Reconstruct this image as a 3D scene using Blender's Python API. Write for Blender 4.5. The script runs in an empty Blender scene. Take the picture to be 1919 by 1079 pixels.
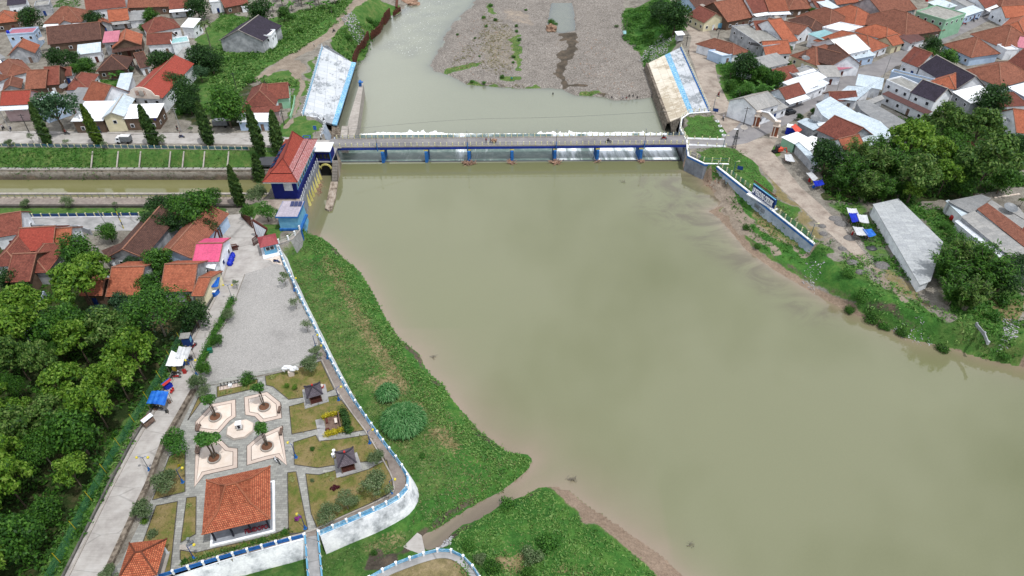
import bpy,math,random
import numpy as np
from mathutils import Vector
rad = math.radians
SC = bpy.context.scene
COL = SC.collection
# ---------------------------------------------------------------- camera, sky, sun
CH,TH,FL,CX,CY = 95.0,rad(40),1270.0,959.5,539.5
cam = bpy.data.cameras.new('camera'); cam.sensor_width = 36; cam.lens = FL / 1919 * 36
cam.clip_start = 0.5; cam.clip_end = 12000
camo = bpy.data.objects.new('camera',cam); COL.objects.link(camo)
camo.location = (0,0,CH); camo.rotation_euler = (rad(90) - TH,0,0); SC.camera = camo
SC.view_settings.view_transform = 'Standard'; SC.view_settings.look = 'None'
SC.view_settings.exposure = 0.28; SC.view_settings.gamma = 1
SUN_EL,SUN_AZ = rad(67),rad(128)          # azimuth clockwise from +Y
W = bpy.data.worlds.new('World'); SC.world = W; W.use_nodes = True
wn,wl = W.node_tree.nodes,W.node_tree.links; wn.clear()
sky = wn.new('ShaderNodeTexSky'); sky.sky_type = 'NISHITA'; sky.sun_disc = False
sky.sun_elevation = SUN_EL; sky.sun_rotation = SUN_AZ; sky.air_density = 1.2; sky.dust_density = 2
wtc = wn.new('ShaderNodeTexCoord')
wno = wn.new('ShaderNodeTexNoise'); wno.inputs['Scale'].default_value = 2.2; wno.inputs['Detail'].default_value = 7; wno.inputs['Roughness'].default_value = .62
wrp = wn.new('ShaderNodeValToRGB'); wrp.color_ramp.elements[0].position = .36; wrp.color_ramp.elements[1].position = .58
wmx = wn.new('ShaderNodeMix'); wmx.data_type = 'RGBA'; wmx.inputs['B'].default_value = (12,12.3,12.8,1)
wbg = wn.new('ShaderNodeBackground'); wbg.inputs['Strength'].default_value = 0.1
wou = wn.new('ShaderNodeOutputWorld')
wl.new(wtc.outputs['Generated'],wno.inputs['Vector']); wl.new(wno.outputs['Fac'],wrp.inputs['Fac'])
wl.new(wrp.outputs['Color'],wmx.inputs['Factor']); wl.new(sky.outputs['Color'],wmx.inputs['A'])
wl.new(wmx.outputs['Result'],wbg.inputs['Color']); wl.new(wbg.outputs['Background'],wou.inputs['Surface'])
sl = bpy.data.lights.new('sun','SUN'); sl.energy = 2.85; sl.angle = rad(1.2); sl.color = (1,.985,.955)
slo = bpy.data.objects.new('sun',sl); COL.objects.link(slo)
sd = Vector((math.cos(SUN_EL) * math.sin(SUN_AZ),math.cos(SUN_EL) * math.cos(SUN_AZ),math.sin(SUN_EL)))
slo.rotation_euler = sd.to_track_quat('Z','Y').to_euler(); slo.location = (60,0,200)

# ---------------------------------------------------------------- survey helpers
ZT = {'A': (0,0,.2085),'B': (380,0,.2085),'C': (760,0,.2085),'D': (1140,0,.2085),'E': (1519,0,.2085),
      'F': (0,200,.2085),'G': (380,200,.2085),'H': (1140,200,.2085),'I': (1519,200,.2085),'K': (0,400,.2085),
      'L': (300,400,.2085),'J': (1519,400,.278),'N': (0,600,.2317),'O': (300,600,.2317),'Q': (600,600,.2317),
      'R': (0,830,.2308),'S': (300,830,.2308),'T': (600,830,.2308),'U': (900,830,.2308),'V': (340,680,.1854),
      'X': (520,680,.16667),'Y': (265,600,.2038),'M': (400,400,.1112),'g': (1380,200,.0649),'k': (1440,210,.139),'.': (0,0,1)}
def P(x,y,z=0.0,t='.'):
    """measured map point: position on the level z seen at that place in the survey photo"""
    o = ZT[t]; x = o[0] + x * o[2]; y = o[1] + y * o[2]
    u,v = (x - CX) / FL,(y - CY) / FL
    dy,dz = math.cos(TH) - v * math.sin(TH),-math.sin(TH) - v * math.cos(TH)
    s = (z - CH) / dz
    return Vector((u * s,dy * s,z))
def PP(s,z=0.0,t='.'):
    """'x,y x,y ...' -> points"""
    r = []
    for w in s.split():
        a,b = w.split(','); r.append(P(float(a),float(b),z,t))
    return r
def XY(pts): return np.array([(p[0],p[1]) for p in pts],float)

# ---------------------------------------------------------------- materials
def lin(c):
    c = c / 255.0
    return c / 12.92 if c <= .04045 else ((c + .055) / 1.055) ** 2.4
KA = .62
def S(r,g,b,k=None):
    k = KA if k is None else k
    return (min(lin(r) * k,.85),min(lin(g) * k,.85),min(lin(b) * k,.85),1)
MATS = {}
class NT:
    def __init__(s,name,rough=.85,spec=.25):
        s.m = bpy.data.materials.new(name); s.m.use_nodes = True; s.n = s.m.node_tree.nodes; s.l = s.m.node_tree.links
        s.b = s.n['Principled BSDF']; s.b.inputs['Roughness'].default_value = rough
        s.b.inputs['Specular IOR Level'].default_value = spec; MATS[name] = s.m
        s.pos = s.n.new('ShaderNodeNewGeometry').outputs['Position']
    def set(s,node,k,v):
        if hasattr(v,'is_output') or hasattr(v,'links'): s.l.new(v,node.inputs[k])
        else: node.inputs[k].default_value = v
    def noise(s,sc,det=5,ro=.55,vec=None,dist=0):
        n = s.n.new('ShaderNodeTexNoise'); n.inputs['Scale'].default_value = sc; n.inputs['Detail'].default_value = det
        n.inputs['Roughness'].default_value = ro; n.inputs['Distortion'].default_value = dist
        s.l.new(vec or s.pos,n.inputs['Vector']); return n.outputs['Fac']
    def voro(s,sc,vec=None,out='Color'):
        n = s.n.new('ShaderNodeTexVoronoi'); n.inputs['Scale'].default_value = sc; s.l.new(vec or s.pos,n.inputs['Vector']); return n.outputs[out]
    def mul(s,vec,v):
        n = s.n.new('ShaderNodeVectorMath'); n.operation = 'MULTIPLY'; s.l.new(vec,n.inputs[0]); n.inputs[1].default_value = v; return n.outputs[0]
    def math(s,op,a,b=None,c=None):
        n = s.n.new('ShaderNodeMath'); n.operation = op
        for i,v in enumerate((a,b,c)):
            if v is None: continue
            if hasattr(v,'links'): s.l.new(v,n.inputs[i])
            else: n.inputs[i].default_value = v
        return n.outputs[0]
    def ramp(s,f,stops,interp='LINEAR'):
        n = s.n.new('ShaderNodeValToRGB'); cr = n.color_ramp; cr.interpolation = interp
        while len(cr.elements) < len(stops): cr.elements.new(.5)
        for e,(p,c) in zip(cr.elements,stops):
            e.position = p; e.color = c if hasattr(c,'__len__') else (c,c,c,1)
        s.l.new(f,n.inputs['Fac']); return n.outputs['Color']
    def mix(s,f,a,b,mode='MIX'):
        n = s.n.new('ShaderNodeMix'); n.data_type = 'RGBA'; n.blend_type = mode
        for k,v in (('Factor',f),('A',a),('B',b)):
            if hasattr(v,'links'): s.l.new(v,n.inputs[k])
            elif k == 'Factor': n.inputs[0].default_value = v
            else: n.inputs[k].default_value = v
        return n.outputs['Result']
    def attr(s,name):
        n = s.n.new('ShaderNodeAttribute'); n.attribute_name = name; return n
    def sep(s,c):
        n = s.n.new('ShaderNodeSeparateColor'); s.l.new(c,n.inputs[0]); return n.outputs
    def bump(s,h,d=.1,st=.5):
        n = s.n.new('ShaderNodeBump'); n.inputs['Distance'].default_value = d; n.inputs['Strength'].default_value = st
        s.l.new(h,n.inputs['Height']); s.l.new(n.outputs[0],s.b.inputs['Normal'])
    def col(s,c):
        if hasattr(c,'links'): s.l.new(c,s.b.inputs['Base Color'])
        else: s.b.inputs['Base Color'].default_value = c
        return s.m
def spread(cols):
    n = len(cols); return [(.32 + .36 * i / max(1,n - 1),c) for i,c in enumerate(cols)]
def mat(name,cols,sc=1.0,rough=.85,spec=.25,big=.12,bigamt=.25,bump=0,fine=0,stretch=None,metal=0):
    """surface in a few shades, mottled at scale sc, with broad weathering"""
    t = NT(name,rough,spec)
    v = t.mul(t.pos,stretch) if stretch else None
    c = t.ramp(t.noise(sc,6,.65,v),spread(cols))
    if bigamt: c = t.mix(bigamt,c,t.ramp(t.noise(big,4),[(.35,.35),(.65,1.15)]),'MULTIPLY')
    if fine: c = t.mix(fine,c,t.ramp(t.noise(sc * 9,3,.7),[(.3,.45),(.7,1.3)]),'MULTIPLY')
    if bump: t.bump(t.noise(sc * 3,5,.7),bump,.6)
    t.b.inputs['Metallic'].default_value = metal
    return t.col(c)
def roofmat(name,c1,c2,cm,bw=.3,bh=.32,stains=None,mort=.03,rough=.8,amt=.6,spec=.2,bump=.03):
    t = NT(name,rough,spec)
    uv = t.n.new('ShaderNodeUVMap').outputs[0]
    b = t.n.new('ShaderNodeTexBrick'); t.l.new(uv,b.inputs['Vector'])
    b.inputs['Scale'].default_value = 1; b.inputs['Brick Width'].default_value = bw; b.inputs['Row Height'].default_value = bh
    b.inputs['Mortar Size'].default_value = mort; b.inputs['Color1'].default_value = c1; b.inputs['Color2'].default_value = c2
    b.inputs['Mortar'].default_value = cm; b.offset = .5 if bw < .6 else .0; b.inputs['Bias'].default_value = 0
    c = b.outputs['Color']
    dark = stains or (.32,.27,.25,1)
    c = t.mix(amt,c,t.ramp(t.noise(.7,8,.72),[(.36,dark),(.56,(1,1,1,1)),(.7,(1.15,1.1,1.05,1))]),'MULTIPLY')
    c = t.mix(.55,c,t.ramp(t.noise(2.6,5,.8),[(.3,.4),(.7,1.4)]),'MULTIPLY'); oi = t.n.new('ShaderNodeObjectInfo'); c = t.mix(.8 if amt > .16 else .15,c,t.ramp(oi.outputs['Random'],[(.0,(.68,.7,.72,1)),(.5,(.95,.95,.95,1)),(1.,(1.12,1.08,1.02,1))]),'MULTIPLY')
    if bump: t.bump(b.outputs['Fac'],bump,.7)
    return t.col(c)
def leafmat(name,cols,trans=.42,rough=.55):
    t = NT(name,rough,.25)
    g = t.n.new('ShaderNodeNewGeometry'); oi = t.n.new('ShaderNodeObjectInfo')
    r = t.math('ADD',t.math('MULTIPLY',g.outputs['Random Per Island'],.62),t.math('MULTIPLY',t.noise(.55,3),.55))
    r = t.math('ADD',t.math('SUBTRACT',r,.1),t.math('MULTIPLY',oi.outputs['Random'],.12))
    c = t.ramp(r,[(.12 + .76 * i / (len(cols) - 1),k) for i,k in enumerate(cols)])
    t.col(c)
    tr = t.n.new('ShaderNodeBsdfTranslucent'); t.l.new(c,tr.inputs['Color'])
    mx = t.n.new('ShaderNodeMixShader'); mx.inputs[0].default_value = trans
    t.l.new(t.b.outputs[0],mx.inputs[1]); t.l.new(tr.outputs[0],mx.inputs[2])
    t.l.new(mx.outputs[0],t.n['Material Output'].inputs['Surface'])
    return t.m

# ---------------------------------------------------------------- object helpers
def tag(o,label=None,cat=None,group=None,kind=None):
    if label: o['label'] = label
    if cat: o['category'] = cat
    if group: o['group'] = group
    if kind: o['kind'] = kind
    return o
def thing(name,loc,label,cat,group=None):
    o = bpy.data.objects.new(name,None); o.location = loc; o.empty_display_size = .5; COL.objects.link(o)
    return tag(o,label,cat,group)
class MB:
    def __init__(s): s.v = []; s.f = []; s.u = []; s.m = []
    def face(s,pts,mi=0,uv=None):
        i = len(s.v); s.v += [tuple(p) for p in pts]; s.f.append(tuple(range(i,i + len(pts)))); s.m.append(mi); s.u.append(uv); return s
    def slab(s,pts,t=.12,mi=0,uvo=None):
        """thick sheet; uv from the first edge (along) and the slope"""
        pts = [Vector(p) for p in pts]; e = (pts[1] - pts[0]).normalized()
        nrm = (pts[1] - pts[0]).cross(pts[2] - pts[1]).normalized()
        w = nrm.cross(e); o = uvo or pts[0]
        if nrm.z < 0: nrm = -nrm
        uv = [((p - o).dot(e),(p - o).dot(w)) for p in pts]
        low = [p - nrm * t for p in pts]
        s.face(pts,mi,uv); s.face(low[::-1],mi,uv[::-1]); n = len(pts)
        for i in range(n):
            j = (i + 1) % n; s.face([pts[i],low[i],low[j],pts[j]],mi,[uv[i],uv[i],uv[j],uv[j]])
        return s
    def prism(s,pts,z0,z1,mi=0,top=True,bot=False):
        n = len(pts); a = sum(pts[i][0] * pts[(i + 1) % n][1] - pts[(i + 1) % n][0] * pts[i][1] for i in range(n))
        if a < 0: pts = pts[::-1]
        lo = [(p[0],p[1],z0) for p in pts]; hi = [(p[0],p[1],z1) for p in pts]
        if top: s.face(hi,mi,[(p[0],p[1]) for p in pts])
        if bot: s.face(lo[::-1],mi)
        for i in range(n):
            j = (i + 1) % n; L = math.dist(lo[i],lo[j]); s.face([lo[i],lo[j],hi[j],hi[i]],mi,[(0,z0),(L,z0),(L,z1),(0,z1)])
        return s
    def box(s,c,d,rz=0,mi=0):
        cs,sn = math.cos(rz),math.sin(rz); hx,hy = d[0] / 2,d[1] / 2
        pts = [(c[0] + x * cs - y * sn,c[1] + x * sn + y * cs) for x,y in ((-hx,-hy),(hx,-hy),(hx,hy),(-hx,hy))]
        return s.prism(pts,c[2],c[2] + d[2],mi,True,True)
    def bar(s,a,b,w,h=None,mi=0):
        """box section between two points"""
        a,b = Vector(a),Vector(b); d = (b - a).normalized(); h = h or w
        up = Vector((0,0,1)) if abs(d.z) < .95 else Vector((0,1,0))
        x = d.cross(up).normalized() * w / 2; y = x.cross(d).normalized() * h / 2
        A = [a - x - y,a + x - y,a + x + y,a - x + y]; B = [b - x - y,b + x - y,b + x + y,b - x + y]
        s.face(A[::-1],mi); s.face(B,mi)
        for i in range(4): j = (i + 1) % 4; s.face([A[i],A[j],B[j],B[i]],mi)
        return s
    def tube(s,pts,rs,n=6,mi=0,cap=True):
        rings = []
        for i,p in enumerate(pts):
            p = Vector(p); a = Vector(pts[max(0,i - 1)]); b = Vector(pts[min(len(pts) - 1,i + 1)]); d = (b - a).normalized()
            up = Vector((0,0,1)) if abs(d.z) < .9 else Vector((0,1,0)); x = d.cross(up).normalized(); y = x.cross(d)
            r = rs[i] if hasattr(rs,'__len__') else rs; k = len(s.v)
            for j in range(n):
                an = 2 * math.pi * j / n; s.v.append(tuple(p + x * (r * math.cos(an)) + y * (r * math.sin(an))))
            rings.append(k)
        for i in range(len(rings) - 1):
            for j in range(n):
                k = (j + 1) % n; s.f.append((rings[i] + j,rings[i] + k,rings[i + 1] + k,rings[i + 1] + j)); s.m.append(mi); s.u.append(None)
        if cap:
            s.f.append(tuple(rings[-1] + j for j in range(n))); s.m.append(mi); s.u.append(None)
            s.f.append(tuple(rings[0] + j for j in range(n))[::-1]); s.m.append(mi); s.u.append(None)
        return s
    def ball(s,c,r,mi=0,nu=8,nv=5,seed=None,jit=0):
        rg = random.Random(seed); r = r if hasattr(r,'__len__') else (r,r,r); k = len(s.v); rr = []
        for i in range(nv + 1):
            ph = math.pi * i / nv
            for j in range(nu):
                th = 2 * math.pi * j / nu; q = 1 + (rg.random() - .5) * jit
                s.v.append((c[0] + r[0] * q * math.sin(ph) * math.cos(th),c[1] + r[1] * q * math.sin(ph) * math.sin(th),c[2] + r[2] * q * math.cos(ph)))
        for i in range(nv):
            for j in range(nu):
                jj = (j + 1) % nu; s.f.append((k + i * nu + j,k + (i + 1) * nu + j,k + (i + 1) * nu + jj,k + i * nu + jj)); s.m.append(mi); s.u.append(None)
        return s
    def mesh(s,name,mats,off=(0,0,0),smooth=False):
        me = bpy.data.meshes.new(name); o = off
        me.from_pydata([(v[0] - o[0],v[1] - o[1],v[2] - o[2]) for v in s.v],[],s.f)
        for m in (mats if isinstance(mats,(list,tuple)) else [mats]): me.materials.append(MATS[m] if isinstance(m,str) else m)
        me.polygons.foreach_set('material_index',s.m)
        if any(u is not None for u in s.u):
            uv = me.uv_layers.new(name='UVMap'); d = []
            for f,u in zip(s.f,s.u):
                for i in range(len(f)): d += (u[i] if u is not None else (0,0))
            uv.data.foreach_set('uv',d)
        if smooth: me.polygons.foreach_set('use_smooth',[True] * len(s.f))
        me.update(); return me
    def build(s,name,mats,parent=None,label=None,cat=None,group=None,kind=None,smooth=False):
        o = bpy.data.objects.new(name,None if not s.f else s.mesh(name,mats,parent_off(parent),smooth))
        COL.objects.link(o)
        if parent: o.parent = parent
        return tag(o,label,cat,group,kind)
def parent_off(p):
    v = Vector((0,0,0))
    while p: v = v + p.location; p = p.parent
    return v
def copy_tree(o,parent=None,keep=True):
    c = o.copy(); COL.objects.link(c); c.parent = parent
    for ch in list(o.children): copy_tree(ch,c)
    return c
def place(proto,loc,rz=0,sc=1,label=None,group=None):
    """first use moves the prototype, later uses copy it with its parts"""
    if proto.get('_used'): o = copy_tree(proto)
    else: o = proto
    proto['_used'] = 1
    o.location = loc; o.rotation_euler = (0,0,rz); o.scale = (sc,sc,sc) if not hasattr(sc,'__len__') else sc
    if label: o['label'] = label
    if group: o['group'] = group
    return o
# ================================================================ MATERIALS
def road_mat(name,cols,joint):
    t = NT(name); c = t.ramp(t.noise(.35,6,.65),spread(cols)); c = t.mix(.35,c,t.ramp(t.noise(.1,5,.7),[(.35,.7),(.65,1.1)]),'MULTIPLY')
    c = t.mix(.3,c,t.ramp(t.noise(1.2,5,.7,t.mul(t.pos,(.25,5,1))),[(.3,.6),(.7,1.25)]),'MULTIPLY')
    v = t.voro(.13,t.mul(t.pos,(.6,1.3,1)),'Distance'); w = t.n.new('ShaderNodeTexVoronoi'); w.feature = 'DISTANCE_TO_EDGE'; w.inputs['Scale'].default_value = .11; t.l.new(t.mul(t.pos,(.45,1.6,1)),w.inputs['Vector'])
    c = t.mix(joint,c,t.ramp(w.outputs['Distance'],[(.0,.35),(.012,1.)]),'MULTIPLY'); return t.col(c)
road_mat('concrete',[S(170,164,160),S(192,187,182),S(206,202,198)],.45)
road_mat('concrete_grey',[S(150,150,150),S(174,173,173),S(192,190,190)],.6)
mat('concrete_dark',[S(85,83,80),S(110,108,104),S(130,127,120)],.8,fine=.3)
mat('asphalt',[S(138,135,137),S(152,149,150),S(165,161,160)],.25,bigamt=.3,fine=.15)
mat('asphalt_dark',[S(88,90,96),S(98,100,105)],.5,fine=.15)
mat('dirt_road',[S(150,136,124),S(172,158,146),S(190,178,165),S(165,150,138)],.3,bigamt=.3,fine=.3)
t = NT('cobble'); c = t.ramp(t.voro(8),[(.1,S(158,156,153)),(.5,S(174,171,168)),(.9,S(190,187,183))])
c = t.mix(.35,c,t.ramp(t.noise(.1,7,.75),[(.36,.55),(.44,.95),(.62,1.15)]),'MULTIPLY'); c = t.mix(.45,c,t.ramp(t.noise(3,5,.8),[(.3,.5),(.7,1.3)]),'MULTIPLY'); t.col(c); t.bump(t.voro(8,out='Distance'),.02)
t = NT('paver'); b = t.n.new('ShaderNodeTexBrick'); t.l.new(t.pos,b.inputs['Vector']); b.inputs['Scale'].default_value = 1
b.inputs['Brick Width'].default_value = .8; b.inputs['Row Height'].default_value = .4; b.inputs['Mortar Size'].default_value = .015
b.inputs['Color1'].default_value = S(150,150,146); b.inputs['Color2'].default_value = S(178,178,172); b.inputs['Mortar'].default_value = S(120,118,112)
t.col(t.mix(.35,b.outputs['Color'],t.ramp(t.noise(.25,6,.7),[(.35,.6),(.62,1.15)]),'MULTIPLY'))
mat('promenade',[S(140,128,120),S(160,148,140),S(172,162,152)],1.2,bigamt=.4,fine=.25)
mat('cream_stone',[S(232,212,196),S(242,226,212),S(248,236,226)],.5,bigamt=.18,fine=.1)
mat('pink_stone',[S(218,198,184),S(230,212,200)],.8,bigamt=.2,fine=.12)
mat('line_dark',[S(95,85,80),S(120,108,100)],2)
mat('kerb',[S(165,158,150),S(200,192,184)],.8,fine=.3)
mat('kerb_dark',[S(70,66,62),S(100,95,88)],.8,fine=.3)
mat('white_paint',[S(215,218,222,.82),S(236,238,242,.85),S(246,247,250,.88)],.7,bigamt=.15,fine=.1)
mat('white_old',[S(150,154,158,.8),S(205,209,214,.75),S(236,238,242,.8),S(246,248,250,.84),S(248,250,252,.86)],.35,bigamt=.2,fine=.25)
def slabmat(name,cols,dirt,st):
    t = NT(name); uv = t.n.new('ShaderNodeUVMap').outputs[0]; b = t.n.new('ShaderNodeTexBrick'); t.l.new(uv,b.inputs['Vector']); b.offset = 0; b.inputs['Scale'].default_value = 1; b.inputs['Brick Width'].default_value = 3.2; b.inputs['Row Height'].default_value = 2.6; b.inputs['Mortar Size'].default_value = .05
    b.inputs['Color1'].default_value = cols[0]; b.inputs['Color2'].default_value = cols[1]; b.inputs['Mortar'].default_value = cols[2]
    g = t.ramp(t.math('MULTIPLY',t.noise(.9,7,.75,t.mul(t.pos,st)),t.noise(.13,3)),[(.2,(1,1,1,1)),(.25,(1,1,1,1)),(.31,dirt)])
    c = t.mix(.85,b.outputs['Color'],g,'MULTIPLY'); return t.col(t.mix(.25,c,t.ramp(t.noise(3,5,.8),[(.3,.6),(.7,1.2)]),'MULTIPLY'))
slabmat('white_slab',(S(236,240,246,.56),S(224,230,236,.54),S(186,192,198,.5)),(.42,.44,.45,1),(1.3,.5,.4))
slabmat('sand_slab',(S(240,232,216,.68),S(230,220,202,.66),S(200,188,170,.6)),(.6,.55,.48,1),(.5,1.3,.4))
mat('grey_wall',[S(120,124,132),S(150,155,164),S(170,174,182)],.5,bigamt=.25,fine=.15)
mat('blue_wall_pale',[S(150,165,182),S(178,192,208),S(200,210,222)],.5,bigamt=.25,fine=.12)
mat('stone_wall',[S(70,62,55),S(115,104,92),S(150,138,124),S(170,160,145)],1.3,fine=.5,bump=.1)
mat('stained_wall',[S(96,86,76),S(160,144,128),S(192,178,163),S(204,192,180)],.55,fine=.35,stretch=(1.8,1,.35))
mat('blue_paint',[S(28,90,165),S(40,112,190),S(60,132,205)],1.1,bigamt=.2)
mat('blue_dark',[S(18,30,110),S(25,40,135)],.8)
mat('navy',[S(25,55,120),S(30,70,140)],.8)
mat('blue_light',[S(100,170,215),S(135,200,230)],.8,bigamt=.3)
mat('blue_worn',[S(70,145,200,.75),S(110,175,215,.75),S(160,205,232,.75),S(200,225,240,.8)],1.6,bigamt=.3,fine=.5)
mat('teal_rail',[S(30,90,110),S(45,110,135)],1)
mat('yellow_pale',[S(222,215,150),S(238,234,190),S(244,242,215)],1.5,bigamt=.15)
mat('yellow',[S(225,205,70),S(240,222,95)],1.5)
mat('yellow_pier',[S(190,180,100),S(225,214,128),S(236,226,150)],.9,bigamt=.3)
mat('red_sign',[S(95,12,28),S(120,15,35)],1)
mat('metal_grey',[S(110,115,120),S(140,145,150)],2,.5,.5)
mat('metal_dark',[S(40,42,46),S(60,62,66)],2,.5,.5)
mat('rust',[S(70,42,34),S(105,62,48),S(125,80,62)],1.4,fine=.5)
mat('wood',[S(110,88,78),S(140,115,102),S(160,138,124)],1.5,fine=.3)
mat('wood_pale',[S(170,150,125),S(195,178,152)],1.5,fine=.3)
mat('brown_metal',[S(88,46,38),S(110,60,50)],2)
mat('bark',[S(70,60,50),S(105,92,78),S(135,122,105)],2,fine=.4)
mat('bark_pale',[S(120,112,100),S(160,152,138)],2,fine=.4)
mat('brown_soil',[S(105,72,52),S(135,95,72)],1.5,fine=.4)
mat('brick',[S(150,88,62),S(180,112,84)],2.5,fine=.4)
mat('glass',[S(22,28,36),S(38,46,56)],.5,.15,.6)
mat('shade_paint',[S(22,22,24),S(40,40,42)],1)  # near-black colour standing in for shade inside gaps and openings
mat('tyre',[S(22,22,24),S(36,36,38)],3)
mat('plastic_red',[S(190,40,40),S(205,60,55)],1,.45)
mat('plastic_green',[S(20,105,85),S(30,125,100)],1,.45)
mat('tarp_blue',[S(20,85,185),S(32,110,215),S(60,140,232)],.9,.5,bump=.1)
mat('tarp_deep',[S(15,30,150),S(25,50,200),S(30,70,220)],1.4,.45,bump=.1)
mat('tarp_orange',[S(215,80,60),S(238,100,78)],.8,.5,bump=.05)
mat('tarp_white',[S(205,208,212),S(238,240,244)],1.2,.6,bump=.08)
mat('solar',[S(30,40,85),S(45,58,110)],1,.2,.6)
mat('skin',[S(120,80,60),S(140,95,72)],3)
mat('cloth_dark',[S(30,32,45),S(50,50,62)],3)
mat('cloth_pale',[S(190,185,190),S(215,210,215)],3)
mat('cloth_red',[S(120,30,40),S(150,45,50)],3)
mat('cloth_teal',[S(40,170,190),S(60,190,205)],3)
mat('trash',[S(90,85,85),S(150,148,150),S(200,200,205),S(232,232,236),S(140,140,150)],2.2,fine=.5,bump=.2)
mat('debris',[S(130,98,80),S(175,140,118),S(205,175,150)],2,fine=.5)
mat('render_grey',[S(135,138,142,.8),S(168,171,176,.82),S(192,194,198,.85)],.6,bigamt=.3,fine=.2)
mat('wall_white',[S(205,208,214,.85),S(228,232,238,.9),S(240,242,246,.92)],.6,bigamt=.25,fine=.1)
mat('wall_blue',[S(165,188,215,.85),S(188,208,232,.88)],.6,bigamt=.25)
mat('wall_cream',[S(210,202,168,.82),S(228,220,190,.85)],.6,bigamt=.25)
mat('wall_green',[S(150,205,170),S(175,222,190)],.6,bigamt=.2)
mat('wall_brown',[S(110,90,76),S(135,112,95)],.6,bigamt=.3,fine=.3)
mat('wall_pink',[S(200,170,172),S(220,195,196)],.6,bigamt=.2)
mat('purple_flower',[S(140,40,140),S(170,70,165)],3)
TC = {'o': ('roof_orange',S(208,126,94),S(190,108,80),S(140,84,66)),'t': ('roof_terracotta',S(180,116,92),S(154,96,78),S(110,76,64)),
      'r': ('roof_red',S(168,98,82),S(146,82,70),S(106,66,58)),'b': ('roof_brown',S(132,94,82),S(108,76,68),S(74,56,50)),
      'd': ('roof_slate',S(84,74,92),S(66,60,76),S(42,38,48)),'h': ('roof_hall',S(196,92,76),S(182,80,66),S(130,60,52))}
for k,(n,a,b_,c_) in TC.items(): roofmat(n,a,b_,c_,.3,.34,amt=.12 if k == 'h' else .42)
roofmat('roof_pavilion',S(228,138,100),S(190,98,68),S(120,68,50),.28,.3,amt=.3,mort=.035)
roofmat('roof_power',S(186,88,70),S(172,76,62),S(120,56,50),.4,.4,amt=.1)
roofmat('roof_power_worn',S(214,168,168),S(188,120,118),S(150,80,78),.3,.4,amt=.15)
roofmat('roof_hut',S(122,114,124),S(104,96,106),S(76,70,80),.25,.2,amt=.2)
SHEETS = {'w': ('sheet_white',S(244,248,254,.8),S(230,236,244,.8)),'s': ('sheet_silver',S(206,220,230,.74),S(190,206,218,.74)),'g': ('sheet_grey',S(172,172,172),S(150,152,154)),
          'p': ('sheet_pink',S(214,130,150),S(196,112,134)),'P': ('sheet_rose',S(232,92,140),S(214,78,126)),'c': ('sheet_cyan',S(150,208,214),S(176,220,224)),
          'B': ('sheet_brown',S(106,62,56),S(88,50,46)),'R': ('sheet_red',S(178,72,78),S(166,64,70)),'F': ('sheet_asbestos',S(196,200,202,.7),S(176,180,184,.7)),'f': ('slab_flat',S(158,158,154),S(176,176,172)),'l': ('sheet_lilac',S(206,196,208),S(190,182,196))}
for k,(n,a,b_) in SHEETS.items(): roofmat(n,a,b_,tuple(x * .72 for x in a[:3]) + (1,),1.0,2.4,stains=(.62,.6,.58,1),mort=.03,rough=.6,amt=.3 if k != 'f' else .8,spec=.4,bump=.01)
RM = {k: v[0] for k,v in list(TC.items()) + list(SHEETS.items())}; RM['v'] = 'roof_pavilion'; RM['q'] = 'roof_hut'
mat('ridge_cap',[S(140,96,78),S(176,128,106)],2,fine=.3)
# leaves
leafmat('leaf_teak',[S(42,76,22),S(72,116,32),S(102,148,42),S(132,174,56),S(160,194,84)],.42)
leafmat('leaf_teak_dull',[S(42,72,30),S(64,102,42),S(90,132,54),S(120,156,70),S(146,170,96)])
leafmat('leaf_mid',[S(32,68,24),S(54,100,34),S(80,132,44),S(108,158,58)])
leafmat('leaf_dark',[S(22,50,24),S(38,74,32),S(56,98,42),S(82,122,56)])
leafmat('leaf_blue',[S(30,60,38),S(48,86,54),S(72,112,72),S(110,145,105)])
leafmat('leaf_cypress',[S(40,66,36),S(60,94,44),S(84,120,54),S(116,146,74)])
leafmat('leaf_cypress_light',[S(50,80,24),S(78,112,32),S(110,142,44),S(140,165,64)])
leafmat('leaf_olive',[S(60,86,52),S(94,122,76),S(126,150,100),S(158,174,132)])
leafmat('leaf_reed',[S(40,96,46),S(68,132,66),S(98,160,90),S(138,186,122)])
leafmat('leaf_bright',[S(44,88,30),S(64,120,42),S(88,146,54),S(118,168,74)])
leafmat('leaf_lush',[S(62,112,46),S(88,140,60),S(114,160,76),S(146,178,98)],.3)
leafmat('leaf_yellow',[S(120,125,20),S(180,170,30),S(225,210,50),S(240,228,80)])
leafmat('leaf_variegated',[S(120,140,70),S(180,190,110),S(215,215,160)])
leafmat('leaf_maroon',[S(70,24,36),S(95,34,48),S(120,50,60)])
leafmat('leaf_palm',[S(44,66,34),S(74,98,50),S(110,130,74),S(150,160,110)])
leafmat('leaf_grass',[S(60,98,44),S(84,124,58),S(112,144,78),S(140,156,98)],.25)
leafmat('leaf_grass_dry',[S(84,100,50),S(112,118,66),S(146,138,92),S(165,150,110)],.25)
leafmat('petal_pink',[S(190,60,90),S(220,100,130)])

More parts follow.
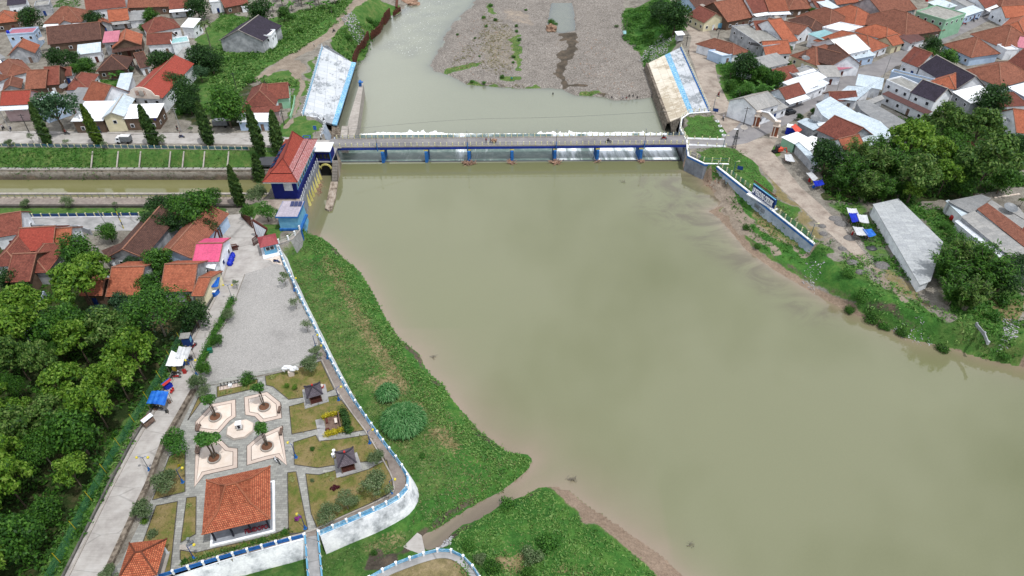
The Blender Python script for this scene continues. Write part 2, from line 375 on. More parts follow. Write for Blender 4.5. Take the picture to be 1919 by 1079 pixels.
# ================================================================ TERRAIN
ZU,ZL,ZC = -4.7,-7.5,-5.5
W_UP = PP('632,303 1272,299 1287,317 1317,333 1321,346 1334,350 1340,367 1353,377 1348,386 1328,396 1348,408 1359,421 1375,440 1400,470 1450,505 1519,545 1563,570 1611,592 1658,611 1700,633 1769,647 1847,672 1919,686 2100,740 2400,840 2900,1100 2900,1500 1500,1500 1420,1180 1278,1079 1232,1037 1165,991 1108,955 1068,924 1053,918 1030,913 1010,914 985,928 940,946 900,972 868,985 845,1000 836,1020 800,1033 785,1012 795,1000 815,993 870,955 935,922 958,905 978,890 990,876 997,862 990,853 975,850 950,848 924,827 897,808 883,790 866,771 843,744 832,725 808,706 797,690 785,663 750,637 725,600 700,554 686,529 673,508 642,483 627,465 605,447 592,441 565,440 560,425 572,385 591,335 596,318 628,315',ZU)
W_LO = PP('640,256 1258,254 1247,225 1232,186 1229,181 1192,186 1152,188 1133,181 1077,178 1052,167 1019,166 968,165 927,163 875,158 845,142 814,133 806,123 816,106 827,83 837,60 854,37 877,17 889,0 940,-60 1000,-120 900,-120 800,-60 783,-2 770,10 752,22 724,42 707,66 692,85 682,112 668,122 668,150 645,200 630,240',ZL)
W_POOL = PP('1036,-14 1071,-14 1080,58 1056,63 1023,62 1029,21',-7.2)
CANAL = [(-3000,156.7),(-55,156.7),(-55,167.6),(-3000,167.6)]
BAR = PP('906,0 872,38 848,70 834,98 826,120 850,134 882,149 930,156 1020,158 1055,160 1082,171 1150,180 1190,179 1231,175 1212,122 1200,100 1172,60 1166,20 1180,-60 1200,-120 1040,-120',-6.8)
railL = '526,462 536,500 548,521 563,554 598,625 600,630 630,690 658,739 704,804 720,830 748,862 767,892 771,911 759,929 741,941 699,960 600,1003 572,1009 335,1075 100,1140'
PL_NEAR = [(-3000,140.6),(-70,140.6),(-64,149)] + [(-64,169),(-54.8,169),(-54.8,152),(-53.4,139)] + PP('548,452 ' + railL,0) + [(-60,-30),(-3000,-30)]
revL_top,revR_top = PP('567,215 604,88',0),PP('1276,90 1331,209',0)
PL_FAR = [(-3000,3000),(-3000,174.3),(-62,174.3),(-62,169),(-56,169)] + PP('628,272 612,262 604,232 583,217 567,215 600,92 612,82 640,52 668,0 690,-60 720,-140',0) + [(-30,3000)]
PL_RIGHT = PP('1240,-140 1250,-60 1262,0 1290,60 1277,92 1331,209 1290,213 1276,222 1275,250 1282,262 1290,292 1320,306 1347,312 1436,384 1526,458 1548,474 1570,500 1630,545 1700,576 1790,604 1860,626 1919,640 2400,800 2900,1000',0) + [(3000,60),(3000,3000),(120,3000)]
BANK_L = PP('538,462 600,462 622,482 655,532 700,610 750,668 788,712 825,760 875,820 935,856 952,872 935,890 870,932 800,968 760,992 600,1046 560,1056 430,1085 200,1150 500,700',-3.8)
SPIT = PP('868,1012 905,988 950,960 1000,938 1040,940 1085,982 1145,1030 1205,1079 1330,1190 1300,1500 600,1500 740,1079 800,1045',-3.7)
YARD = PP('704,1082 729,1063 796,1039 831,1031 861,1038 884,1058 898,1079 930,1130 900,1300 600,1300',-1.2)
BANK_R = PP('1335,338 1385,372 1440,412 1500,462 1528,480 1500,498 1440,468 1402,436 1375,400 1362,370',-3.4)
UNDER = [PP('570,213 605,92 613,86') + PP('660,113 670,118 640,262',-4) + PP('605,262 611,232 596,217'),PP('1273,92 1327,207 1290,214 1277,223 1276,250 1285,262 1286,288') + PP('1262,299 1250,226 1214,120',-4),PP('628,303 1276,299 1276,246 634,250',-5.5)]
UN = [('P',-8.4,[(p.x,p.y) for p in u]) for u in UNDER]
HP = UN + [('PL',0,PL_NEAR),('PL',0,PL_FAR),('PL',0,PL_RIGHT),('C',ZC,CANAL),('T',-4.4,[(-3000,152),(-64.5,152),(-64.5,156.2),(-3000,156.2)]),
      ('T',-2.6,[(-3000,168.1),(-62,168.1),(-62,169.3),(-3000,169.3)]),
      ('W',-1.2,YARD),('U',ZU,W_UP),('L',ZL,W_LO),('P',-7.2,W_POOL),('B',-6.8,BAR),('K',-3.8,BANK_L),('K',-3.7,SPIT),('K',-3.4,BANK_R)]
def inside(poly,x,y):
    p = XY(poly); r = np.zeros(x.shape,bool)
    m = (x >= p[:,0].min()) & (x <= p[:,0].max()) & (y >= p[:,1].min()) & (y <= p[:,1].max())
    if not m.any(): return r
    xs,ys = x[m],y[m]; c = np.zeros(xs.shape,bool); j = len(p) - 1
    for i in range(len(p)):
        (xi,yi),(xj,yj) = p[i],p[j]
        if yi != yj: c ^= ((yi > ys) != (yj > ys)) & (xs < (xj - xi) * (ys - yi) / (yj - yi) + xi)
        j = i
    r[m] = c; return r
def dist(poly,x,y,closed=True):
    p = XY(poly); d = np.full(x.shape,1e9); n = len(p)
    for i in range(n if closed else n - 1):
        a,b = p[i],p[(i + 1) % n]; ab = b - a; L = max(ab @ ab,1e-9)
        t = np.clip(((x - a[0]) * ab[0] + (y - a[1]) * ab[1]) / L,0,1)
        d = np.minimum(d,(x - a[0] - t * ab[0]) ** 2 + (y - a[1] - t * ab[1]) ** 2)
    return np.sqrt(d)
def vnoise(x,y,s,seed):
    rs = np.random.RandomState(seed); g = rs.rand(256,256); X = x / s + 1000; Y = y / s + 1000
    xi,yi = np.floor(X).astype(int),np.floor(Y).astype(int); fx,fy = X - xi,Y - yi; fx = fx * fx * (3 - 2 * fx); fy = fy * fy * (3 - 2 * fy)
    G = lambda a,b: g[a % 256,b % 256]
    return (G(xi,yi) * (1 - fx) + G(xi + 1,yi) * fx) * (1 - fy) + (G(xi,yi + 1) * (1 - fx) + G(xi + 1,yi + 1) * fx) * fy
STEP = .62
xs = np.concatenate([[-4000,-1500,-600,-330],np.arange(-246,246.1,STEP),[330,600,1500,4000]])
ys = np.concatenate([[-1500,-400,-60],np.arange(20,333,STEP),[360,450,800,1800,5000]])
GX,GY = np.meshgrid(xs,ys)
def heights(x,y):
    num = np.zeros(x.shape); den = np.zeros(x.shape); z = np.full(x.shape,np.nan)
    for k,h,poly in HP:
        d = dist(poly,x,y); ins = inside(poly,x,y); ins &= np.isnan(z)
        if k in 'ULPC':
            dep = {'U': .12,'L': .2,'P': .15,'C': 5}[k]
            z = np.where(ins,h - .05 - np.minimum(d * dep,1.4),z)
        else: z = np.where(ins,h,z)
        w = 1 / (d * d + .02); num += w * h; den += w
    return np.where(np.isnan(z),num / den,z),~np.isnan(z)
HZ,fixed = heights(GX,GY)
nz = (vnoise(GX,GY,2.3,1) - .5) * .35 + (vnoise(GX,GY,7,2) - .5) * .5
dpl = np.minimum.reduce([dist(p,GX,GY) for p in (PL_NEAR,PL_FAR,PL_RIGHT)])
inpl = inside(PL_NEAR,GX,GY) | inside(PL_FAR,GX,GY) | inside(PL_RIGHT,GX,GY)
inw = inside(W_UP,GX,GY) | inside(CANAL,GX,GY) | inside(W_LO,GX,GY)
amp = np.where(inpl,0,np.clip(dpl / 2,0,1)) * np.where(inw,.15,1) * np.where((GY > 140) & (GY < 175) & (GX < -50),.15,1)
barm = inside(BAR,GX,GY)
HZ = HZ + nz * amp * np.where(barm,.6,1) + np.where(barm,(vnoise(GX,GY,1.1,5) - .5) * .25,0)
rsm = (~inpl) & (GX > 45) & (GY < 160)
for _ in range(3):
    b_ = HZ.copy(); b_[1:-1,1:-1] = (HZ[1:-1,1:-1] + HZ[:-2,1:-1] + HZ[2:,1:-1] + HZ[1:-1,:-2] + HZ[1:-1,2:]) / 5; HZ = np.where(rsm,b_,HZ)
dUs = dist(W_UP,GX,GY); iU = inside(W_UP,GX,GY); unm = np.logical_or.reduce([inside(u,GX,GY) for u in UNDER])
HZ = np.where(iU & (GY < 175),ZU - .02 - np.minimum(dUs * .12,1.4),HZ); nr = (~iU) & (~inpl) & (~unm) & (GY < 174) & (dUs < 12) & ~inside(CANAL,GX,GY)
HZ = np.where(nr,np.maximum(HZ,ZU + .02 + np.minimum(dUs * .22,.45)),HZ)
def zt(x,y):
    i = int(np.clip(np.searchsorted(xs,x) - 1,0,len(xs) - 2)); j = int(np.clip(np.searchsorted(ys,y) - 1,0,len(ys) - 2))
    fx = (x - xs[i]) / (xs[i + 1] - xs[i]); fy = (y - ys[j]) / (ys[j + 1] - ys[j])
    return float((HZ[j,i] * (1 - fx) + HZ[j,i + 1] * fx) * (1 - fy) + (HZ[j + 1,i] * (1 - fx) + HZ[j + 1,i + 1] * fx) * fy)
def G(x,y,t='.',z0=0.0):
    """point on the terrain itself"""
    p = P(x,y,z0,t)
    for _ in range(4): p = P(x,y,zt(p.x,p.y),t)
    return p
# ground cover masks: name -> (level, tile, polygon, strength)
MK = {k: np.zeros(GX.shape,np.float32) for k in ('grass','lush','dry','stone','sand','mud','floor','path')}
WX = GX + (vnoise(GX,GY,6,61) - .5) * 4 + (vnoise(GX,GY,1.7,62) - .5) * 2.2; WY = GY + (vnoise(GX,GY,6,63) - .5) * 5 + (vnoise(GX,GY,1.7,64) - .5) * 2.6
def cover(k,s,z=0,t='.',v=1.0):
    MK[k] = np.maximum(MK[k],inside(PP(s,z,t),WX,WY) * np.float32(v))
def uncover(k,s,z=0,t='.'): MK[k][inside(PP(s,z,t),WX,WY)] = 0
def stroke(k,s,w,z=0,t='.',v=1.0):
    MK[k] = np.maximum(MK[k],(dist(PP(s,z,t),GX * .6 + WX * .4,GY * .6 + WY * .4,False) < w) * np.float32(v))
dU = dist(W_UP,GX,GY); dL = dist(W_LO,GX,GY)
bankL = (inside(BANK_L,GX,GY) & ~inpl) | ((~inpl) & (GX < 20) & (GY < 140) & ~inside(YARD,GX,GY))
MK['grass'][bankL & ~inside(W_UP,GX,GY)] = 1
MK['lush'][bankL & (dU < 3 + 9 * vnoise(GX,GY,9,70))] = .72
MK['mud'][(~inw) & (~inpl) & (GX < 20) & (GY < 142) & (dU < 1.5 * vnoise(GX,GY,4,73))] = .8
MK['grass'][inside(SPIT,GX,GY) & ~inside(YARD,GX,GY)] = 1; MK['lush'][inside(SPIT,GX,GY) & ~inside(YARD,GX,GY)] = .75
MK['dry'][inside(YARD,GX,GY)] = .8; MK['grass'][inside(YARD,GX,GY)] = .5
MK['sand'][inside(W_UP,GX,GY)] = 1; MK['stone'][inside(W_LO,GX,GY)] = 1; MK['mud'][inside(CANAL,GX,GY)] = 1
MK['stone'][(~inpl) & (dL < 9) & (GX > -45)] = 1; MK['stone'][barm] = 1
MK['grass'][(GX < -62) & (GY > 168.6) & (GY < 176.3)] = 1; MK['grass'][(GX < -75) & (GY > 140.3) & (GY < 151.6)] = .8
rb = (~inpl) & (GX > 20) & (GY < 176) & ~inside(W_UP,GX,GY)
MK['grass'][rb & (dU > 1.6)] = .9; MK['lush'][rb & (dU > 2.5)] = .9; bw = .4 + 4 * vnoise(GX,GY,7,71); MK['sand'][rb & (dU <= bw)] = 1; MK['mud'][rb & (dU > bw) & (dU <= bw + 1.2)] = .62
# dry streak, sandy beaches and worn spots on the left grass bank
stroke('dry','612,480 640,515 652,560 680,610 705,650 735,690 755,720',1.5,-3.8,v=.62)
for s_ in ('805,812 850,822 858,850 838,850 815,832','690,705 720,700 745,712 760,735 740,740 715,725','745,760 800,770 810,790 780,790'): cover('dry',s_,-3.8,v=.7)
cover('dry','600,490 640,500 700,600 740,680 700,690 650,600 600,540',-3.8,v=.35)
cover('sand','795,690 832,722 843,744 866,771 883,790 897,808 924,827 950,848 945,852 920,836 893,818 877,797 858,775 838,750 820,728 798,706',ZU,v=1)
cover('sand','950,848 990,850 1000,862 990,878 978,882 970,860',ZU); cover('sand','1040,915 1068,924 1108,955 1165,991 1232,1037 1278,1079 1420,1180 1400,1200 1225,1068 1175,1025 1115,985 1075,955 1058,935',ZU)
for k_ in ('grass','lush'): uncover(k_,'1040,915 1068,924 1108,955 1165,991 1232,1037 1278,1079 1420,1180 1400,1200 1225,1068 1175,1025 1115,985 1075,955 1058,935',ZU)
cover('dry','600,480 640,480 720,610 800,700 900,800 940,850 900,900 820,940 790,900 740,820 640,700 560,560',-3.8,v=.33); cover('dry','870,1010 1000,950 1050,990 1150,1060 1100,1100 900,1079',-3.7,v=.3)
cover('dry','930,1030 980,1010 990,1040 975,1065 920,1062',-3.7,v=.9); cover('dry','1040,1050 1100,1055 1120,1079 1060,1090',-3.7,v=.5)
cover('mud','785,1012 840,1000 850,1005 838,1028 800,1035 730,1075 670,1085 655,1079 690,1060 735,1052',ZU,v=1)
uncover('lush','600,1045 790,1000 790,1030 700,1085 600,1085',-3.8); cover('dry','640,1030 700,1010 760,1010 740,1050 650,1079',-3.8,v=.45)
# right bank
cover('path','1340,330 1360,345 1372,372 1395,400 1410,425 1440,450 1460,470 1450,480 1400,440 1372,415 1350,395',-3.4,v=.9)
cover('sand','1300,335 1345,345 1372,380 1385,420 1375,440 1340,400',-3.8)
cover('dry','1390,372 1440,405 1500,455 1520,480 1470,455 1420,425',-3.4,v=.6)
stroke('path','1370,372 1400,400 1440,430 1480,450 1500,475 1560,462',.5,-2.6)
# right land
cover('grass','1300,278 1345,275 1400,285 1425,330 1450,360 1490,395 1530,440 1555,470 1500,460 1340,312 1310,300'); cover('lush','1360,285 1400,290 1425,330 1450,355 1500,410 1530,450 1500,445 1400,345',v=.6)
cover('dry','1420,300 1450,330 1500,380 1545,440 1560,470 1540,450 1480,385 1440,345',v=.7)
cover('grass','1280,214 1332,212 1345,225 1361,258 1340,262 1285,255'); cover('lush','1280,214 1332,212 1345,225 1361,258 1340,262 1285,255',v=.5)
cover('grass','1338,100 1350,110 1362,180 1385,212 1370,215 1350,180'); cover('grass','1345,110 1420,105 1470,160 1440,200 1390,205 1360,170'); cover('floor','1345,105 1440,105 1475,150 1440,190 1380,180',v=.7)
cover('grass','1430,275 1450,270 1475,300 1455,297'); cover('grass','1560,500 1600,470 1650,530 1760,590 1900,640 1860,650 1700,592 1620,560'); cover('lush','1560,500 1700,560 1860,645 1700,592 1620,560',v=.6)
cover('stone','1545,400 1625,440 1665,490 1650,505 1600,500 1560,450',v=.75); cover('dry','1650,500 1700,520 1740,560 1760,590 1680,550',v=.6)
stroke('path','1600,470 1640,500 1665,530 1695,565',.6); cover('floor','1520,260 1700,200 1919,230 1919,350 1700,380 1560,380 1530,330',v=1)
cover('floor','1700,400 1800,430 1919,500 1919,640 1860,640 1760,560 1740,500',v=.5); cover('grass','1683,372 1770,385 1800,420 1880,480 1919,500 1919,690 1860,650 1790,600 1760,520 1765,460 1700,390',v=.8)
cover('grass','1560,380 1640,380 1640,400 1700,520 1720,540 1650,510 1610,440',v=.6); cover('dry','1850,560 1919,555 1919,610 1870,600',v=.9)
cover('grass','1170,0 1240,0 1285,40 1275,90 1250,100 1215,112 1205,80 1165,50',-3); cover('lush','1180,10 1240,10 1280,50 1262,62 1200,70',-3,v=.8)
# left land
cover('grass','380,60 420,25 480,40 560,20 660,0 690,0 655,40 610,65 560,95 500,125 470,150 420,190 400,210 330,170 340,100'); cover('lush','400,110 500,90 600,40 650,20 600,65 500,125 440,150',v=.55)
cover('grass','480,150 560,130 570,160 560,215 545,240 520,250 540,215 545,170 500,160'); cover('grass','524,258 545,230 575,222 606,225 600,262 560,262',v=.9)
cover('grass','575,110 600,85 612,84 660,110 700,60 735,15 745,-10 660,-10 655,45 620,75',-2,v=.9); cover('grass','585,140 600,88 580,120 562,215 556,214',0)
cover('grass','165,150 225,150 218,180 195,185',v=1); cover('floor','310,100 420,100 480,160 450,240 320,230',v=.6)
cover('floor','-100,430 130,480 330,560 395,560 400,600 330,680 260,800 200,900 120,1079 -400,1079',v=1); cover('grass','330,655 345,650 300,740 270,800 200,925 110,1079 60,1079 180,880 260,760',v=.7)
cover('dry','285,600 340,585 345,620 300,625',v=.6); cover('floor','200,380 450,395 430,420 300,470 200,460',v=.4)
cover('grass','450,370 520,375 530,400 560,405 530,455 500,450 480,430',v=.7); cover('dry','518,373 560,372 555,395 520,410',v=.9)
stroke('path','700,-20 660,10 640,38 610,70 575,90 540,112 500,140 478,150',2.2); cover('path','520,130 560,115 575,120 566,150 560,170 545,135')
stroke('path','563,120 562,170 556,200 548,222 535,240',.8)
for s_ in ('825,140 850,125 890,115 900,120 870,130 840,140','960,60 972,65 972,130 962,130 955,90','930,142 970,140 975,150 935,150','870,150 960,158 1020,160 1015,168 950,165 880,158','905,5 935,20 930,30 905,10','1090,172 1130,172 1135,180 1090,178'):
    cover('grass',s_,-6.8,v=.85); cover('dry',s_,-6.8,v=.4)
cover('dry','900,60 960,50 960,120 930,130 900,110',-6.8,v=.4); cover('path','945,15 980,20 1005,45 990,48 950,35',-6.8,v=.5); cover('path','1060,66 1060,110 1045,100 1040,70',-6.8,v=.42)
cover('mud','1056,63 1080,60 1078,100 1060,140 1058,160 1105,160 1100,164 1045,165 1044,140 1048,115 1038,105 1040,98 1060,92',-6.8,v=1)
dB = dist(W_LO,GX,GY); MK['mud'][barm & (dB < 1.4)] = .8
bs = (~inw) & (~inpl) & (GX > 7) & (GY < 70) & (dU < 1.4 + 2.6 * np.clip((70 - GY) / 30,0,1) * (.5 + vnoise(GX,GY,6,75))); MK['sand'][bs] = 1
for k_ in ('grass','lush','mud','dry'): MK[k_][bs] = 0
for k in MK:
    a = MK[k]
    for _ in range(2):
        b = a.copy(); b[1:-1,1:-1] = (a[1:-1,1:-1] * 2 + a[:-2,1:-1] + a[2:,1:-1] + a[1:-1,:-2] + a[1:-1,2:]) / 6; a = b
    MK[k] = a
def grid_mesh(name,X,Y,Z,attrs,keep=None):
    h,w = X.shape; me = bpy.data.meshes.new(name); n = h * w
    co = np.stack([X,Y,Z],-1).reshape(-1,3).astype(np.float32); id_ = np.arange(n).reshape(h,w)
    q_ = np.stack([id_[:-1,:-1],id_[:-1,1:],id_[1:,1:],id_[1:,:-1]],-1).reshape(-1,4)
    if keep is not None:
        q_ = q_[keep.reshape(-1)]; used = np.unique(q_); mp = np.full(n,-1); mp[used] = np.arange(len(used)); q_ = mp[q_]; co = co[used]
    else: used = None
    me.vertices.add(len(co)); me.vertices.foreach_set('co',co.ravel()); m = len(q_)
    me.loops.add(m * 4); me.loops.foreach_set('vertex_index',q_.ravel().astype(np.int32)); me.polygons.add(m)
    me.polygons.foreach_set('loop_start',np.arange(0,m * 4,4,dtype=np.int32)); me.polygons.foreach_set('use_smooth',np.ones(m,bool))
    me.update(calc_edges=True)
    for nm,chans in attrs.items():
        at = me.color_attributes.new(nm,'FLOAT_COLOR','POINT'); d = np.stack([c.reshape(-1) for c in chans],-1).astype(np.float32)
        if used is not None: d = d[used]
        at.data.foreach_set('color',d.ravel())
    return me
ter = grid_mesh('ground',GX,GY,HZ,{'ma': [MK['grass'],MK['lush'],MK['dry'],MK['path']],'mb': [MK['stone'],MK['sand'],MK['mud'],MK['floor']]})
t = NT('ground',.95,.1)
a1,a2 = t.attr('ma'),t.attr('mb'); s1,s2 = t.sep(a1.outputs['Color']),t.sep(a2.outputs['Color'])
n1,n2,n3 = t.noise(.35,8,.72),t.noise(2.2,5,.75),t.noise(.06,4)
def msk(v,wob=.7,nn=None):
    k = t.math('ADD',v,t.math('MULTIPLY',t.math('SUBTRACT',nn or n1,.5),wob)); mr = t.n.new('ShaderNodeMapRange'); mr.interpolation_type = 'SMOOTHSTEP'
    mr.inputs['From Min'].default_value = .38; mr.inputs['From Max'].default_value = .62; t.l.new(k,mr.inputs['Value']); return mr.outputs[0]
c = t.ramp(n1,[(.3,S(112,106,96)),(.45,S(146,140,130)),(.6,S(170,164,154)),(.72,S(130,132,104))])
c = t.mix(msk(s2[0],.2),c,t.ramp(t.voro(3.5),[(.1,S(112,106,100)),(.45,S(146,139,132)),(.75,S(168,160,152)),(.97,S(198,192,186))]))
c = t.mix(.4,c,t.ramp(t.noise(.16,7,.75),[(.36,.6),(.5,1.),(.62,1.15)]),'MULTIPLY')
c = t.mix(msk(s2[1],.5),c,t.ramp(n1,[(.3,S(146,126,108)),(.7,S(174,154,136))]))
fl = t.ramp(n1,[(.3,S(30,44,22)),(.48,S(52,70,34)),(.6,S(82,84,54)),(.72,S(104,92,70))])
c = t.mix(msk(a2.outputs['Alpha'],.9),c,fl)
gr = t.ramp(n1,[(.28,S(56,96,42)),(.42,S(76,118,54)),(.55,S(98,130,66)),(.68,S(126,138,82))])
c = t.mix(msk(s1[0],1.1),c,gr)
c = t.mix(msk(s1[1],1.2),c,t.ramp(n1,[(.3,S(52,98,42)),(.5,S(74,124,54)),(.7,S(106,144,68))]))
c = t.mix(msk(s1[2],1.6,n2),c,t.ramp(n1,[(.3,S(122,116,74)),(.55,S(156,142,104)),(.7,S(184,164,130))]))
c = t.mix(msk(a1.outputs['Alpha'],.6),c,t.ramp(n1,[(.3,S(140,126,112)),(.7,S(186,172,156))]))
c = t.mix(msk(s2[2],.8),c,t.ramp(n1,[(.3,S(76,68,60)),(.5,S(98,90,80)),(.7,S(128,112,96))]))
c = t.mix(.55,c,t.ramp(n2,[(.28,.42),(.5,.95),(.74,1.5)]),'MULTIPLY')
c = t.mix(.4,c,t.ramp(t.noise(9,3,.8),[(.3,.5),(.7,1.4)]),'MULTIPLY')
c = t.mix(.25,c,t.ramp(n3,[(.35,.7),(.65,1.2)]),'MULTIPLY')
t.col(c); t.bump(t.noise(2.5,6,.8),.35,.8)
ter.materials.append(t.m); go = bpy.data.objects.new('ground',ter); COL.objects.link(go); tag(go,kind='structure')

# ================================================================ WATER
def water_mat(name,deep,shallow,rough=.03,foam=False):
    t = NT(name,rough,.5); t.b.inputs['IOR'].default_value = 1.62
    a = t.attr('wa'); s_ = t.sep(a.outputs['Color'])
    c = t.ramp(t.noise(.018,4,.6,dist=.6),[(.3,deep),(.7,tuple(x * 1.07 for x in deep[:3]) + (1,))])
    c = t.mix(.1,c,t.ramp(t.noise(3,4,.8),[(.3,.6),(.7,1.3)]),'MULTIPLY')
    f = t.math('MULTIPLY',s_[0],t.math('ADD',t.math('MULTIPLY',t.noise(.22,5),.7),.6)); c = t.mix(f,c,shallow)
    c = t.mix(t.math('MULTIPLY',s_[1],t.ramp(t.noise(.12,5,.7,t.mul(t.pos,(.6,1,1)),1.5),[(.42,0.),(.62,1.)])),c,S(112,102,82,.5))
    if not foam: c = t.mix(t.math('MULTIPLY',s_[2],.9),c,S(120,108,92,.5))
    if foam:
        v = t.mul(t.pos,(1,.45,1)); k = t.math('ADD',s_[2],t.math('SUBTRACT',t.noise(1.6,7,.75,v,.8),.62))
        k = t.ramp(k,[(.42,0.),(.6,1.)]); c = t.mix(k,c,(.82,.84,.84,1))
        t.l.new(t.math('ADD',t.math('MULTIPLY',k,.6),rough),t.b.inputs['Roughness'])
    t.col(c)
    h = t.math('ADD',t.math('MULTIPLY',t.noise(.9,4,.6,t.mul(t.pos,(1,1.6,1))),1.0),t.math('MULTIPLY',t.noise(4,3),.25))
    t.bump(h,.012 if not foam else .12,.3 if not foam else .6)
    return t.m
WC = S(151,154,113,.395)
water_mat('water_pond',WC,S(168,150,130,.5))
water_mat('water_river',S(156,160,138,.5),S(112,116,110,.46),.1,True)
water_mat('water_canal',S(142,140,96,.5),S(110,108,78),.05)
def water(name,poly,z,cell,m,x0,x1,y0,y1,grow,fn):
    X,Y = np.meshgrid(np.arange(x0,x1 + cell,cell),np.arange(y0,y1 + cell,cell)); ins = inside(poly,X,Y); d = dist(poly,X,Y)
    k = ins | (d < grow); keep = k[:-1,:-1] | k[1:,1:] | k[:-1,1:] | k[1:,:-1]; z0 = np.full(X.shape,z,float)
    me = grid_mesh(name,X,Y,z0,{'wa': fn(X,Y,d)},keep); me.materials.append(MATS[m])
    o = bpy.data.objects.new(name,me); COL.objects.link(o); return tag(o,kind='structure')
silt = inside
def f_up(X,Y,d):
    sh = np.exp(-d / np.where((X < 25) & (Y < 105),4.2,2.4)) * 1.05 * (Y < 172); di = (inside(PP('1190,330 1300,325 1380,370 1400,440 1450,520 1600,600 1500,600 1330,470 1200,400',ZU),X,Y)).astype(float)
    for _ in range(10): di[1:-1,1:-1] = (di[:-2,1:-1] + di[2:,1:-1] + di[1:-1,:-2] + di[1:-1,2:]) / 4
    cr = inside(PP('760,1050 840,985 900,945 940,930 960,945 900,990 860,1030',ZU),X,Y).astype(float)
    for _ in range(4): cr[1:-1,1:-1] = (cr[:-2,1:-1] + cr[2:,1:-1] + cr[1:-1,:-2] + cr[1:-1,2:]) / 4
    return [sh,di * .75,cr,0 * X + 1]
wpoly = [p for p in W_UP]
water('pond_water',wpoly,ZU,.9,'water_pond',-62,200,14,176.2,2.5,f_up)
def f_lo(X,Y,d):
    toe = P(650,252,ZL).y
    along = (vnoise(X,Y * 0,6,9) * .6 + vnoise(X,Y * 0,17,10) * .6)
    amt = np.where(X > 8,.25 + along * .7,np.where(X > -22,along * .45,.1 + along * .75))
    f = np.clip(1.25 - (Y - toe) / (.5 + 1.6 * amt + np.clip(vnoise(X,Y * 0,.75,14) - .62,0,1) * 13 * amt + 1.2 * vnoise(X,Y,1.2,15)),0,1) * (amt > .16) * (.5 + .6 * amt)
    r = inside(PP('735,-20 880,-20 850,35 835,60 820,100 760,110 700,100 720,60 740,20',ZL),X,Y).astype(float)
    for _ in range(12): r[1:-1,1:-1] = (r[:-2,1:-1] + r[2:,1:-1] + r[1:-1,:-2] + r[1:-1,2:]) / 4
    f = np.maximum(f,r * .46); return [np.exp(-d / 2) * .7 + r * .4 * vnoise(X,Y,5,3),0 * X,f,0 * X + 1]
water('river_water',W_LO,ZL,.6,'water_river',-90,80,190,420,2.0,f_lo)
water('pool_water',W_POOL,-7.2,.8,'water_river',-10,60,220,330,1.2,lambda X,Y,d: [np.exp(-d / 1.5) * .5 + .6,0 * X,0 * X,0 * X + 1])
X_,Y_ = np.meshgrid(np.array([-3000.,-1000,-300] + list(np.arange(-250,-52,6))),np.linspace(156.2,168.1,12))
me = grid_mesh('canal_water',X_,Y_,0 * X_ + ZC + .05,{'wa': [0 * X_] * 3 + [0 * X_ + 1]}); me.materials.append(MATS['water_canal'])
o = bpy.data.objects.new('canal_water',me); COL.objects.link(o); tag(o,kind='structure')
# ================================================================ ROADS AND PAVING
def sheet(name,pts,z,m,kind='structure',t=.12,label=None,cat=None,parent=None,group=None):
    b = MB(); b.prism([(p[0],p[1]) for p in pts],z - t,z,0,True,False)
    return b.build(name,m,parent,label,cat,group,kind)
def inset(pts,d):
    n = len(pts); a = sum(pts[i][0] * pts[(i + 1) % n][1] - pts[(i + 1) % n][0] * pts[i][1] for i in range(n))
    if a < 0: pts = pts[::-1]
    r = []
    for i in range(n):
        p,q_,s_ = Vector(pts[i - 1][:2]),Vector(pts[i][:2]),Vector(pts[(i + 1) % n][:2])
        d1,d2 = (q_ - p).normalized(),(s_ - q_).normalized(); n1 = Vector((-d1.y,d1.x)); n2 = Vector((-d2.y,d2.x))
        k = n1 + n2; k = k / max(k.length_squared / 2,.5) if k.length else n1; r.append(q_ + k * d)
    return [(v.x,v.y,0) for v in r]
def smooth_line(pts,it=1):
    for _ in range(it):
        r = [pts[0]]
        for a,b in zip(pts,pts[1:]): r += [a.lerp(b,.25),a.lerp(b,.75)]
        pts = r + [pts[-1]]
    return pts
sheet('north_road',PP('-90,246 120,246 250,248 400,250 500,247 528,256 600,262 640,263 640,277 600,277 548,279 505,272 400,269 -90,268'),.03,'concrete')
sheet('east_street',PP('1286,263 1345,262 1378,240 1400,215 1450,205 1519,180 1560,152 1640,115 1672,100 1760,66 1800,50 1880,5 1960,-40 1985,-30 1895,17 1830,50 1780,75 1700,115 1672,128 1640,150 1560,190 1519,206 1475,232 1440,250 1400,268 1350,276 1286,279'),.035,'asphalt')
sheet('dirt_road',PP('1283,20 1296,15 1330,62 1337,100 1345,150 1362,185 1382,215 1400,235 1362,250 1345,225 1328,205 1312,160 1300,120 1290,95 1296,70 1280,45'),.02,'dirt_road')
sheet('dirt_road',PP('1370,272 1430,258 1456,262 1446,282 1500,350 1540,385 1565,410 1605,455 1640,500 1630,503 1590,470 1530,415 1460,350 1410,300 1385,285'),.025,'dirt_road')
sheet('south_road',PP('-90,409 410,404 412,432 150,432 -90,434'),.03,'concrete_grey')
sheet('access_road',PP('408,404 452,401 472,407 492,440 506,486 519,494 458,514 440,562 425,600 395,650 374,700 362,732 305,832 277,906 205,1061 140,1200 40,1200 120,1079 249,830 315,720 365,621 400,560 425,480 414,442'),.04,'concrete')
sheet('gravel_lot',PP('460,513 519,492 530,498 548,542 592,621 598,655 602,668 560,686 497,701 388,722 376,708 397,650 427,600 442,562'),.03,'cobble')
inner = PP('600,668 603,675 628,728 660,775 688,812 715,857 737,897 740,924 699,945 650,966 594,992 575,999 443,1033 346,1061 318,1079 200,1120')
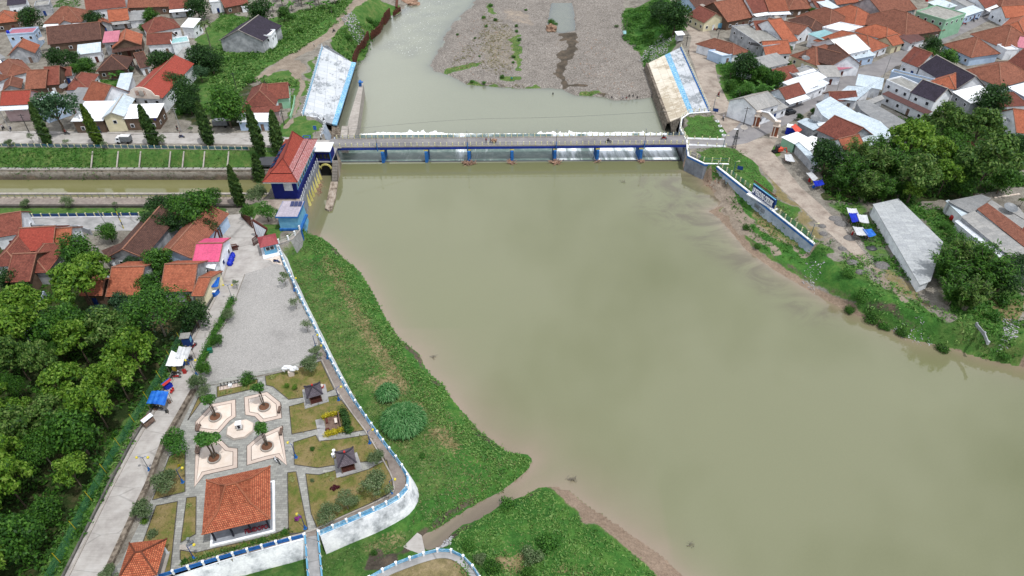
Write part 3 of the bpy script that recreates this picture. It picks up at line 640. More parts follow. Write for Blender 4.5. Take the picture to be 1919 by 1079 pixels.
outer = PP('598,648 612,668 640,706 667,750 712,814 742,858 763,892 767,910 755,928 737,940 697,958 600,1001 572,1007 335,1073 180,1120')
prom = [Vector(p) for p in outer] + [Vector(p) for p in inner[::-1]]
sheet('promenade',prom,.05,'promenade')
sheet('park_paving',PP('376,712 388,724 497,704 560,689 600,672 603,676 628,729 660,776 688,813 715,858 736,897 739,923 699,944 650,965 594,991 575,998 443,1032 346,1060 318,1078 190,1120 160,1120 228,1050 298,906 322,832 368,738'),.045,'paver')
sheet('park_paving',PP('390,716 497,694 556,681 598,658 601,668 558,687 497,701 388,723'),.06,'paver')
LAWNS = ['497,705 557,691 601,677 626,730 605,738 568,745 541,749 512,725 499,722','542,762 572,754 632,741 684,806 650,812 600,803 547,814','550,829 592,816 598,827 640,823 690,815 722,862 680,866 650,868 627,872 596,877 552,871','573,888 598,890 628,882 640,895 690,880 725,862 734,898 737,921 697,942 594,989 583,962','539,886 555,884 577,992 562,999 541,1000','338,1031 367,1036 400,1028 500,1006 541,990 542,1002 562,1001 574,997 443,1029 346,1057 338,1048','350,933 368,931 367,1001 339,1017','293,948 333,940 319,1074 300,1110 228,1110 250,1066','318,855 347,844 347,922 286,937','407,725 483,711 483,727 407,745','381,742 378,752 352,788 372,745']
t = NT('lawn',.95,.1); n1 = t.noise(.3,7,.7)
c = t.ramp(n1,[(.3,S(84,108,46)),(.42,S(112,118,60)),(.52,S(138,126,80)),(.66,S(156,138,100))])
c = t.mix(.5,c,t.ramp(t.noise(5,5,.8),[(.3,.45),(.7,1.4)]),'MULTIPLY'); t.col(c); t.bump(t.noise(6,4,.8),.12,.8)
for s_ in LAWNS:
    pts = PP(s_); sheet('lawn',pts,.075,'lawn')
    b = MB()
    for a_,c_ in zip(pts,pts[1:] + pts[:1]): b.bar(Vector(a_) + Vector((0,0,.06)),Vector(c_) + Vector((0,0,.06)),.12,.12)
    b.build('lawn_kerb','kerb_dark',kind='structure')
for s_ in ('365.6,791 397,757 442,748 443,781 431,789 412,811 399,813 365.6,808','457,744 501,734 526,754 529,784 489,793 477,781 459,778','366,834 414,823 429,838 446,840 446,877 383,891 364,914','462,836 483,818 529,797 538,873 519,858 500,862 462,873'):
    p0 = PP(s_)
    sheet('plaza',p0,.06,'line_dark'); p1 = inset(p0,.12); sheet('plaza',p1,.068,'pink_stone'); p2 = inset(p0,.75); sheet('plaza',p2,.074,'line_dark'); p3 = inset(p0,.85); sheet('plaza',p3,.08,'cream_stone')
# concrete creek slab
sheet('creek_slab',PP('690,1070 716,1052 745,1035 782,998 790,1003 797,1034 770,1048 735,1062 712,1074',-3.6),-3.6,'concrete',t=.6)
sheet('creek_slab',PP('655,1083 684,1068 696,1075 680,1095',-3.6),-3.6,'concrete',t=.5)
# strips on the green canal slope
GUT = {172: 'leftmost concrete gutter down the green canal slope',220: 'second concrete gutter from the left on the green slope',262: 'third concrete gutter from the left on the green slope',318: 'gutter on the green slope, fourth from the left',343: 'gutter on the green slope, right of the fourth one',382: 'gutter on the green slope, fifth counted from the right side trees',427: 'rightmost gutter on the green slope beside the cypress trees'}
for x,w in ((172,1),(220,1),(262,.8),(318,1),(343,1),(382,1.2),(427,1.2)):
    a_,b_ = P(x + 2,284,0),P(x - 1,315,-2.5); MBs = MB(); MBs.bar(a_ + Vector((0,0,.08)),b_ + Vector((0,0,.12)),.35,.25)
    MBs.build('slope_gutter','kerb',None,GUT[x],'gutter','gutters on the canal slope')

# ================================================================ WALLS AND RAILINGS
def off_line(pts,d):
    r = []
    for i,p in enumerate(pts):
        a = Vector(pts[max(0,i - 1)]); b = Vector(pts[min(len(pts) - 1,i + 1)]); e = (b - a); e.z = 0; e.normalize(); r.append(Vector(p) + Vector((-e.y,e.x,0)) * d)
    return r
def wall(name,line,ztop,zbot,th,batter,m,label,cat='wall',cap=None,capw=.5,caph=.18,stripe=None,group=None):
    """retaining wall; outer face on the right of the line"""
    root = thing(name,(line[0][0],line[0][1],zbot if not hasattr(zbot,'__len__') else zbot[0]),label,cat,group)
    zt_ = ztop if hasattr(ztop,'__len__') else [ztop] * len(line); zb = zbot if hasattr(zbot,'__len__') else [zbot] * len(line)
    b = MB(); i0 = off_line(line,th); o1 = off_line(line,-batter); L = 0
    for i in range(len(line) - 1):
        A,B_ = Vector(line[i]),Vector(line[i + 1]); l2 = L + (B_ - A).length
        tA,tB = Vector((A.x,A.y,zt_[i])),Vector((B_.x,B_.y,zt_[i + 1])); bA,bB = Vector((o1[i].x,o1[i].y,zb[i])),Vector((o1[i + 1].x,o1[i + 1].y,zb[i + 1]))
        uA,uB = Vector((i0[i].x,i0[i].y,zt_[i])),Vector((i0[i + 1].x,i0[i + 1].y,zt_[i + 1]))
        cA,cB = Vector((i0[i].x,i0[i].y,zb[i])),Vector((i0[i + 1].x,i0[i + 1].y,zb[i + 1]))
        b.face([bA,bB,tB,tA]); b.face([tA,tB,uB,uA]); b.face([uA,uB,cB,cA]); L = l2
    b.build('wall_body',m,root)
    if cap:
        c = MB(); ol = off_line(line,-.06)
        for i in range(len(line) - 1):
            m_ = [Vector((p.x,p.y,zt_[i + k])) for k,p in ((0,ol[i]),(1,ol[i + 1]))]; q_ = [Vector((p.x,p.y,zt_[i + k])) for k,p in ((0,off_line(line,capw)[i]),(1,off_line(line,capw)[i + 1]))]
            c.slab([m_[0] + Vector((0,0,caph)),m_[1] + Vector((0,0,caph)),q_[1] + Vector((0,0,caph)),q_[0] + Vector((0,0,caph))],caph + .05)
        c.build('coping',cap,root)
    if stripe:
        c = MB(); k0,k1 = off_line(line,-.10 - batter * .02),off_line(line,-.10 - batter * .16)
        for i in range(len(line) - 1):
            c.slab([Vector((k0[i].x,k0[i].y,zt_[i] - .05)),Vector((k0[i + 1].x,k0[i + 1].y,zt_[i + 1] - .05)),Vector((k1[i + 1].x,k1[i + 1].y,zt_[i + 1] - .5)),Vector((k1[i].x,k1[i].y,zt_[i] - .5))],.05)
        c.build('painted_band',stripe,root)
    return root
def resample(line,step):
    pts = [Vector(p) for p in line]; out = [pts[0].copy()]; acc = 0
    tot = sum((b - a).length for a,b in zip(pts,pts[1:])); n = max(1,round(tot / step)); st = tot / n; need = st; run = 0
    for a,b in zip(pts,pts[1:]):
        L = (b - a).length
        while run + L >= need - 1e-6 and len(out) < n + 1: out.append(a.lerp(b,(need - run) / L)); need += st
        run += L
    return out
def railing(name,line,step,label,postm='yellow_pale',railm='teal_rail',h=1.1,pw=.22,ph=None,rails=(.35,.65,.95),rr=.05,lean=0,group=None,z=0,base=None):
    root = thing(name,(line[0][0],line[0][1],line[0][2] + z),label,'railing',group)
    o = root.location; pts = resample([Vector(p) + Vector((0,0,z)) for p in line],step)
    proto = None; d = pts[1] - pts[0]
    for i,p in enumerate(pts[:100]):
        e = pts[min(i + 1,len(pts) - 1)] - pts[max(i - 1,0)]; an = math.atan2(e.y,e.x)
        if proto is None:
            b = MB(); b.box((0,0,0),(pw,pw,h)); b.box((0,0,h),(pw * 1.25,pw * 1.25,.06)); proto = b.build('post',postm,None); q_ = proto
        else: q_ = proto.copy(); COL.objects.link(q_)
        q_.parent = root; q_.location = p - o; q_.rotation_euler = (0,0,an)
    b = MB()
    for hz in rails:
        for a,c in zip(pts,pts[1:]): b.bar(a + Vector((0,0,hz)),c + Vector((0,0,hz)),rr,rr * 1.6)
    b.build('rail',railm,root)
    if base:
        b = MB()
        for a,c in zip(pts,pts[1:]): b.bar(a + Vector((0,0,.08)),c + Vector((0,0,.08)),.4,.22)
        b.build('kerb_base',base,root)
    return root
# park retaining wall and its railing
pk = [Vector(p) for p in PP('522,457 536,497 548,520 563,554 592,612 600,630 630,690 658,739 704,804 722,830 748,862 766,890 771,908 759,928 741,942 699,961 600,1004')]
pk = [pk[0]] + smooth_line(pk[1:],1)
wall('retaining_wall',pk[::-1],-.02,-4.3,.5,1.2,'white_old','long curved whitewashed retaining wall between the park promenade and the green river bank',cap='white_old',capw=.4,caph=.06)
railing('river_railing',off_line(pk[::-1],.25),2.15,'blue and white railing along the top of the curved park wall facing the river','white_paint','blue_worn',h=1.0,pw=.28,rails=(.3,.62,.92),rr=.09,base='blue_worn')
pk2 = [Vector(p) for p in PP('572,1010 520,1023 430,1047 335,1076 180,1122')]
wall('retaining_wall',pk2[::-1],-.02,-4.2,.5,1.1,'white_old','shorter whitewashed retaining wall left of the small blue railed footbridge',cap='white_old',capw=.4,caph=.06)
railing('river_railing',off_line(pk2[::-1],.25),2.1,'blue railing with white posts left of the footbridge at the photo bottom edge','white_paint','blue_paint',h=1.0,pw=.28,rails=(.3,.62,.92),rr=.1)
# footbridge
fa,fb_ = P(585,1002),P(592,1085)
fb = thing('footbridge',fa,'narrow concrete footbridge with bright blue railings dropping from the park wall','footbridge'); b = MB(); d = (fb_ - fa).normalized(); n = Vector((-d.y,d.x,0))
far = fa + d * 16; b.slab([fa - n * .95,far - n * .95,far + n * .95,fa + n * .95],.3); b.build('deck','concrete_grey',fb)
for sgn in (-1,1):
    b = MB()
    for hz in (.35,.9): b.bar(fa + n * sgn * .95 + Vector((0,0,hz)),far + n * sgn * .95 + Vector((0,0,hz)),.16,.2)
    k = b.build('handrail','blue_light',fb)
    for i in range(9): MB().box(tuple(fa + n * sgn * .95 + d * (i * 2)),(.22,.22,1.0)).build('rail_post','white_paint',fb)
for i in range(4): MB().box(tuple(fa + d * (3 + i * 4) + Vector((0,0,-4))),(1.2,.4,3.7)).build('pier','concrete_dark',fb)
# curved yard wall at the bottom
yl = smooth_line([Vector(p) for p in PP('640,1110 704,1079 729,1062 796,1038 831,1030 861,1037 884,1057 900,1080 915,1110',-1.2)],2)
wall('curved_wall',yl[::-1],-1.0,-4.4,.7,.5,'white_old','curved pale wall round the dry grass yard at the bottom of the photo',cap='concrete_grey',capw=1.3,caph=.1)
railing('yard_railing',off_line(yl[::-1],.3),2.1,'faded blue and white railing curving round the dry yard at the bottom','white_paint','blue_worn',h=.9,pw=.28,rails=(.25,.55,.85),rr=.09,z=.3)
# kerbs of the promenade, with small lamps studs
b = MB(); il = resample([Vector(p) for p in inner[1:]],1.7)
for a,c in zip(il,il[1:]): b.bar(a + Vector((0,0,.14)),c + Vector((0,0,.14)),.22,.26)
b.build('promenade_kerb','kerb',kind='structure')
# ditch as a flat sheet with its shade painted on, and rubble wall beside the access road
dl = PP('363,731 306,832 278,906 206,1061 150,1180'); dr = PP('372,734 315,834 288,908 216,1064 160,1185'); mid = PP('367,732 310,833 283,907 211,1062 155,1182')
sheet('ditch',[Vector(p) for p in dl] + [Vector(p) for p in mid[::-1]],.055,'shade_paint')
wall('rubble_wall',[Vector(p) for p in mid][::-1],.55,0,.75,.05,'stone_wall','dark rubble stone wall between the access road and the park paving')
# left side boundary wall of access road
bl = [Vector(p) for p in PP('428,470 421,492 396,560 362,622 313,718 247,828 205,905 118,1079 60,1190')]
wall('kerb_wall',bl,.45,-.2,.3,.05,'concrete_dark','long low concrete kerb wall between the forest and the access road')
bl2 = off_line(bl,.9)
b = MB()
for a,c in zip(bl2,bl2[1:]): b.bar(a + Vector((0,0,.1)),c + Vector((0,0,.1)),.25,.2)
b.build('road_kerb','kerb',kind='structure')
# canal works
cx0,cx1 = -320,-62
wall('canal_wall',[Vector((cx1,168.1,0)),Vector((-150,168.1,0)),Vector((cx0,168.1,0))][::-1],-2.6,-6,1.3,.15,'stained_wall','long stained concrete wall on the far side of the canal',cap='kerb',capw=.5,caph=.25)
b = MB()
for i in range(120): b.box((cx1 - 1 - i * 2.1,168.9,-2.5),(.12,.9,.2))
b.build('walk_joint','kerb_dark',kind='structure')
sheet('canal_walk',[(cx0,168.2),(cx1,168.2),(cx1,169.4),(cx0,169.4)],-2.5,'concrete_grey',t=.3)
b = MB(); b.prism([(cx0,159.6),(-66,159.6),(-66,160.3),(cx0,160.3)],-7,-5.1); b.build('canal_divider','kerb',None,'low pale concrete divider running along the middle of the canal','divider wall')
b = MB(); b.prism([(cx0,156.1),(-66,156.1),(-66,156.9),(cx0,156.9)],-7,-4.35); b.build('canal_edge_wall','stained_wall',None,'low concrete edge wall on the near side of the canal','wall')
sheet('canal_walk',[(cx0,152.4),(-66,152.4),(-66,156.1),(cx0,156.1)],-4.3,'promenade',t=.3)
b = MB(); b.prism([(cx0,151.6),(-66,151.6),(-66,152.4),(cx0,152.4)],-4.6,-3.8); b.build('terrace_kerb','kerb_dark',None,'dark low kerb wall between the canal walkway and the grass verge','wall')
railing('canal_fence',[Vector((-66,156.5,-4.35)),Vector((-230,156.5,-4.35))],1.9,'thin grey metal fence along the near side of the canal','metal_grey','metal_grey',h=1.1,pw=.1,rails=(.5,1.05),rr=.04)
railing('road_railing',[P(-20,274.5),P(467,281)],1.95,'teal railing with pale yellow posts between the north road and the green canal slope',rails=(.3,.6,.9),rr=.11,base='kerb')
railing('road_railing',[P(-20,408),P(262,405)],2.15,'teal railing with pale yellow posts beside the road south of the canal',railm='navy',rails=(.3,.6,.9),rr=.12,base='white_paint')
railing('short_railing',[P(404,404),P(428,403)],2.0,'short teal railing piece near the cypress trees at the park gate',rails=(.3,.6,.9),rr=.12)
# small canal side bridge left of the power house
sheet('service_bridge',[(-72,168),(-62,168),(-62,174),(-72,174)],-.9,'asphalt_dark',t=.5)
railing('service_railing',[Vector((-72,174,-.9)),Vector((-62,174,-.9))],1.6,'short green pipe railing beside the cypress trees left of the power house','yellow_pale','plastic_green',rails=(.5,1.0),pw=.12)

# ================================================================ WEIR
wa,wb,wc,wd = P(630,302.5,ZU),P(1274,299,ZU),P(1256,250,-7.4),P(640,253.5,-7.4)
n_,m_ = 420,26; U_,V_ = np.meshgrid(np.linspace(0,1,n_),np.linspace(0,1,m_))
X_ = (wa.x * (1 - U_) + wb.x * U_) * (1 - V_) + (wd.x * (1 - U_) + wc.x * U_) * V_; Y_ = (wa.y * (1 - U_) + wb.y * U_) * (1 - V_) + (wd.y * (1 - U_) + wc.y * U_) * V_
Z_ = ZU + .06 + (-7.35 - ZU) * np.clip((V_ - .06) / .9,0,1) ** .8 + .05 * np.sin(U_ * 900) * V_
px_ = U_
fo = np.interp(px_,[0,.1,.17,.2,.29,.32,.36,.39,.45,.47,.52,.58,.63,.645,.7,.73,.76,.8,.87,.89,.92,.93,.985,1],[.05,.12,.1,.3,.1,.05,.62,.3,.34,.05,.08,.05,.1,.75,.78,.1,.85,.9,.9,.2,.9,.95,.9,.1])
fo = fo * (.62 + .38 * V_) + (vnoise(X_,Y_ * .15,.8,21) - .5) * .5 * (.3 + fo)
weir = grid_mesh('weir_apron',X_,Y_,Z_,{'wa': [fo * 0 + V_,0 * U_,fo,0 * U_ + 1]})
t = NT('weir_water',.35,.4); a = t.attr('wa'); s_ = t.sep(a.outputs['Color'])
c = t.ramp(t.noise(.35,6,.7),[(.3,S(72,96,90)),(.5,S(104,128,120)),(.62,S(134,152,142)),(.7,S(172,172,158))])
k = t.math('ADD',s_[2],t.math('MULTIPLY',t.math('SUBTRACT',t.noise(2.2,6,.75,t.mul(t.pos,(1,.08,.3))),.5),1.0))
c = t.mix(t.ramp(k,[(.25,0.),(.8,1.)]),c,(.8,.85,.88,1)); t.col(c); weir.materials.append(t.m)
wo = bpy.data.objects.new('weir',weir); COL.objects.link(wo); tag(wo,'wide sloping weir with teal and white water sliding down under the bridge','weir')
b = MB(); b.slab([P(628,304.5,ZU) + Vector((0,0,.04)),P(1273,300.5,ZU) + Vector((0,0,.04)),wb + Vector((0,0,.04)),wa + Vector((0,0,.04))],.8)
b.build('weir_crest','asphalt_dark',None,'dark concrete crest at the upstream edge of the weir under the bridge','weir crest')

mat('girder_blue',[S(22,48,140),S(32,66,170)],.8)
# ================================================================ BRIDGE
A0,B0 = P(626,276.2),P(1290,270.2); ex = (B0 - A0).normalized(); ey = Vector((-ex.y,ex.x,0)); BL = (B0 - A0).length; BWD = 5.3
def BF(s,t_,z=0): return A0 + ex * s + ey * t_ + Vector((0,0,z))
def sx(px,y=275): p = P(px,y); return (p - A0).dot(ex)
br = thing('bridge',A0,'long narrow road bridge with deep blue girders crossing the weir','bridge')
b = MB(); b.slab([BF(-2,0,.05),BF(BL + 1,0,.05),BF(BL + 1,BWD,.05),BF(-2,BWD,.05)],.3); b.build('deck','asphalt',br)
for tt in (.1,BWD - .1): MB().bar(BF(0,tt,-.55),BF(BL,tt,-.55),.25,.75).build('girder','girder_blue',br)
b = MB()
for tt in (1.8,3.5): b.bar(BF(0,tt,-.5),BF(BL,tt,-.5),.3,.6)
b.build('inner_girder','blue_dark',br)
for tt in (.12,BWD - .12): MB().bar(BF(0,tt,.14),BF(BL,tt,.14),.26,.2).build('kerb','kerb',br)
piers = [715.5,797.5,878,959.5,1041,1122,1204]
for i,px in enumerate(piers):
    s_ = sx(px); b = MB(); root = None
    b.prism([BF(s_ + x,y).to_tuple() for x,y in ((-.5,.2),(-.35,-1.0),(.35,-1.0),(.5,.2),(.45,BWD - .2),(-.45,BWD - .2))],-7.6,-1.35)
    pr = b.build('pier','blue_paint',br)
    b = MB(); b.box(BF(s_,BWD / 2,-1.4),(1.2,BWD + .5,.35),math.atan2(ex.y,ex.x)); b.build('pier_cap','yellow_pier',pr)
rl1 = [BF(0,.15,.05),BF(BL,.15,.05)]; rl2 = [BF(0,BWD - .15,.05),BF(BL,BWD - .15,.05)]
for rl,w_ in ((rl1,'near upstream side'),(rl2,'far downstream side')):
    pts = resample(rl,1.72); b = MB(); b.box((0,0,0),(.24,.24,1.2)); pr = b.build('railing_post','yellow_pale'); first = True
    for p in pts:
        q_ = pr if first else pr.copy()
        if not first: COL.objects.link(q_)
        first = False; q_.parent = br; q_.location = p - A0
    b = MB()
    for hz in (.45,.95): b.bar(rl[0] + Vector((0,0,hz)),rl[1] + Vector((0,0,hz)),.06,.08)
    b.build('railing_bar','metal_grey' if rl is rl1 else 'teal_rail',br)
def bridge_lamp(s_,lb):
    t_ = thing('street_lamp',BF(s_,-.1,-1),lb,'street lamp','lamp posts on the bridge')
    b = MB(); b.tube([BF(s_,-.25,-1.2),BF(s_,-.25,1.4)],.13,8); b.build('base','blue_paint',t_)
    b = MB(); b.tube([BF(s_,-.25,1.4),BF(s_,-.25,4.6)],[.07,.04],6); b.tube([BF(s_,-.25,4.5),BF(s_,.35,4.75)],.03,5); b.build('pole','metal_dark',t_)
    b = MB(); b.box(BF(s_,.45,4.7),(.22,.6,.1),0); b.build('lamp_head','metal_grey',t_)
for px,lb in ((707,'lamp post on the bridge beside the first pier from the left'),(876,'lamp post on the bridge above the third pier from the left'),(1042.5,'lamp post on the bridge above the fifth pier from the left'),(1209,'lamp post on the bridge at the rightmost pier')):
    bridge_lamp(sx(px),lb)
rg = random.Random(5)
for px,n_s,r_,lb in ((877,70,1.9,'driftwood heaped round the third bridge pier from the left'),(959,40,1.1,'small driftwood heap at the foot of the middle bridge pier'),(1042,70,1.8,'driftwood heaped round the fifth bridge pier from the left'),(1204,22,.9,'thin rim of driftwood at the rightmost bridge pier'),(1122,10,.8,'a few sticks caught at the second pier from the right')):
    c = BF(sx(px),-1.5,-4.6); b = MB()
    for _ in range(n_s):
        a = rg.uniform(0,6.28); q_ = c + Vector((math.cos(a) * r_ * rg.random(),-abs(math.sin(a)) * r_ * .8 * rg.random(),rg.uniform(0,.5))); d = Vector((rg.uniform(-1,1),rg.uniform(-1,1),rg.uniform(-.25,.35))).normalized() * rg.uniform(.4,1.3)
        b.tube([q_ - d,q_ + d],rg.uniform(.04,.11),4)
    b.build('driftwood','debris',None,lb,'driftwood','driftwood caught at the bridge piers')
b = MB(); pts = [P(640,243,6) + Vector((0,0,0)),P(870,222,3),P(1040,220.5,2.2),P(1260,208,5)]
pts = smooth_line([Vector(p) for p in pts],3); b.tube(pts,.035,4); b.build('overhead_cable','metal_dark',None,'thin black cable strung across the river downstream of the bridge','cable')

# ================================================================ REVETMENTS, ABUTMENTS
def quad(b,p,t=.5,mi=0): b.slab(p,t,mi)
rv = thing('revetment',P(604,88),'large sloping whitewashed slab revetment on the left river bank','revetment')
b = MB(); l1,l2 = P(659,116,-3.7),P(622,232,-3.7)
b.slab([P(567,216,-.05),l2,l1,P(604,87,-.05)],.6); b.slab([P(604,87,-.05),l1,P(659,116,-3.7),P(612,84,-.05)],.6); b.build('slab','white_slab',rv)
b = MB(); b.slab([l2 + Vector((0,0,.03)),P(631,234,-3.7) + Vector((0,0,.03)),P(667,117,-3.7) + Vector((0,0,.03)),l1 + Vector((0,0,.03))],.5); b.build('blue_ledge','blue_worn',rv)
b = MB(); b.face([P(631,234,-3.7),P(628,240,-8),P(668,122,-8),P(667,117,-3.7)]); b.face([P(631,234,-3.7),P(625,262,-3.7),P(625,266,-8),P(628,240,-8)]); b.build('foot_wall','stone_wall',rv)
railing('revetment_railing',[P(567,216),P(604,88)],1.75,'pale blue railing with white posts along the top of the left revetment','white_paint','blue_light',h=1.1,rails=(.5,1.0),base='blue_light')
railing('revetment_railing',[P(567,217),P(594,218),P(609,232),P(602,258)],1.8,'white railing turning round the lower corner of the left revetment','white_paint','metal_grey',h=1.1,rails=(.5,1.0))
wall('wing_wall',[P(609,230),P(602,262)][::-1],0,-4.5,.4,1.2,'blue_wall_pale','pale blue sloped wing wall beside the left end of the bridge')
wall('wing_wall',[P(567,217),P(594,219),P(609,230)],0,-2,.3,-.1,'white_paint','low white wall at the near corner of the left revetment')
sheet('intake_floor',PP('602,235 650,262 648,268 600,268',-5.2),-5.2,'stone_wall',t=2)
sheet('intake_floor',PP('622,232 634,236 646,262 622,266',-4.8),-4.6,'stone_wall',t=2)
b = MB(); b.prism(XY(PP('681,156 674,156 653,226 648,262 661,262 669,240',-3.2)).tolist(),-9,-3.2); b.build('divider_wall','kerb',None,'tall white divider wall standing in the river left of the weir','wall')
b = MB(); b.prism(XY(PP('641,238 653,238 650,266 637,266',-2)).tolist(),-9,-1.6); b.build('sluice_pier','kerb',None,'white pier block between the divider wall and the bridge end','pier')
b = MB(); b.prism(XY(PP('678,158 674,158 673,162 677,162',-3.2)).tolist(),-3.2,-1.6); b.box(P(676,154,-1.6),(1.6,.9,.15)); b.build('marker_post','blue_paint',None,'small blue marker post at the far end of the white divider wall','post')
rr_ = thing('revetment',P(1276,88),'large sloping slab revetment with a blue stripe on the right river bank','revetment')
T0,T1,Q1,Q0 = P(1276,88,-.05),P(1330,208,-.05),P(1256,228,-4.2),P(1215,118,-4.2)
def cut(f0,f1,dz,m,nm):
    b = MB(); b.slab([Q0.lerp(T0,f0[0]) + Vector((0,0,dz)),Q1.lerp(T1,f0[1]) + Vector((0,0,dz)),Q1.lerp(T1,f1[1]) + Vector((0,0,dz)),Q0.lerp(T0,f1[0]) + Vector((0,0,dz))],.5 + dz); b.build(nm,m,rr_)
cut((0,0),(.5,.5),0,'sand_slab','lower_slab'); cut((.5,.5),(.66,.62),.02,'blue_worn','blue_stripe'); cut((.66,.62),(.97,.97),0,'white_slab','upper_slab'); cut((.97,.97),(1.02,1.02),.05,'blue_paint','blue_edge')
b = MB(); b.face([Q0,Q1,P(1253,235,-8.4),P(1213,122,-8.4)]); b.slab([Q0 + Vector((-.9,0,.1)),Q1 + Vector((-.9,0,.1)),Q1 + Vector((0,0,.1)),Q0 + Vector((0,0,.1))],.6)
b.face([Q0 + Vector((-.9,0,-.4)),Q1 + Vector((-.9,0,-.4)),Q1 + Vector((-1.6,0,-4.2)),Q0 + Vector((-1.6,0,-4.2))]); b.face([Q1,P(1291,212,-.1),P(1276,222,-.1),P(1266,245,-5)]); b.face([Q1,P(1266,245,-5),P(1262,264,-8.2),P(1253,235,-8.4)]); b.build('foot_wall','stone_wall',rr_)
railing('revetment_railing',[T0,T1],1.75,'railing with pale yellow posts along the blue top edge of the right revetment','yellow_pale','white_paint',h=1.1,rails=(.5,1.0))
railing('lawn_railing',[T1 + Vector((0,0,.05)),P(1291,211),P(1276,221),P(1275,240),P(1284,258)],1.75,'white railing round the left side of the small lawn by the bridge end','yellow_pale','white_paint',h=1.1,rails=(.5,1.0))
railing('bridge_approach_railing',[P(1287,260),P(1358,262)],2.4,'low pale wall with yellow posts between the small lawn and the bridge road','yellow_pale','white_paint',h=.9,rails=(.3,),rr=.16,base='white_paint')
railing('bridge_approach_railing',[P(1290,272),P(1360,275)],2.4,'low pale wall with yellow posts on the near side of the bridge road','yellow_pale','white_paint',h=.9,rails=(.3,),rr=.16,base='white_paint')
wall('lawn_wall',[P(1331,209),P(1291,212),P(1276,222),P(1274,240),P(1284,260)],0,-8,.5,.1,'grey_wall','grey wall below the small lawn at the right end of the bridge',cap='white_paint',capw=.4,caph=.12)
ab = [P(1286,262),P(1287,273),P(1289,292),P(1320,307),P(1366,308)]
wall('abutment',ab,-.02,-6,.6,.5,'grey_wall','grey concrete abutment at the right end of the bridge with a blue band',cap='white_paint',capw=.45,caph=.12,stripe='blue_paint')
wall('abutment',[P(628,256),P(628,279),P(618,281)][::-1],-.1,-6.5,.4,.4,'blue_wall_pale','pale abutment under the left end of the bridge')
railing('abutment_railing',[P(1289,284),P(1291,290),P(1320,303),P(1365,304)],2.2,'teal railing with yellow posts on the grey abutment right of the bridge',h=1.3,rails=(.5,1.1))
lw = [P(1343,312),P(1436,386),P(1526,458)]; lw = [lw[0],lw[0].lerp(lw[1],.5),lw[1],lw[1].lerp(lw[2],.5),lw[2]]
wall('flood_wall',lw,[-.02,-.02,-.02,-.02,-.02],[-4.3,-3.7,-3.4,-3.1,-2.5],.5,.7,'blue_wall_pale','long pale flood wall with a blue band running down the right bank below the sign',cap='white_paint',capw=.5,caph=.14,stripe='blue_paint')
railing('flood_wall_railing',[P(1346,311) + Vector((0,.4,0)),P(1405,355) + Vector((0,.4,0))],1.9,'teal railing with yellow posts on the flood wall left of the blue sign',h=1.3,rails=(.4,.8,1.2))
railing('flood_wall_railing',[P(1452,396) + Vector((0,.4,0)),P(1524,453) + Vector((0,.4,0))],1.9,'teal railing with yellow posts on the flood wall right of the blue sign',h=1.3,rails=(.4,.8,1.2))
# name sign
sa,sb_ = P(1408,363),P(1449,394); sdir = (sb_ - sa).normalized(); san = math.atan2(sdir.y,sdir.x); sl_ = (sb_ - sa).length; sn_ = Vector((sdir.y,-sdir.x,0))
if sn_.y > 0: sn_ = -sn_
sg = thing('name_sign',sa,'long blue sign board reading UP BENDUNG CIKEUSIK on the flood wall','sign')
b = MB(); m0,m1 = sa + Vector((0,0,.3)),sb_ + Vector((0,0,.3)); b.slab([m0,m1,m1 + Vector((0,.25,2.6)),m0 + Vector((0,.25,2.6))],.5); b.build('board','navy',sg)
b = MB(); b.bar(m0 + Vector((0,.2,2.65)),m1 + Vector((0,.2,2.65)),.35,.1); b.build('board_rim','blue_light',sg)
b = MB(); b.bar(m0 + Vector((.3,1.1,3.0)),m1 + Vector((.3,1.1,3.0)),.3,.2); b.build('roof_edge','brown_metal',sg)
b = MB(); b.bar(sa + sn_ * .6 + Vector((-.5,0,.25)),sb_ + sn_ * .6 + Vector((1.2,0,.25)),1.1,.3); b.build('plinth','white_paint',sg)
def text(name,s,loc,size,rot,m,parent=None,ext=.02,width=None):
    cu = bpy.data.curves.new(name,'FONT'); cu.body = s; cu.size = size; cu.extrude = ext; cu.align_x = 'CENTER'; cu.align_y = 'CENTER'; cu.offset = size * .035
    o = bpy.data.objects.new(name,cu); COL.objects.link(o); bpy.context.view_layer.update()
    sxx = width / max(o.dimensions.x,.01) if width else 1
    me = bpy.data.meshes.new_from_object(o); bpy.data.objects.remove(o); me.materials.clear(); me.materials.append(MATS[m])
    o = bpy.data.objects.new(name,me); COL.objects.link(o); o.scale = (sxx,1,1); o.rotation_euler = rot; o.parent = parent; o.location = Vector(loc) - parent_off(parent); return o
hx_ = math.atan2(2.6,.25)
text('lettering','UP BENDUNG CIKEUSIK',(sa + sb_) / 2 + Vector((0,.02,1.6)) + sn_ * .34,2.0,(hx_,0,san),'white_paint',sg,width=sl_ * .9)
gp = lw[1].lerp(lw[2],.86); text('graffiti','DKC 1Z1',gp + sn_ * .52 + Vector((0,0,-1.6)),1.3,(rad(78),0,san),'metal_grey',None,width=3.6); tag(bpy.data.objects['graffiti'],'faint grey graffiti DKC 1Z1 on the pale flood wall','graffiti')

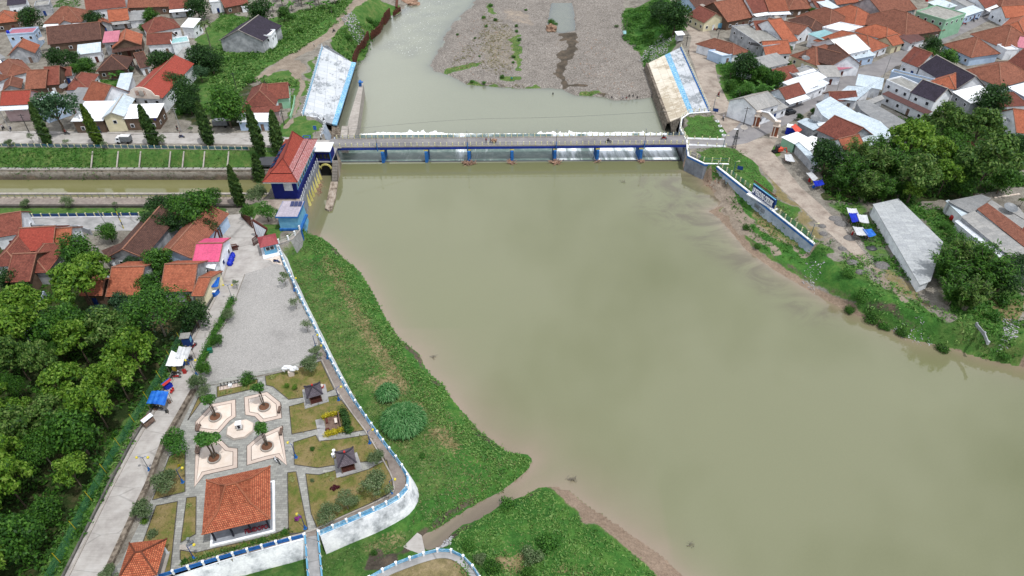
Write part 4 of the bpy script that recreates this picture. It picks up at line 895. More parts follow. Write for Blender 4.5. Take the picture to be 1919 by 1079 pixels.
# ================================================================ POWER HOUSE / INTAKE
x0,x1,y0,y1 = -61.3,-55.0,149,168.5
ph = thing('power_house',((x0 + x1) / 2,y0,0),'tall blue intake control house with a two tier red tiled roof','building')
b = MB(); b.prism([(x0,y0),(x1,y0),(x1,y1),(x0,y1)],0,6.4,0); b.build('wall','blue_dark',ph)
b = MB(); b.box((x0 + 1.9,y0 - .06,4.6),(3.6,.1,.9)); b.build('white_band','blue_light',ph)
b = MB(); b.box((x1 - 2.1,y0 - .08,2.6),(2.1,.12,3.4)); pn = b.build('patterned_panel','white_old',ph)
b = MB()
for i in range(7): b.box((x1 - 3.0 + i * .3,y0 - .15,2.7),(.06,.03,3.2))
b.build('panel_lines','metal_grey',pn)
b = MB(); b.box((x1 + .05,(y0 + y1) / 2,2.6),(.1,y1 - y0 - .6,3.2)); b.build('light_wall','blue_light',ph)
for i in range(10):
    yy = y0 + 1.3 + i * 1.85; f = MB(); f.box((x1 + .12,yy,2.9),(.08,.85,2.4)); w = f.build('window','white_paint',ph); g = MB(); g.box((x1 + .17,yy,3.0),(.06,.6,2.2)); g.build('pane','glass',w)
MB().bar((x1 + .15,y0,2.2),(x1 + .15,y1,2.2),.3,.7).build('blue_band','blue_dark',ph)
ex0,ex1,ey0,ey1 = -62.6,-53.7,147.0,169.8; mx0,mx1,my0,my1 = -60.9,-55.4,149.3,167.6; rz,mz,tz = 6.2,7.3,7.5; R0,R1 = Vector((-58.1,152.6,9.9)),Vector((-58.5,165.2,10.9))
E = [Vector((ex0,ey0,rz)),Vector((ex1,ey0,rz)),Vector((ex1,ey1,rz)),Vector((ex0,ey1,rz))]; M_ = [Vector((mx0,my0,mz)),Vector((mx1,my0,mz)),Vector((mx1,my1,mz)),Vector((mx0,my1,mz))]
N_ = [Vector((mx0,my0,tz)),Vector((mx1,my0,tz)),Vector((mx1,my1,tz)),Vector((mx0,my1,tz))]
b = MB()
b.slab([E[0],E[1],M_[1],M_[0]],.15,0); b.slab([E[1],E[2],M_[2],M_[1]],.15,1); b.slab([E[2],E[3],M_[3],M_[2]],.15,0); b.slab([E[3],E[0],M_[0],M_[3]],.15,0)
rf = b.build('lower_roof',['roof_power','roof_power_worn'],ph)
b = MB(); nn = [Vector((-59.8,151,8.2)),Vector((-56.5,151,8.2)),Vector((-56.2,166,8.3)),Vector((-60.2,166,8.3))]
b.slab([N_[0],N_[1],nn[1],nn[0]],.12); b.slab([N_[1],N_[2],nn[2],nn[1]],.12,1); b.slab([N_[2],N_[3],nn[3],nn[2]],.12); b.slab([N_[3],N_[0],nn[0],nn[3]],.12); b.build('middle_roof',['roof_power','roof_power_worn'],ph)
b = MB(); b.slab([nn[0],nn[1],R0],.12); b.slab([nn[1],nn[2],R1,R0],.12); b.slab([nn[3],nn[0],R0,R1],.12); b.build('upper_roof','roof_power',ph)
b = MB(); b.face([nn[2] + Vector((0,-.3,0)),nn[3] + Vector((0,-.3,0)),R1 + Vector((0,-.2,0))]); b.build('gable','brown_metal',ph)
b = MB(); b.bar(R0,R1,.35,.3)
for p,q_ in ((nn[0],R0),(nn[1],R0),(E[0],M_[0]),(E[1],M_[1]),(E[2],M_[2]),(N_[0],nn[0]),(N_[1],nn[1]),(nn[2],R1)): b.bar(p + Vector((0,0,.06)),q_ + Vector((0,0,.06)),.22,.16)
b.build('ridge_cap','roof_power',ph)
b = MB(); b.prism([(ex0 + .1,ey0 + .1),(ex1 - .1,ey0 + .1),(ex1 - .1,ey1 - .1),(ex0 + .1,ey1 - .1)],rz - .35,rz - .17); b.build('fascia','white_paint',ph)
b = MB()
for i in range(4):
    p = Vector((ex0 + 1.15,152.8 + i * 3.2,rz + .95)); b.slab([p + Vector((-.7,0,-.3)),p + Vector((.7,0,.55)),p + Vector((.7,2.4,.55)),p + Vector((-.7,2.4,-.3))],.06)
b.build('solar_panel','solar',None,'row of blue solar panels lying on the left slope of the red power house roof','solar panels')
# platform and walkway east of the house, gate piers
sheet('yard_slab',[(-64,137.5),(-54.2,137.5),(-54.2,149),(-64,149)],.05,'dirt_road')
b = MB(); b.prism([(-56,139),(-53.0,139),(-54.3,152),(-54.3,168.5),(-56,168.5)],-6,-.05); b.build('intake_block','grey_wall',None,'blue grey concrete intake block below the control house','intake')
gl = [P(579,384,ZU),P(603,326,ZU)]
for i in range(7):
    p = Vector((-52.6 + .42 * i,142.5 + i * 3.7,0)) if False else gl[0].lerp(gl[1],i / 7.2); b = MB()
    b.tube([p + Vector((.3,0,-1.5)),p + Vector((-.7,.0,4.3))],.68,12); b.build('gate_pier','yellow_pier',None,('nearest','second nearest','third','fourth','fifth','second farthest','farthest')[i] + ' rounded yellow pier in the row of seven below the blue control house','pier','yellow intake piers',smooth=False)
for i,px in enumerate((592,611)):
    p = P(px,323,ZU); b = MB(); b.tube([p + Vector((0,.3,-1.5)),p + Vector((0,1.2,4.5))],.8 if i == 0 else .7,12)
    b.build('gate_pier','yellow_pier',None,('left' if i == 0 else 'right') + ' thick yellow pier under the white roofed gate house','pier')
gh = thing('gate_house',P(605,290),'open blue gate house with a flat white roof at the left bridge end','building')
gx0,gx1 = P(583,287).x,P(628,287).x; gy0,gy1 = 168.2,173.6
b = MB(); b.prism([(gx0,gy0),(gx1 + .1,gy0),(gx1 + .1,gy1),(gx0,gy1)],3.1,3.3,0,True,True); b.build('roof','white_paint',gh)
b = MB(); b.prism([(gx0 + .2,gy0 + .6),(gx1 - .1,gy0 + .6),(gx1 - .1,gy1 - .5),(gx0 + .2,gy1 - .5)],-.3,3.1); b.build('wall','blue_dark',gh)
for i in range(6): b = MB(); b.box((gx0 + .9 + i * 1.05,gy0 + .55,.7),(.75,.08,1.4)); b.build('window','glass',gh)
b = MB()
for xx in (gx0 + .1,gx1 - .15): b.box((xx,gy0 + .3,-.3),(.25,.25,3.4))
b.build('post','blue_paint',gh)
b = MB(); b.prism([(gx0 - 1,gy0 + .2),(gx1,gy0 + .2),(gx1,gy1 + 3),(gx0 - 1,gy1 + 3)],-.35,-.05,0,True,True); b.build('deck','concrete_grey',gh)
b = MB()
for cxp in (597.5,617.5):
    c = P(cxp,322,ZU)
    for k in range(12):
        a0,a1 = math.pi * k / 12,math.pi * (k + 1) / 12; p = Vector((c.x - math.cos(a0) * 1.5,gy0 + .0,-2.2 + math.sin(a0) * 1.4)); q_ = Vector((c.x - math.cos(a1) * 1.5,gy0 + .0,-2.2 + math.sin(a1) * 1.4)); b.bar(p,q_,.5,.35)
b.build('gate_arch','yellow_pier',gh)
b = MB(); b.prism([(gx0 - .3,gy0 + .5),(gx1 - .9,gy0 + .5),(gx1 - .9,gy0 + 1),(gx0 - .3,gy0 + 1)],-6,-.4); b.build('recess_shade','shade_paint',gh)  # solid block behind the arches, shade of the recess put into its colour
# stairs + guide wall
st = thing('stone_stair',P(628,340,-4.1),'narrow concrete stair going down to the long stone guide wall','stair'); b = MB()
pa,pb = P(628,300,-.1),P(627,338,-4.1)
for i in range(13):
    c = pa.lerp(pb,(i + .5) / 13); b.box((c.x,c.y,-6.5),(1.5,(pa - pb).length / 13 + .02,c.z + 6.5))
b.build('steps','kerb',st); b = MB()
for i in range(13): c = pa.lerp(pb,(i + .5) / 13); b.box((c.x,c.y - .42,c.z),(1.5,.1,.02))
b.build('step_edge','kerb_dark',st)
b = MB(); b.face([P(630,281,-.1),P(641,306,-4.9),P(634,341,-4.9),P(633,341,-4.0),P(633,300,-.1)]); b.prism(XY([P(630,281,0),P(637,303,-4.7),P(634,340,-4.7),P(632,300,0)]).tolist(),-6,-4.3); b.build('side_wall','stained_wall',st)
b = MB(); b.prism(XY(PP('620,340 633,340 629,368 622,391 616,393 609,390',-4.1)).tolist(),-6,-4.1); b.build('guide_wall','stained_wall',None,'long low stone guide wall reaching into the pond in front of the gates','wall')
b = MB()
for _ in range(130):
    q_ = P(rg.gauss(596,4),rg.gauss(350,7),-4.66); d = Vector((rg.uniform(-1,1),rg.uniform(-1,1),0)).normalized() * rg.uniform(.15,.6); b.bar(q_ - d,q_ + d + Vector((0,0,.03)),.09,.07)
b.bar(P(590,358,-4.64),P(577,383,-4.64),.18,.15); b.build('floating_debris','debris',None,'raft of pinkish driftwood floating in front of the yellow piers','driftwood')
railing('walkway_railing',[Vector((-53.3,140,0)),Vector((-54.45,152,0)),Vector((-54.45,168,0))],1.8,'white railing along the walkway above the yellow piers','white_paint','metal_grey',h=1.2,pw=.14,rails=(.5,1.1))
wl_ = [P(572,372),P(560,402),P(557,430)]
wall('intake_wall',[P(569,385),P(566,402),P(562,430)][::-1],0,-5.2,.5,.45,'blue_light','pale blue slanting wall beside the water below the pump house')
# pump house
pm = thing('pump_house',P(543,425),'small cyan pump house with a flat pale roof near the pond corner','building'); c0 = P(527,432); c1 = P(562,432); wy = 6.2
b = MB(); b.prism([(c0.x,c0.y),(c1.x,c1.y),(c1.x,c1.y + wy),(c0.x,c0.y + wy)],.7,3.9); b.build('wall','blue_light',pm)
b = MB(); b.prism([(c0.x - .4,c0.y - .4),(c1.x + .4,c0.y - .4),(c1.x + .4,c0.y + wy + .4),(c0.x - .4,c0.y + wy + .4)],3.9,4.25); b.build('roof_edge','blue_paint',pm)
b = MB(); b.prism([(c0.x - .3,c0.y - .3),(c1.x + .3,c0.y - .3),(c1.x + .3,c0.y + wy + .3),(c0.x - .3,c0.y + wy + .3)],4.25,4.3); b.build('roof','sheet_lilac',pm)
b = MB(); b.prism([(c0.x - .2,c0.y - .3),(c1.x + .6,c0.y - .3),(c1.x + .6,c0.y + wy),(c0.x - .2,c0.y + wy)],.2,.7)
for xx in (c0.x,c1.x + .4): b.box((xx,c0.y - .1,-3.5),(.35,.35,3.8))
b.build('base','blue_paint',pm)
b = MB()
for i in range(3): p = Vector((c0.x + 2.0 + i * .95,c0.y + wy - 2.2,4.4)); b.slab([p,p + Vector((.85,0,0)),p + Vector((.85,1.7,.35)),p + Vector((0,1.7,.35))],.05)
b.build('solar_panel','solar',None,'three small solar panels tilted on the flat pump house roof','solar panels')
wall('quay_wall',[P(564,432),P(549,450),P(524,459)][::-1],.3,-4.4,.6,.3,'concrete_grey','stained white quay wall between the pump house and the guard house',cap='kerb',capw=1.2,caph=.1)
railing('quay_railing',[P(562,431,.4),P(548,447,.4),P(523,456,.4)],2.6,'thin green railing with white bollard posts on the quay behind the guard house','white_paint','plastic_green',h=1.2,pw=.3,rails=(.5,1.0),rr=.03)
# ================================================================ PARK AND ROADSIDE OBJECTS
class Fr:
    def __init__(s,o,a): s.o = Vector(o); s.a = a; s.c = math.cos(a); s.s = math.sin(a)
    def p(s,x,y,z=0): return Vector((s.o.x + x * s.c - y * s.s,s.o.y + x * s.s + y * s.c,s.o.z + z))
    def rect(s,x0,y0,x1,y1): return [tuple(s.p(x,y))[:2] for x,y in ((x0,y0),(x1,y0),(x1,y1),(x0,y1))]
def hip(b,f,w,d,z,h,ridge=0,ov=0,t=.12,caps=None,w2=0,alongx=True):
    """hip slabs; w x d eave, ridge length along x"""
    hw,hd = w / 2,d / 2; r = ridge / 2; E = [f.p(-hw,-hd,z),f.p(hw,-hd,z),f.p(hw,hd,z),f.p(-hw,hd,z)]
    if w2: T = [f.p(-w2 / 2,-w2 / 2,z + h),f.p(w2 / 2,-w2 / 2,z + h),f.p(w2 / 2,w2 / 2,z + h),f.p(-w2 / 2,w2 / 2,z + h)]; Q = [[E[i],E[(i + 1) % 4],T[(i + 1) % 4],T[i]] for i in range(4)]; C_ = [(E[i],T[i]) for i in range(4)]
    else:
        A,B_ = f.p(-r,0,z + h),f.p(r,0,z + h)
        if r > .01: Q = [[E[0],E[1],B_,A],[E[1],E[2],B_],[E[2],E[3],A,B_],[E[3],E[0],A]]
        else: Q = [[E[0],E[1],A],[E[1],E[2],A],[E[2],E[3],A],[E[3],E[0],A]]
        C_ = [(E[0],A),(E[1],B_),(E[2],B_),(E[3],A)] + ([(A,B_)] if r > .01 else [])
    for q_ in Q: b.slab(q_,t)
    if caps is not None:
        for a,c in C_: caps.bar(a + Vector((0,0,.06)),c + Vector((0,0,.06)),.24,.14)
# pavilion
C4 = [P(384.2,899,4),P(500.8,873.9,4),P(507.7,970.8,4),P(385.4,1000.8,4)]; cc = sum(C4,Vector()) / 4; cc.z = 0
f = Fr(cc,math.atan2(2.5,9.0)); pv = thing('pavilion',cc,'large open pavilion with orange tiled joglo roof on a white platform','pavilion')
b = MB(); b.prism(f.rect(-4.7,-4.7,4.7,4.7),0,.35); b.build('platform','white_paint',pv); b = MB(); b.prism(f.rect(-4.35,-4.35,4.35,4.35),.35,.4); b.build('floor','grey_wall',pv)
b = MB(); cp = MB(); hip(b,f,9.7,9.7,3.9,1.35,caps=cp,w2=4.6); g = Fr(cc + Vector((0,0,0)),f.a); hip(b,g,4.6,4.6,5.25,2.5,ridge=1.5,caps=cp); r_ = b.build('roof','roof_pavilion',pv); cp.build('ridge_cap','brick',r_)
for x in (-3.9,-1.3,1.3,3.9):
    for y in (-3.9,3.9): MB().box(f.p(x,y,.35),(.22,.22,3.7),f.a).build('column','cloth_dark',pv)
text('lettering','PENDOPO',f.p(2.1,-3.95,.95),.95,(rad(62),0,f.a),'red_sign',pv,.06,width=3.4)
# huts
def hut(px,lb,roof,pad,z=2.5,rm='roof_hut'):
    cr = [P(*q_,z) for q_ in roof]; c = sum(cr,Vector()) / 4; c.z = 0; a = math.atan2((cr[1] - cr[0]).y,(cr[1] - cr[0]).x); w = (cr[1] - cr[0]).length; d = (cr[3] - cr[0]).length
    f = Fr(c,a); t_ = thing('garden_hut',c,lb,'hut','garden huts on the park lawns')
    sheet('hut_pad',[P(*q_) for q_ in pad],.13,'concrete_grey',t=.1)
    b = MB(); cp = MB(); hip(b,f,w + .5,d + .5,z - .1,.4,w2=1.7,caps=cp,t=.06); hip(b,f,1.7,1.7,z + .3,.75,caps=cp,t=.06); r_ = b.build('roof',rm,t_); cp.build('ridge_cap','roof_hut',r_)
    b = MB(); b.box(f.p(0,0,z + 1.25),(.3,.3,.25),a); b.build('finial','plastic_red',t_)
    for x in (-.42,.42):
        for y in (-.42,.42): MB().box(f.p(x * w,y * d,.1),(.14,.14,z),a).build('post','wood',t_)
    b = MB(); b.box(f.p(0,0,.1),(w * .8,d * .8,.45),a)
    for x0,y0,x1,y1 in ((-.4,-.4,.4,-.4),(.4,-.4,.4,.4),(.4,.4,-.4,.4),(-.4,.4,-.4,-.4)): b.bar(f.p(x0 * w,y0 * d,1.0),f.p(x1 * w,y1 * d,1.0),.06,.5)
    b.build('bench','brown_metal',t_)
hut(588,'small grey roofed garden hut on the lawn farthest from the pavilion',[(572.5,724),(597.5,717),(602.5,737.5),(576,744)],[(566.7,731),(610,720),(616.7,753),(571.7,766.7)])
hut(647,'small grey roofed garden hut nearest the curved end of the park wall',[(631,847),(660,839),(663.5,866),(636,873)],[(626,861),(669,848),(679.6,879.6),(631,896)])
# orange roofed shelter at the bottom left
C4 = [P(236,1018,3),P(307,1010,3),P(301,1079,3),P(226,1084,3)]; c = sum(C4,Vector()) / 4; c.z = 0; f = Fr(c,math.atan2((C4[1] - C4[0]).y,(C4[1] - C4[0]).x)); sh = thing('shelter',c,'small orange tiled shelter at the bottom left beside the access road','shelter')
b = MB(); cp = MB(); hip(b,f,5.3,5.6,3,1.9,ridge=.8,caps=cp); r_ = b.build('roof','roof_pavilion',sh); cp.build('ridge_cap','roof_pavilion',r_)
for x in (-2,2):
    for y in (-2.1,2.1): MB().box(f.p(x,y),(.25,.25,3.1),f.a).build('column','wall_white',sh)
b = MB(); b.prism(f.rect(-2.3,-2.4,2.3,2.4),0,.25); b.build('floor','kerb',sh)
# monument
c = P(451,806); f = Fr(c,rad(12)); mo = thing('monument',c,'white stepped octagonal monument in the middle of the four plazas','monument')
def octa(r,sx=1.12): return [tuple(f.p(r * sx * math.cos(a),r * math.sin(a)))[:2] for a in [rad(22.5 + 45 * k) for k in range(8)]]
b = MB(); b.prism(octa(2.3),0,.14); b.build('lower_step','kerb',mo); b = MB(); b.prism(octa(2.05),.14,.42); b.build('upper_step','cream_stone',mo)
b = MB(); b.box(f.p(0,.1,.42),(1.0,1.0,.25),f.a); b.build('plinth','kerb',mo); b = MB(); b.box(f.p(0,.1,.67),(.7,.7,1.1),f.a); b.build('block','white_paint',mo)
b = MB(); b.box(f.p(0,-.28,.85),(.42,.06,.7),f.a); b.build('plaque','cloth_dark',mo); b = MB(); b.box(f.p(0,.1,1.77),(1.0,.95,.14),f.a); b.build('top_slab','white_paint',mo)
# ring planters
for px,py,lb in ((404,783,'upper left'),(496,764,'upper right'),(402,860,'lower left'),(501,838,'lower right')):
    c = P(px,py); t_ = thing('planter',c,f'round brick tree planter in the {lb} cream plaza','planter','round planters in the plazas')
    b = MB(); n = 28
    for k in range(n):
        a0,a1 = 2 * math.pi * k / n,2 * math.pi * (k + 1) / n
        b.bar(c + Vector((1.02 * math.cos(a0),1.02 * math.sin(a0),.22)),c + Vector((1.02 * math.cos(a1),1.02 * math.sin(a1),.22)),.2,.36)
    b.build('ring','kerb',t_); b = MB(); b.prism([(c.x + 1.0 * math.cos(2 * math.pi * k / n),c.y + 1.0 * math.sin(2 * math.pi * k / n)) for k in range(n)],.08,.3); b.build('soil','brown_soil',t_)
# benches
for px,py,lb in ((373.5,804,'brown bench at the left edge of the upper left plaza'),(373.5,846,'brown bench at the left edge of the lower left plaza'),(524.5,770,'brown bench at the right edge of the upper right plaza'),(527.5,811,'brown bench at the right edge of the lower right plaza')):
    c = P(px,py); f = Fr(c,rad(95)); t_ = thing('park_bench',c,lb,'bench','benches in the plazas'); sg_ = 1 if px < 450 else -1
    b = MB()
    for k in range(4): b.box(f.p(0,-.18 + k * .13,.5),(1.5,.1,.05),f.a)
    b.build('seat','wood',t_); b = MB()
    for k in range(3): b.box(f.p(0,.3 * sg_,.62 + k * .14),(1.5,.05,.1),f.a)
    b.build('backrest','wood',t_)
    for x in (-.6,.6): MB().box(f.p(x,0,.08),(.08,.5,.42),f.a).build('leg','metal_dark',t_)
# deck terrace
dk = [P(607.5,785),P(635,778.3),P(641,804),P(612.5,812)]; c = sum(dk,Vector()) / 4; f = Fr(c,math.atan2((dk[1] - dk[0]).y,(dk[1] - dk[0]).x)); w = (dk[1] - dk[0]).length; d = (dk[3] - dk[0]).length
t_ = thing('deck',c,'square wooden deck between two yellow flowering hedges on the lawn','deck')
b = MB(); n = 14
for k in range(n): b.box(f.p(-w / 2 + w * (k + .5) / n,0,.1),(w / n * .88,d,.12),f.a)
b.build('boards','wood',t_); b = MB(); b.box(f.p(w * .48,0,.1),(.12,d,1.0),f.a); b.build('screen','wood',t_)
sheet('deck_pad',PP('591,787.5 606.7,784 614,823 599,828'),.12,'concrete_grey',t=.1)
t_ = thing('table',f.p(.6,.1,.22),'low pale stone table standing on the wooden deck','table'); b = MB(); b.box(f.p(.6,.1,.65),(.45,1.1,.1),f.a); b.build('tabletop','cream_stone',t_); b = MB(); b.box(f.p(.6,.1,.22),(.3,.7,.43),f.a); b.build('base','concrete_dark',t_)
b = MB(); b.box(f.p(-w * .36,d * .22,.22),(.35,1.0,.35),f.a); b.build('stool','brown_metal',None,'dark wooden stool at the upper left of the deck','stool')
b = MB(); b.box(f.p(-w * .4,-d * .35,.22),(.7,.35,.35),f.a); b.build('stool','brown_metal',None,'dark wooden stool at the lower left of the deck','stool')
# white leaf sculpture
c = P(547,703); sp = thing('sculpture',c,'large white curling sculpture on a small pedestal at the top of the lawn','sculpture'); b = MB(); b.box((c.x,c.y,0),(1.0,.8,1.2),.2); b.build('pedestal','cream_stone',sp)
b = MB()
for k,(dx,dz,r1,r2,r3) in enumerate(((-.9,1.9,.75,.35,.32),(-.2,2.1,.9,.4,.28),(.5,1.7,.7,.4,.4),(1.0,2.0,.45,.35,.5),(1.3,1.6,.3,.3,.3),(-1.2,1.5,.3,.25,.55),(.2,1.45,.3,.3,.4),(-.6,2.35,.6,.3,.15))): b.ball((c.x + dx,c.y + .1 * math.sin(k * 2),dz),(r1,r2,r3),0,10,7,k,.25)
b.build('figure','white_paint',sp,smooth=True)
c = P(604,727); t_ = thing('flower_pot',c,'red and white garden ornament standing beside the upper hut','ornament'); b = MB(); b.tube([c,c + Vector((0,0,.5))],[.25,.4],10); b.build('pot','plastic_red',t_); b = MB(); b.ball(c + Vector((0,0,.7)),.3,0,8,5,3,.4); b.build('top','cream_stone',t_)
# framed letters bed at the top planter
c0,c1 = P(411,729),P(456,720); bd = thing('letter_frames',c0,'row of dark framed letter panels seen from behind in the top planter','sign'); b = MB(); b.bar(c0 + Vector((0,0,.12)),c1 + Vector((0,0,.12)),.9,.12); b.build('base','pink_stone',bd)
for k in range(7):
    p = c0.lerp(c1,(k + .5) / 7.0); b = MB(); b.bar(p + Vector((-.2,.4,.1)),p + Vector((0,.4,1.1)),.07); b.bar(p + Vector((.2,.4,.1)),p + Vector((0,.4,1.1)),.07); b.bar(p + Vector((-.2,.4,.4)),p + Vector((.2,.4,.4)),.06); b.bar(p + Vector((0,.4,.9)),p + Vector((0,-.4,.15)),.05)
    b.build('letter_frame','metal_dark',bd)
b = MB(); b.box(tuple(c0.lerp(c1,.5) + Vector((-.1,-.05,.2))),(.6,.5,.45),.2); b.build('box','white_paint',None,'white box standing among the dark letter frames','box')
# lamps
def park_lamp(px,py,h,arms,lb,tilt=0,grp='park lamps'):
    c = P(px,py); t_ = thing('park_lamp',c,lb,'lamp',grp); b = MB(); b.tube([c,c + Vector((0,0,.8))],[.2,.14],8); b.box((c.x,c.y,0),(.5,.5,.12)); b.build('base','blue_paint',t_)
    b = MB(); b.tube([c + Vector((0,0,.8)),c + Vector((0,0,h))],[.07,.05],6); b.build('pole','navy' if arms == 1 else 'metal_grey',t_)
    for k in range(arms):
        s_ = (1 if k else -1) if arms == 2 else 1; d = Vector((math.cos(tilt),math.sin(tilt),0)) * s_; b = MB()
        b.tube([c + Vector((0,0,h - .3)),c + d * .5 + Vector((0,0,h + .15)),c + d * .85 + Vector((0,0,h))],.035,5); ar = b.build('arm','blue_paint',t_)
        b = MB(); b.ball(c + d * .9 + Vector((0,0,h - .12)),.24,0,10,6); b.build('globe','yellow',ar,smooth=True)
for a_ in ((436,561.6,4.2,2,'twin globe lamp at the top of the hedge by the gravel lot'),(369,703,4.2,2,'twin globe lamp beside the white canopy stall on the road'),(280.4,881,3.6,2,'twin globe lamp on the access road beside the lower ditch'),
           (342.8,904,3.6,1,'single globe blue lamp on the left lawn of the park'),(572.5,990.5,3.4,1,'single globe blue lamp beside the purple flowers near the footbridge'),(635,750,3.4,1,'single globe lamp on the promenade beside the upper hut'),(693.3,830.8,3.4,1,'single globe lamp on the promenade right of the wooden deck'),
           (555,857.5,3.6,1,'single globe blue lamp left of the lower hut lawn'),(364.6,1048,3.6,1,'single globe blue lamp below the pavilion corner'),(734,924,3.4,1,'single globe lamp at the curved corner of the promenade'),
           (552,545,3.4,1,'single globe lamp by the wall at the top of the gravel lot'),(592,652,3.4,1,'single globe lamp by the wall beside the large tree at the lot corner'),(614,672,3.2,1,'single globe lamp at the start of the promenade')): park_lamp(*a_,tilt=(0 if a_[3] == 2 else (2.6 if a_[0] in (555,614,572.5) else .4)))
# guard house
G4 = [P(481.7,445,3),P(513.4,437.8,3),P(522.9,454.5,3),P(489,464.5,3)]; c = sum(G4,Vector()) / 4; c.z = 0; f = Fr(c,math.atan2((G4[1] - G4[0]).y,(G4[1] - G4[0]).x)); w = (G4[1] - G4[0]).length; d = (G4[3] - G4[0]).length
gd = thing('guard_house',c,'small cyan guard house with a red metal roof beside the park gate','guard house')
b = MB(); hip(b,f,w + .3,d,3,1.0,ridge=w * .45,caps=None,t=.08); b.build('roof','sheet_red',gd); b = MB(); b.prism(f.rect(-w * .36,-d * .38,w * .36,d * .38),.35,3.0); wl_ = b.build('wall','blue_light',gd)
b = MB(); b.box(f.p(0,-d * .38 - .03,1.5),(w * .5,.1,.95),f.a); wn_ = b.build('window','white_paint',gd)
for x in (-.12,.12): MB().box(f.p(x * w,-d * .38 - .07,1.56),(w * .21,.08,.84),f.a).build('pane','glass',wn_)
b = MB(); b.prism(f.rect(-w * .52,-d * .62,w * .52,d * .5),0,.35); b.build('base','white_paint',gd); b = MB()
b.box(f.p(-w * .36 - .04,0,.4),(.08,.9,2.1),f.a); b.build('door','white_paint',gd)
sheet('gate_apron',PP('497,487 524,479 530,497 512,493 506,487'),.07,'cream_stone')
# gate fins, gate leaves
def fin(pts,lb):
    t_ = thing('gate_fin',pts[0],lb,'gate wall'); n = (pts[1] - pts[0]).cross(Vector((0,0,1))).normalized() * .25; b = MB(); m = len(pts)
    b.face([p - n for p in pts]); b.face([p + n for p in pts][::-1])
    for i in range(m): j = (i + 1) % m; b.face([pts[i] - n,pts[i] + n,pts[j] + n,pts[j] - n])
    b.build('panel','fin_pattern',t_); b = MB()
    for i in range(m): j = (i + 1) % m; b.bar(pts[i],pts[j],.62,.3)
    b.build('frame','brown_metal',t_)
t = NT('fin_pattern',.7); w_ = t.n.new('ShaderNodeTexWave'); w_.wave_type = 'BANDS'; w_.bands_direction = 'X'; w_.inputs['Scale'].default_value = .75; w_.inputs['Distortion'].default_value = 3.5; w_.inputs['Detail Scale'].default_value = .9
t.l.new(t.mul(t.pos,(1,.3,1)),w_.inputs['Vector']); t.col(t.ramp(w_.outputs['Fac'],[(.3,S(235,240,248)),(.62,S(225,232,242)),(.72,S(105,120,140)),(.85,S(225,232,242))]))
A_ = P(483,444.5); B_ = P(504,441.5); C_ = P(493,444); fin([A_,C_,B_ + Vector((0,0,2.0)),A_ + Vector((0,0,5.0))],'tall white wave patterned gate fin with brown frame right of the park gate')
A_ = P(416.5,462); B_ = P(399,464); fin([B_,A_,A_ + Vector((0,0,4.8)),B_ + Vector((0,0,.6))],'tall white wave patterned gate fin beside the pink roof left of the gate')
def gate_leaf(a,c,h0,h1,lb,m='rust',n=9):
    t_ = thing('gate_leaf',a,lb,'gate'); b = MB(); b.bar(a + Vector((0,0,.15)),c + Vector((0,0,.15)),.1); b.bar(a + Vector((0,0,h0)),c + Vector((0,0,h1)),.12); b.bar(a,a + Vector((0,0,h0)),.12); b.bar(c,c + Vector((0,0,h1)),.12); b.build('frame',m,t_)
    b = MB()
    for k in range(n * 2): q_ = k / (n * 2); p = a.lerp(c,q_); b.bar(p + Vector((0,0,.15)),p + Vector((0,0,h0 + (h1 - h0) * q_)),.07)
    for k in (.35,.7): b.bar(a + Vector((0,0,h0 * k)),c + Vector((0,0,h1 * k)),.08)
    b.build('bars',m,t_)
gate_leaf(P(474,428),P(453,407),3.4,1.0,'sloping rusty gate panel running back from the right gate fin'); gate_leaf(P(417,447),P(419,413),2.6,1.0,'sloping rusty gate panel behind the left gate fin')
gate_leaf(P(419,474),P(446,468),1.9,1.7,'low dark red steel gate left of the road by the pink roof','brown_metal'); gate_leaf(P(476,461),P(486,454),2.0,2.2,'short dark red steel gate beside the guard house','brown_metal',5)
b = MB(); a_,c_ = P(421,471),P(446,465); b.slab([a_ + Vector((0,.9,.1)),a_ + Vector((0,0,.9)),c_ + Vector((0,0,.9)),c_ + Vector((0,.9,.1))],.2); b.build('ramp','brown_metal',None,'dark red sloping steel ramp leaning behind the left gate','ramp')
# tarp covered cart
p0,p1 = P(431,497),P(437,479); b = MB(); m_ = 10
for i in range(m_):
    q_ = p0.lerp(p1,i / (m_ - 1.)); r1 = .65 + .12 * math.sin(i * 1.9); b.ball(q_ + Vector((0,0,.35)),(r1,.5,.55 + .15 * math.cos(i * 1.3)),0,10,6,i,.2)
b.build('covered_cart','tarp_deep',None,'long cart wrapped in shiny blue tarpaulin beside the left gate','covered cart',smooth=True)
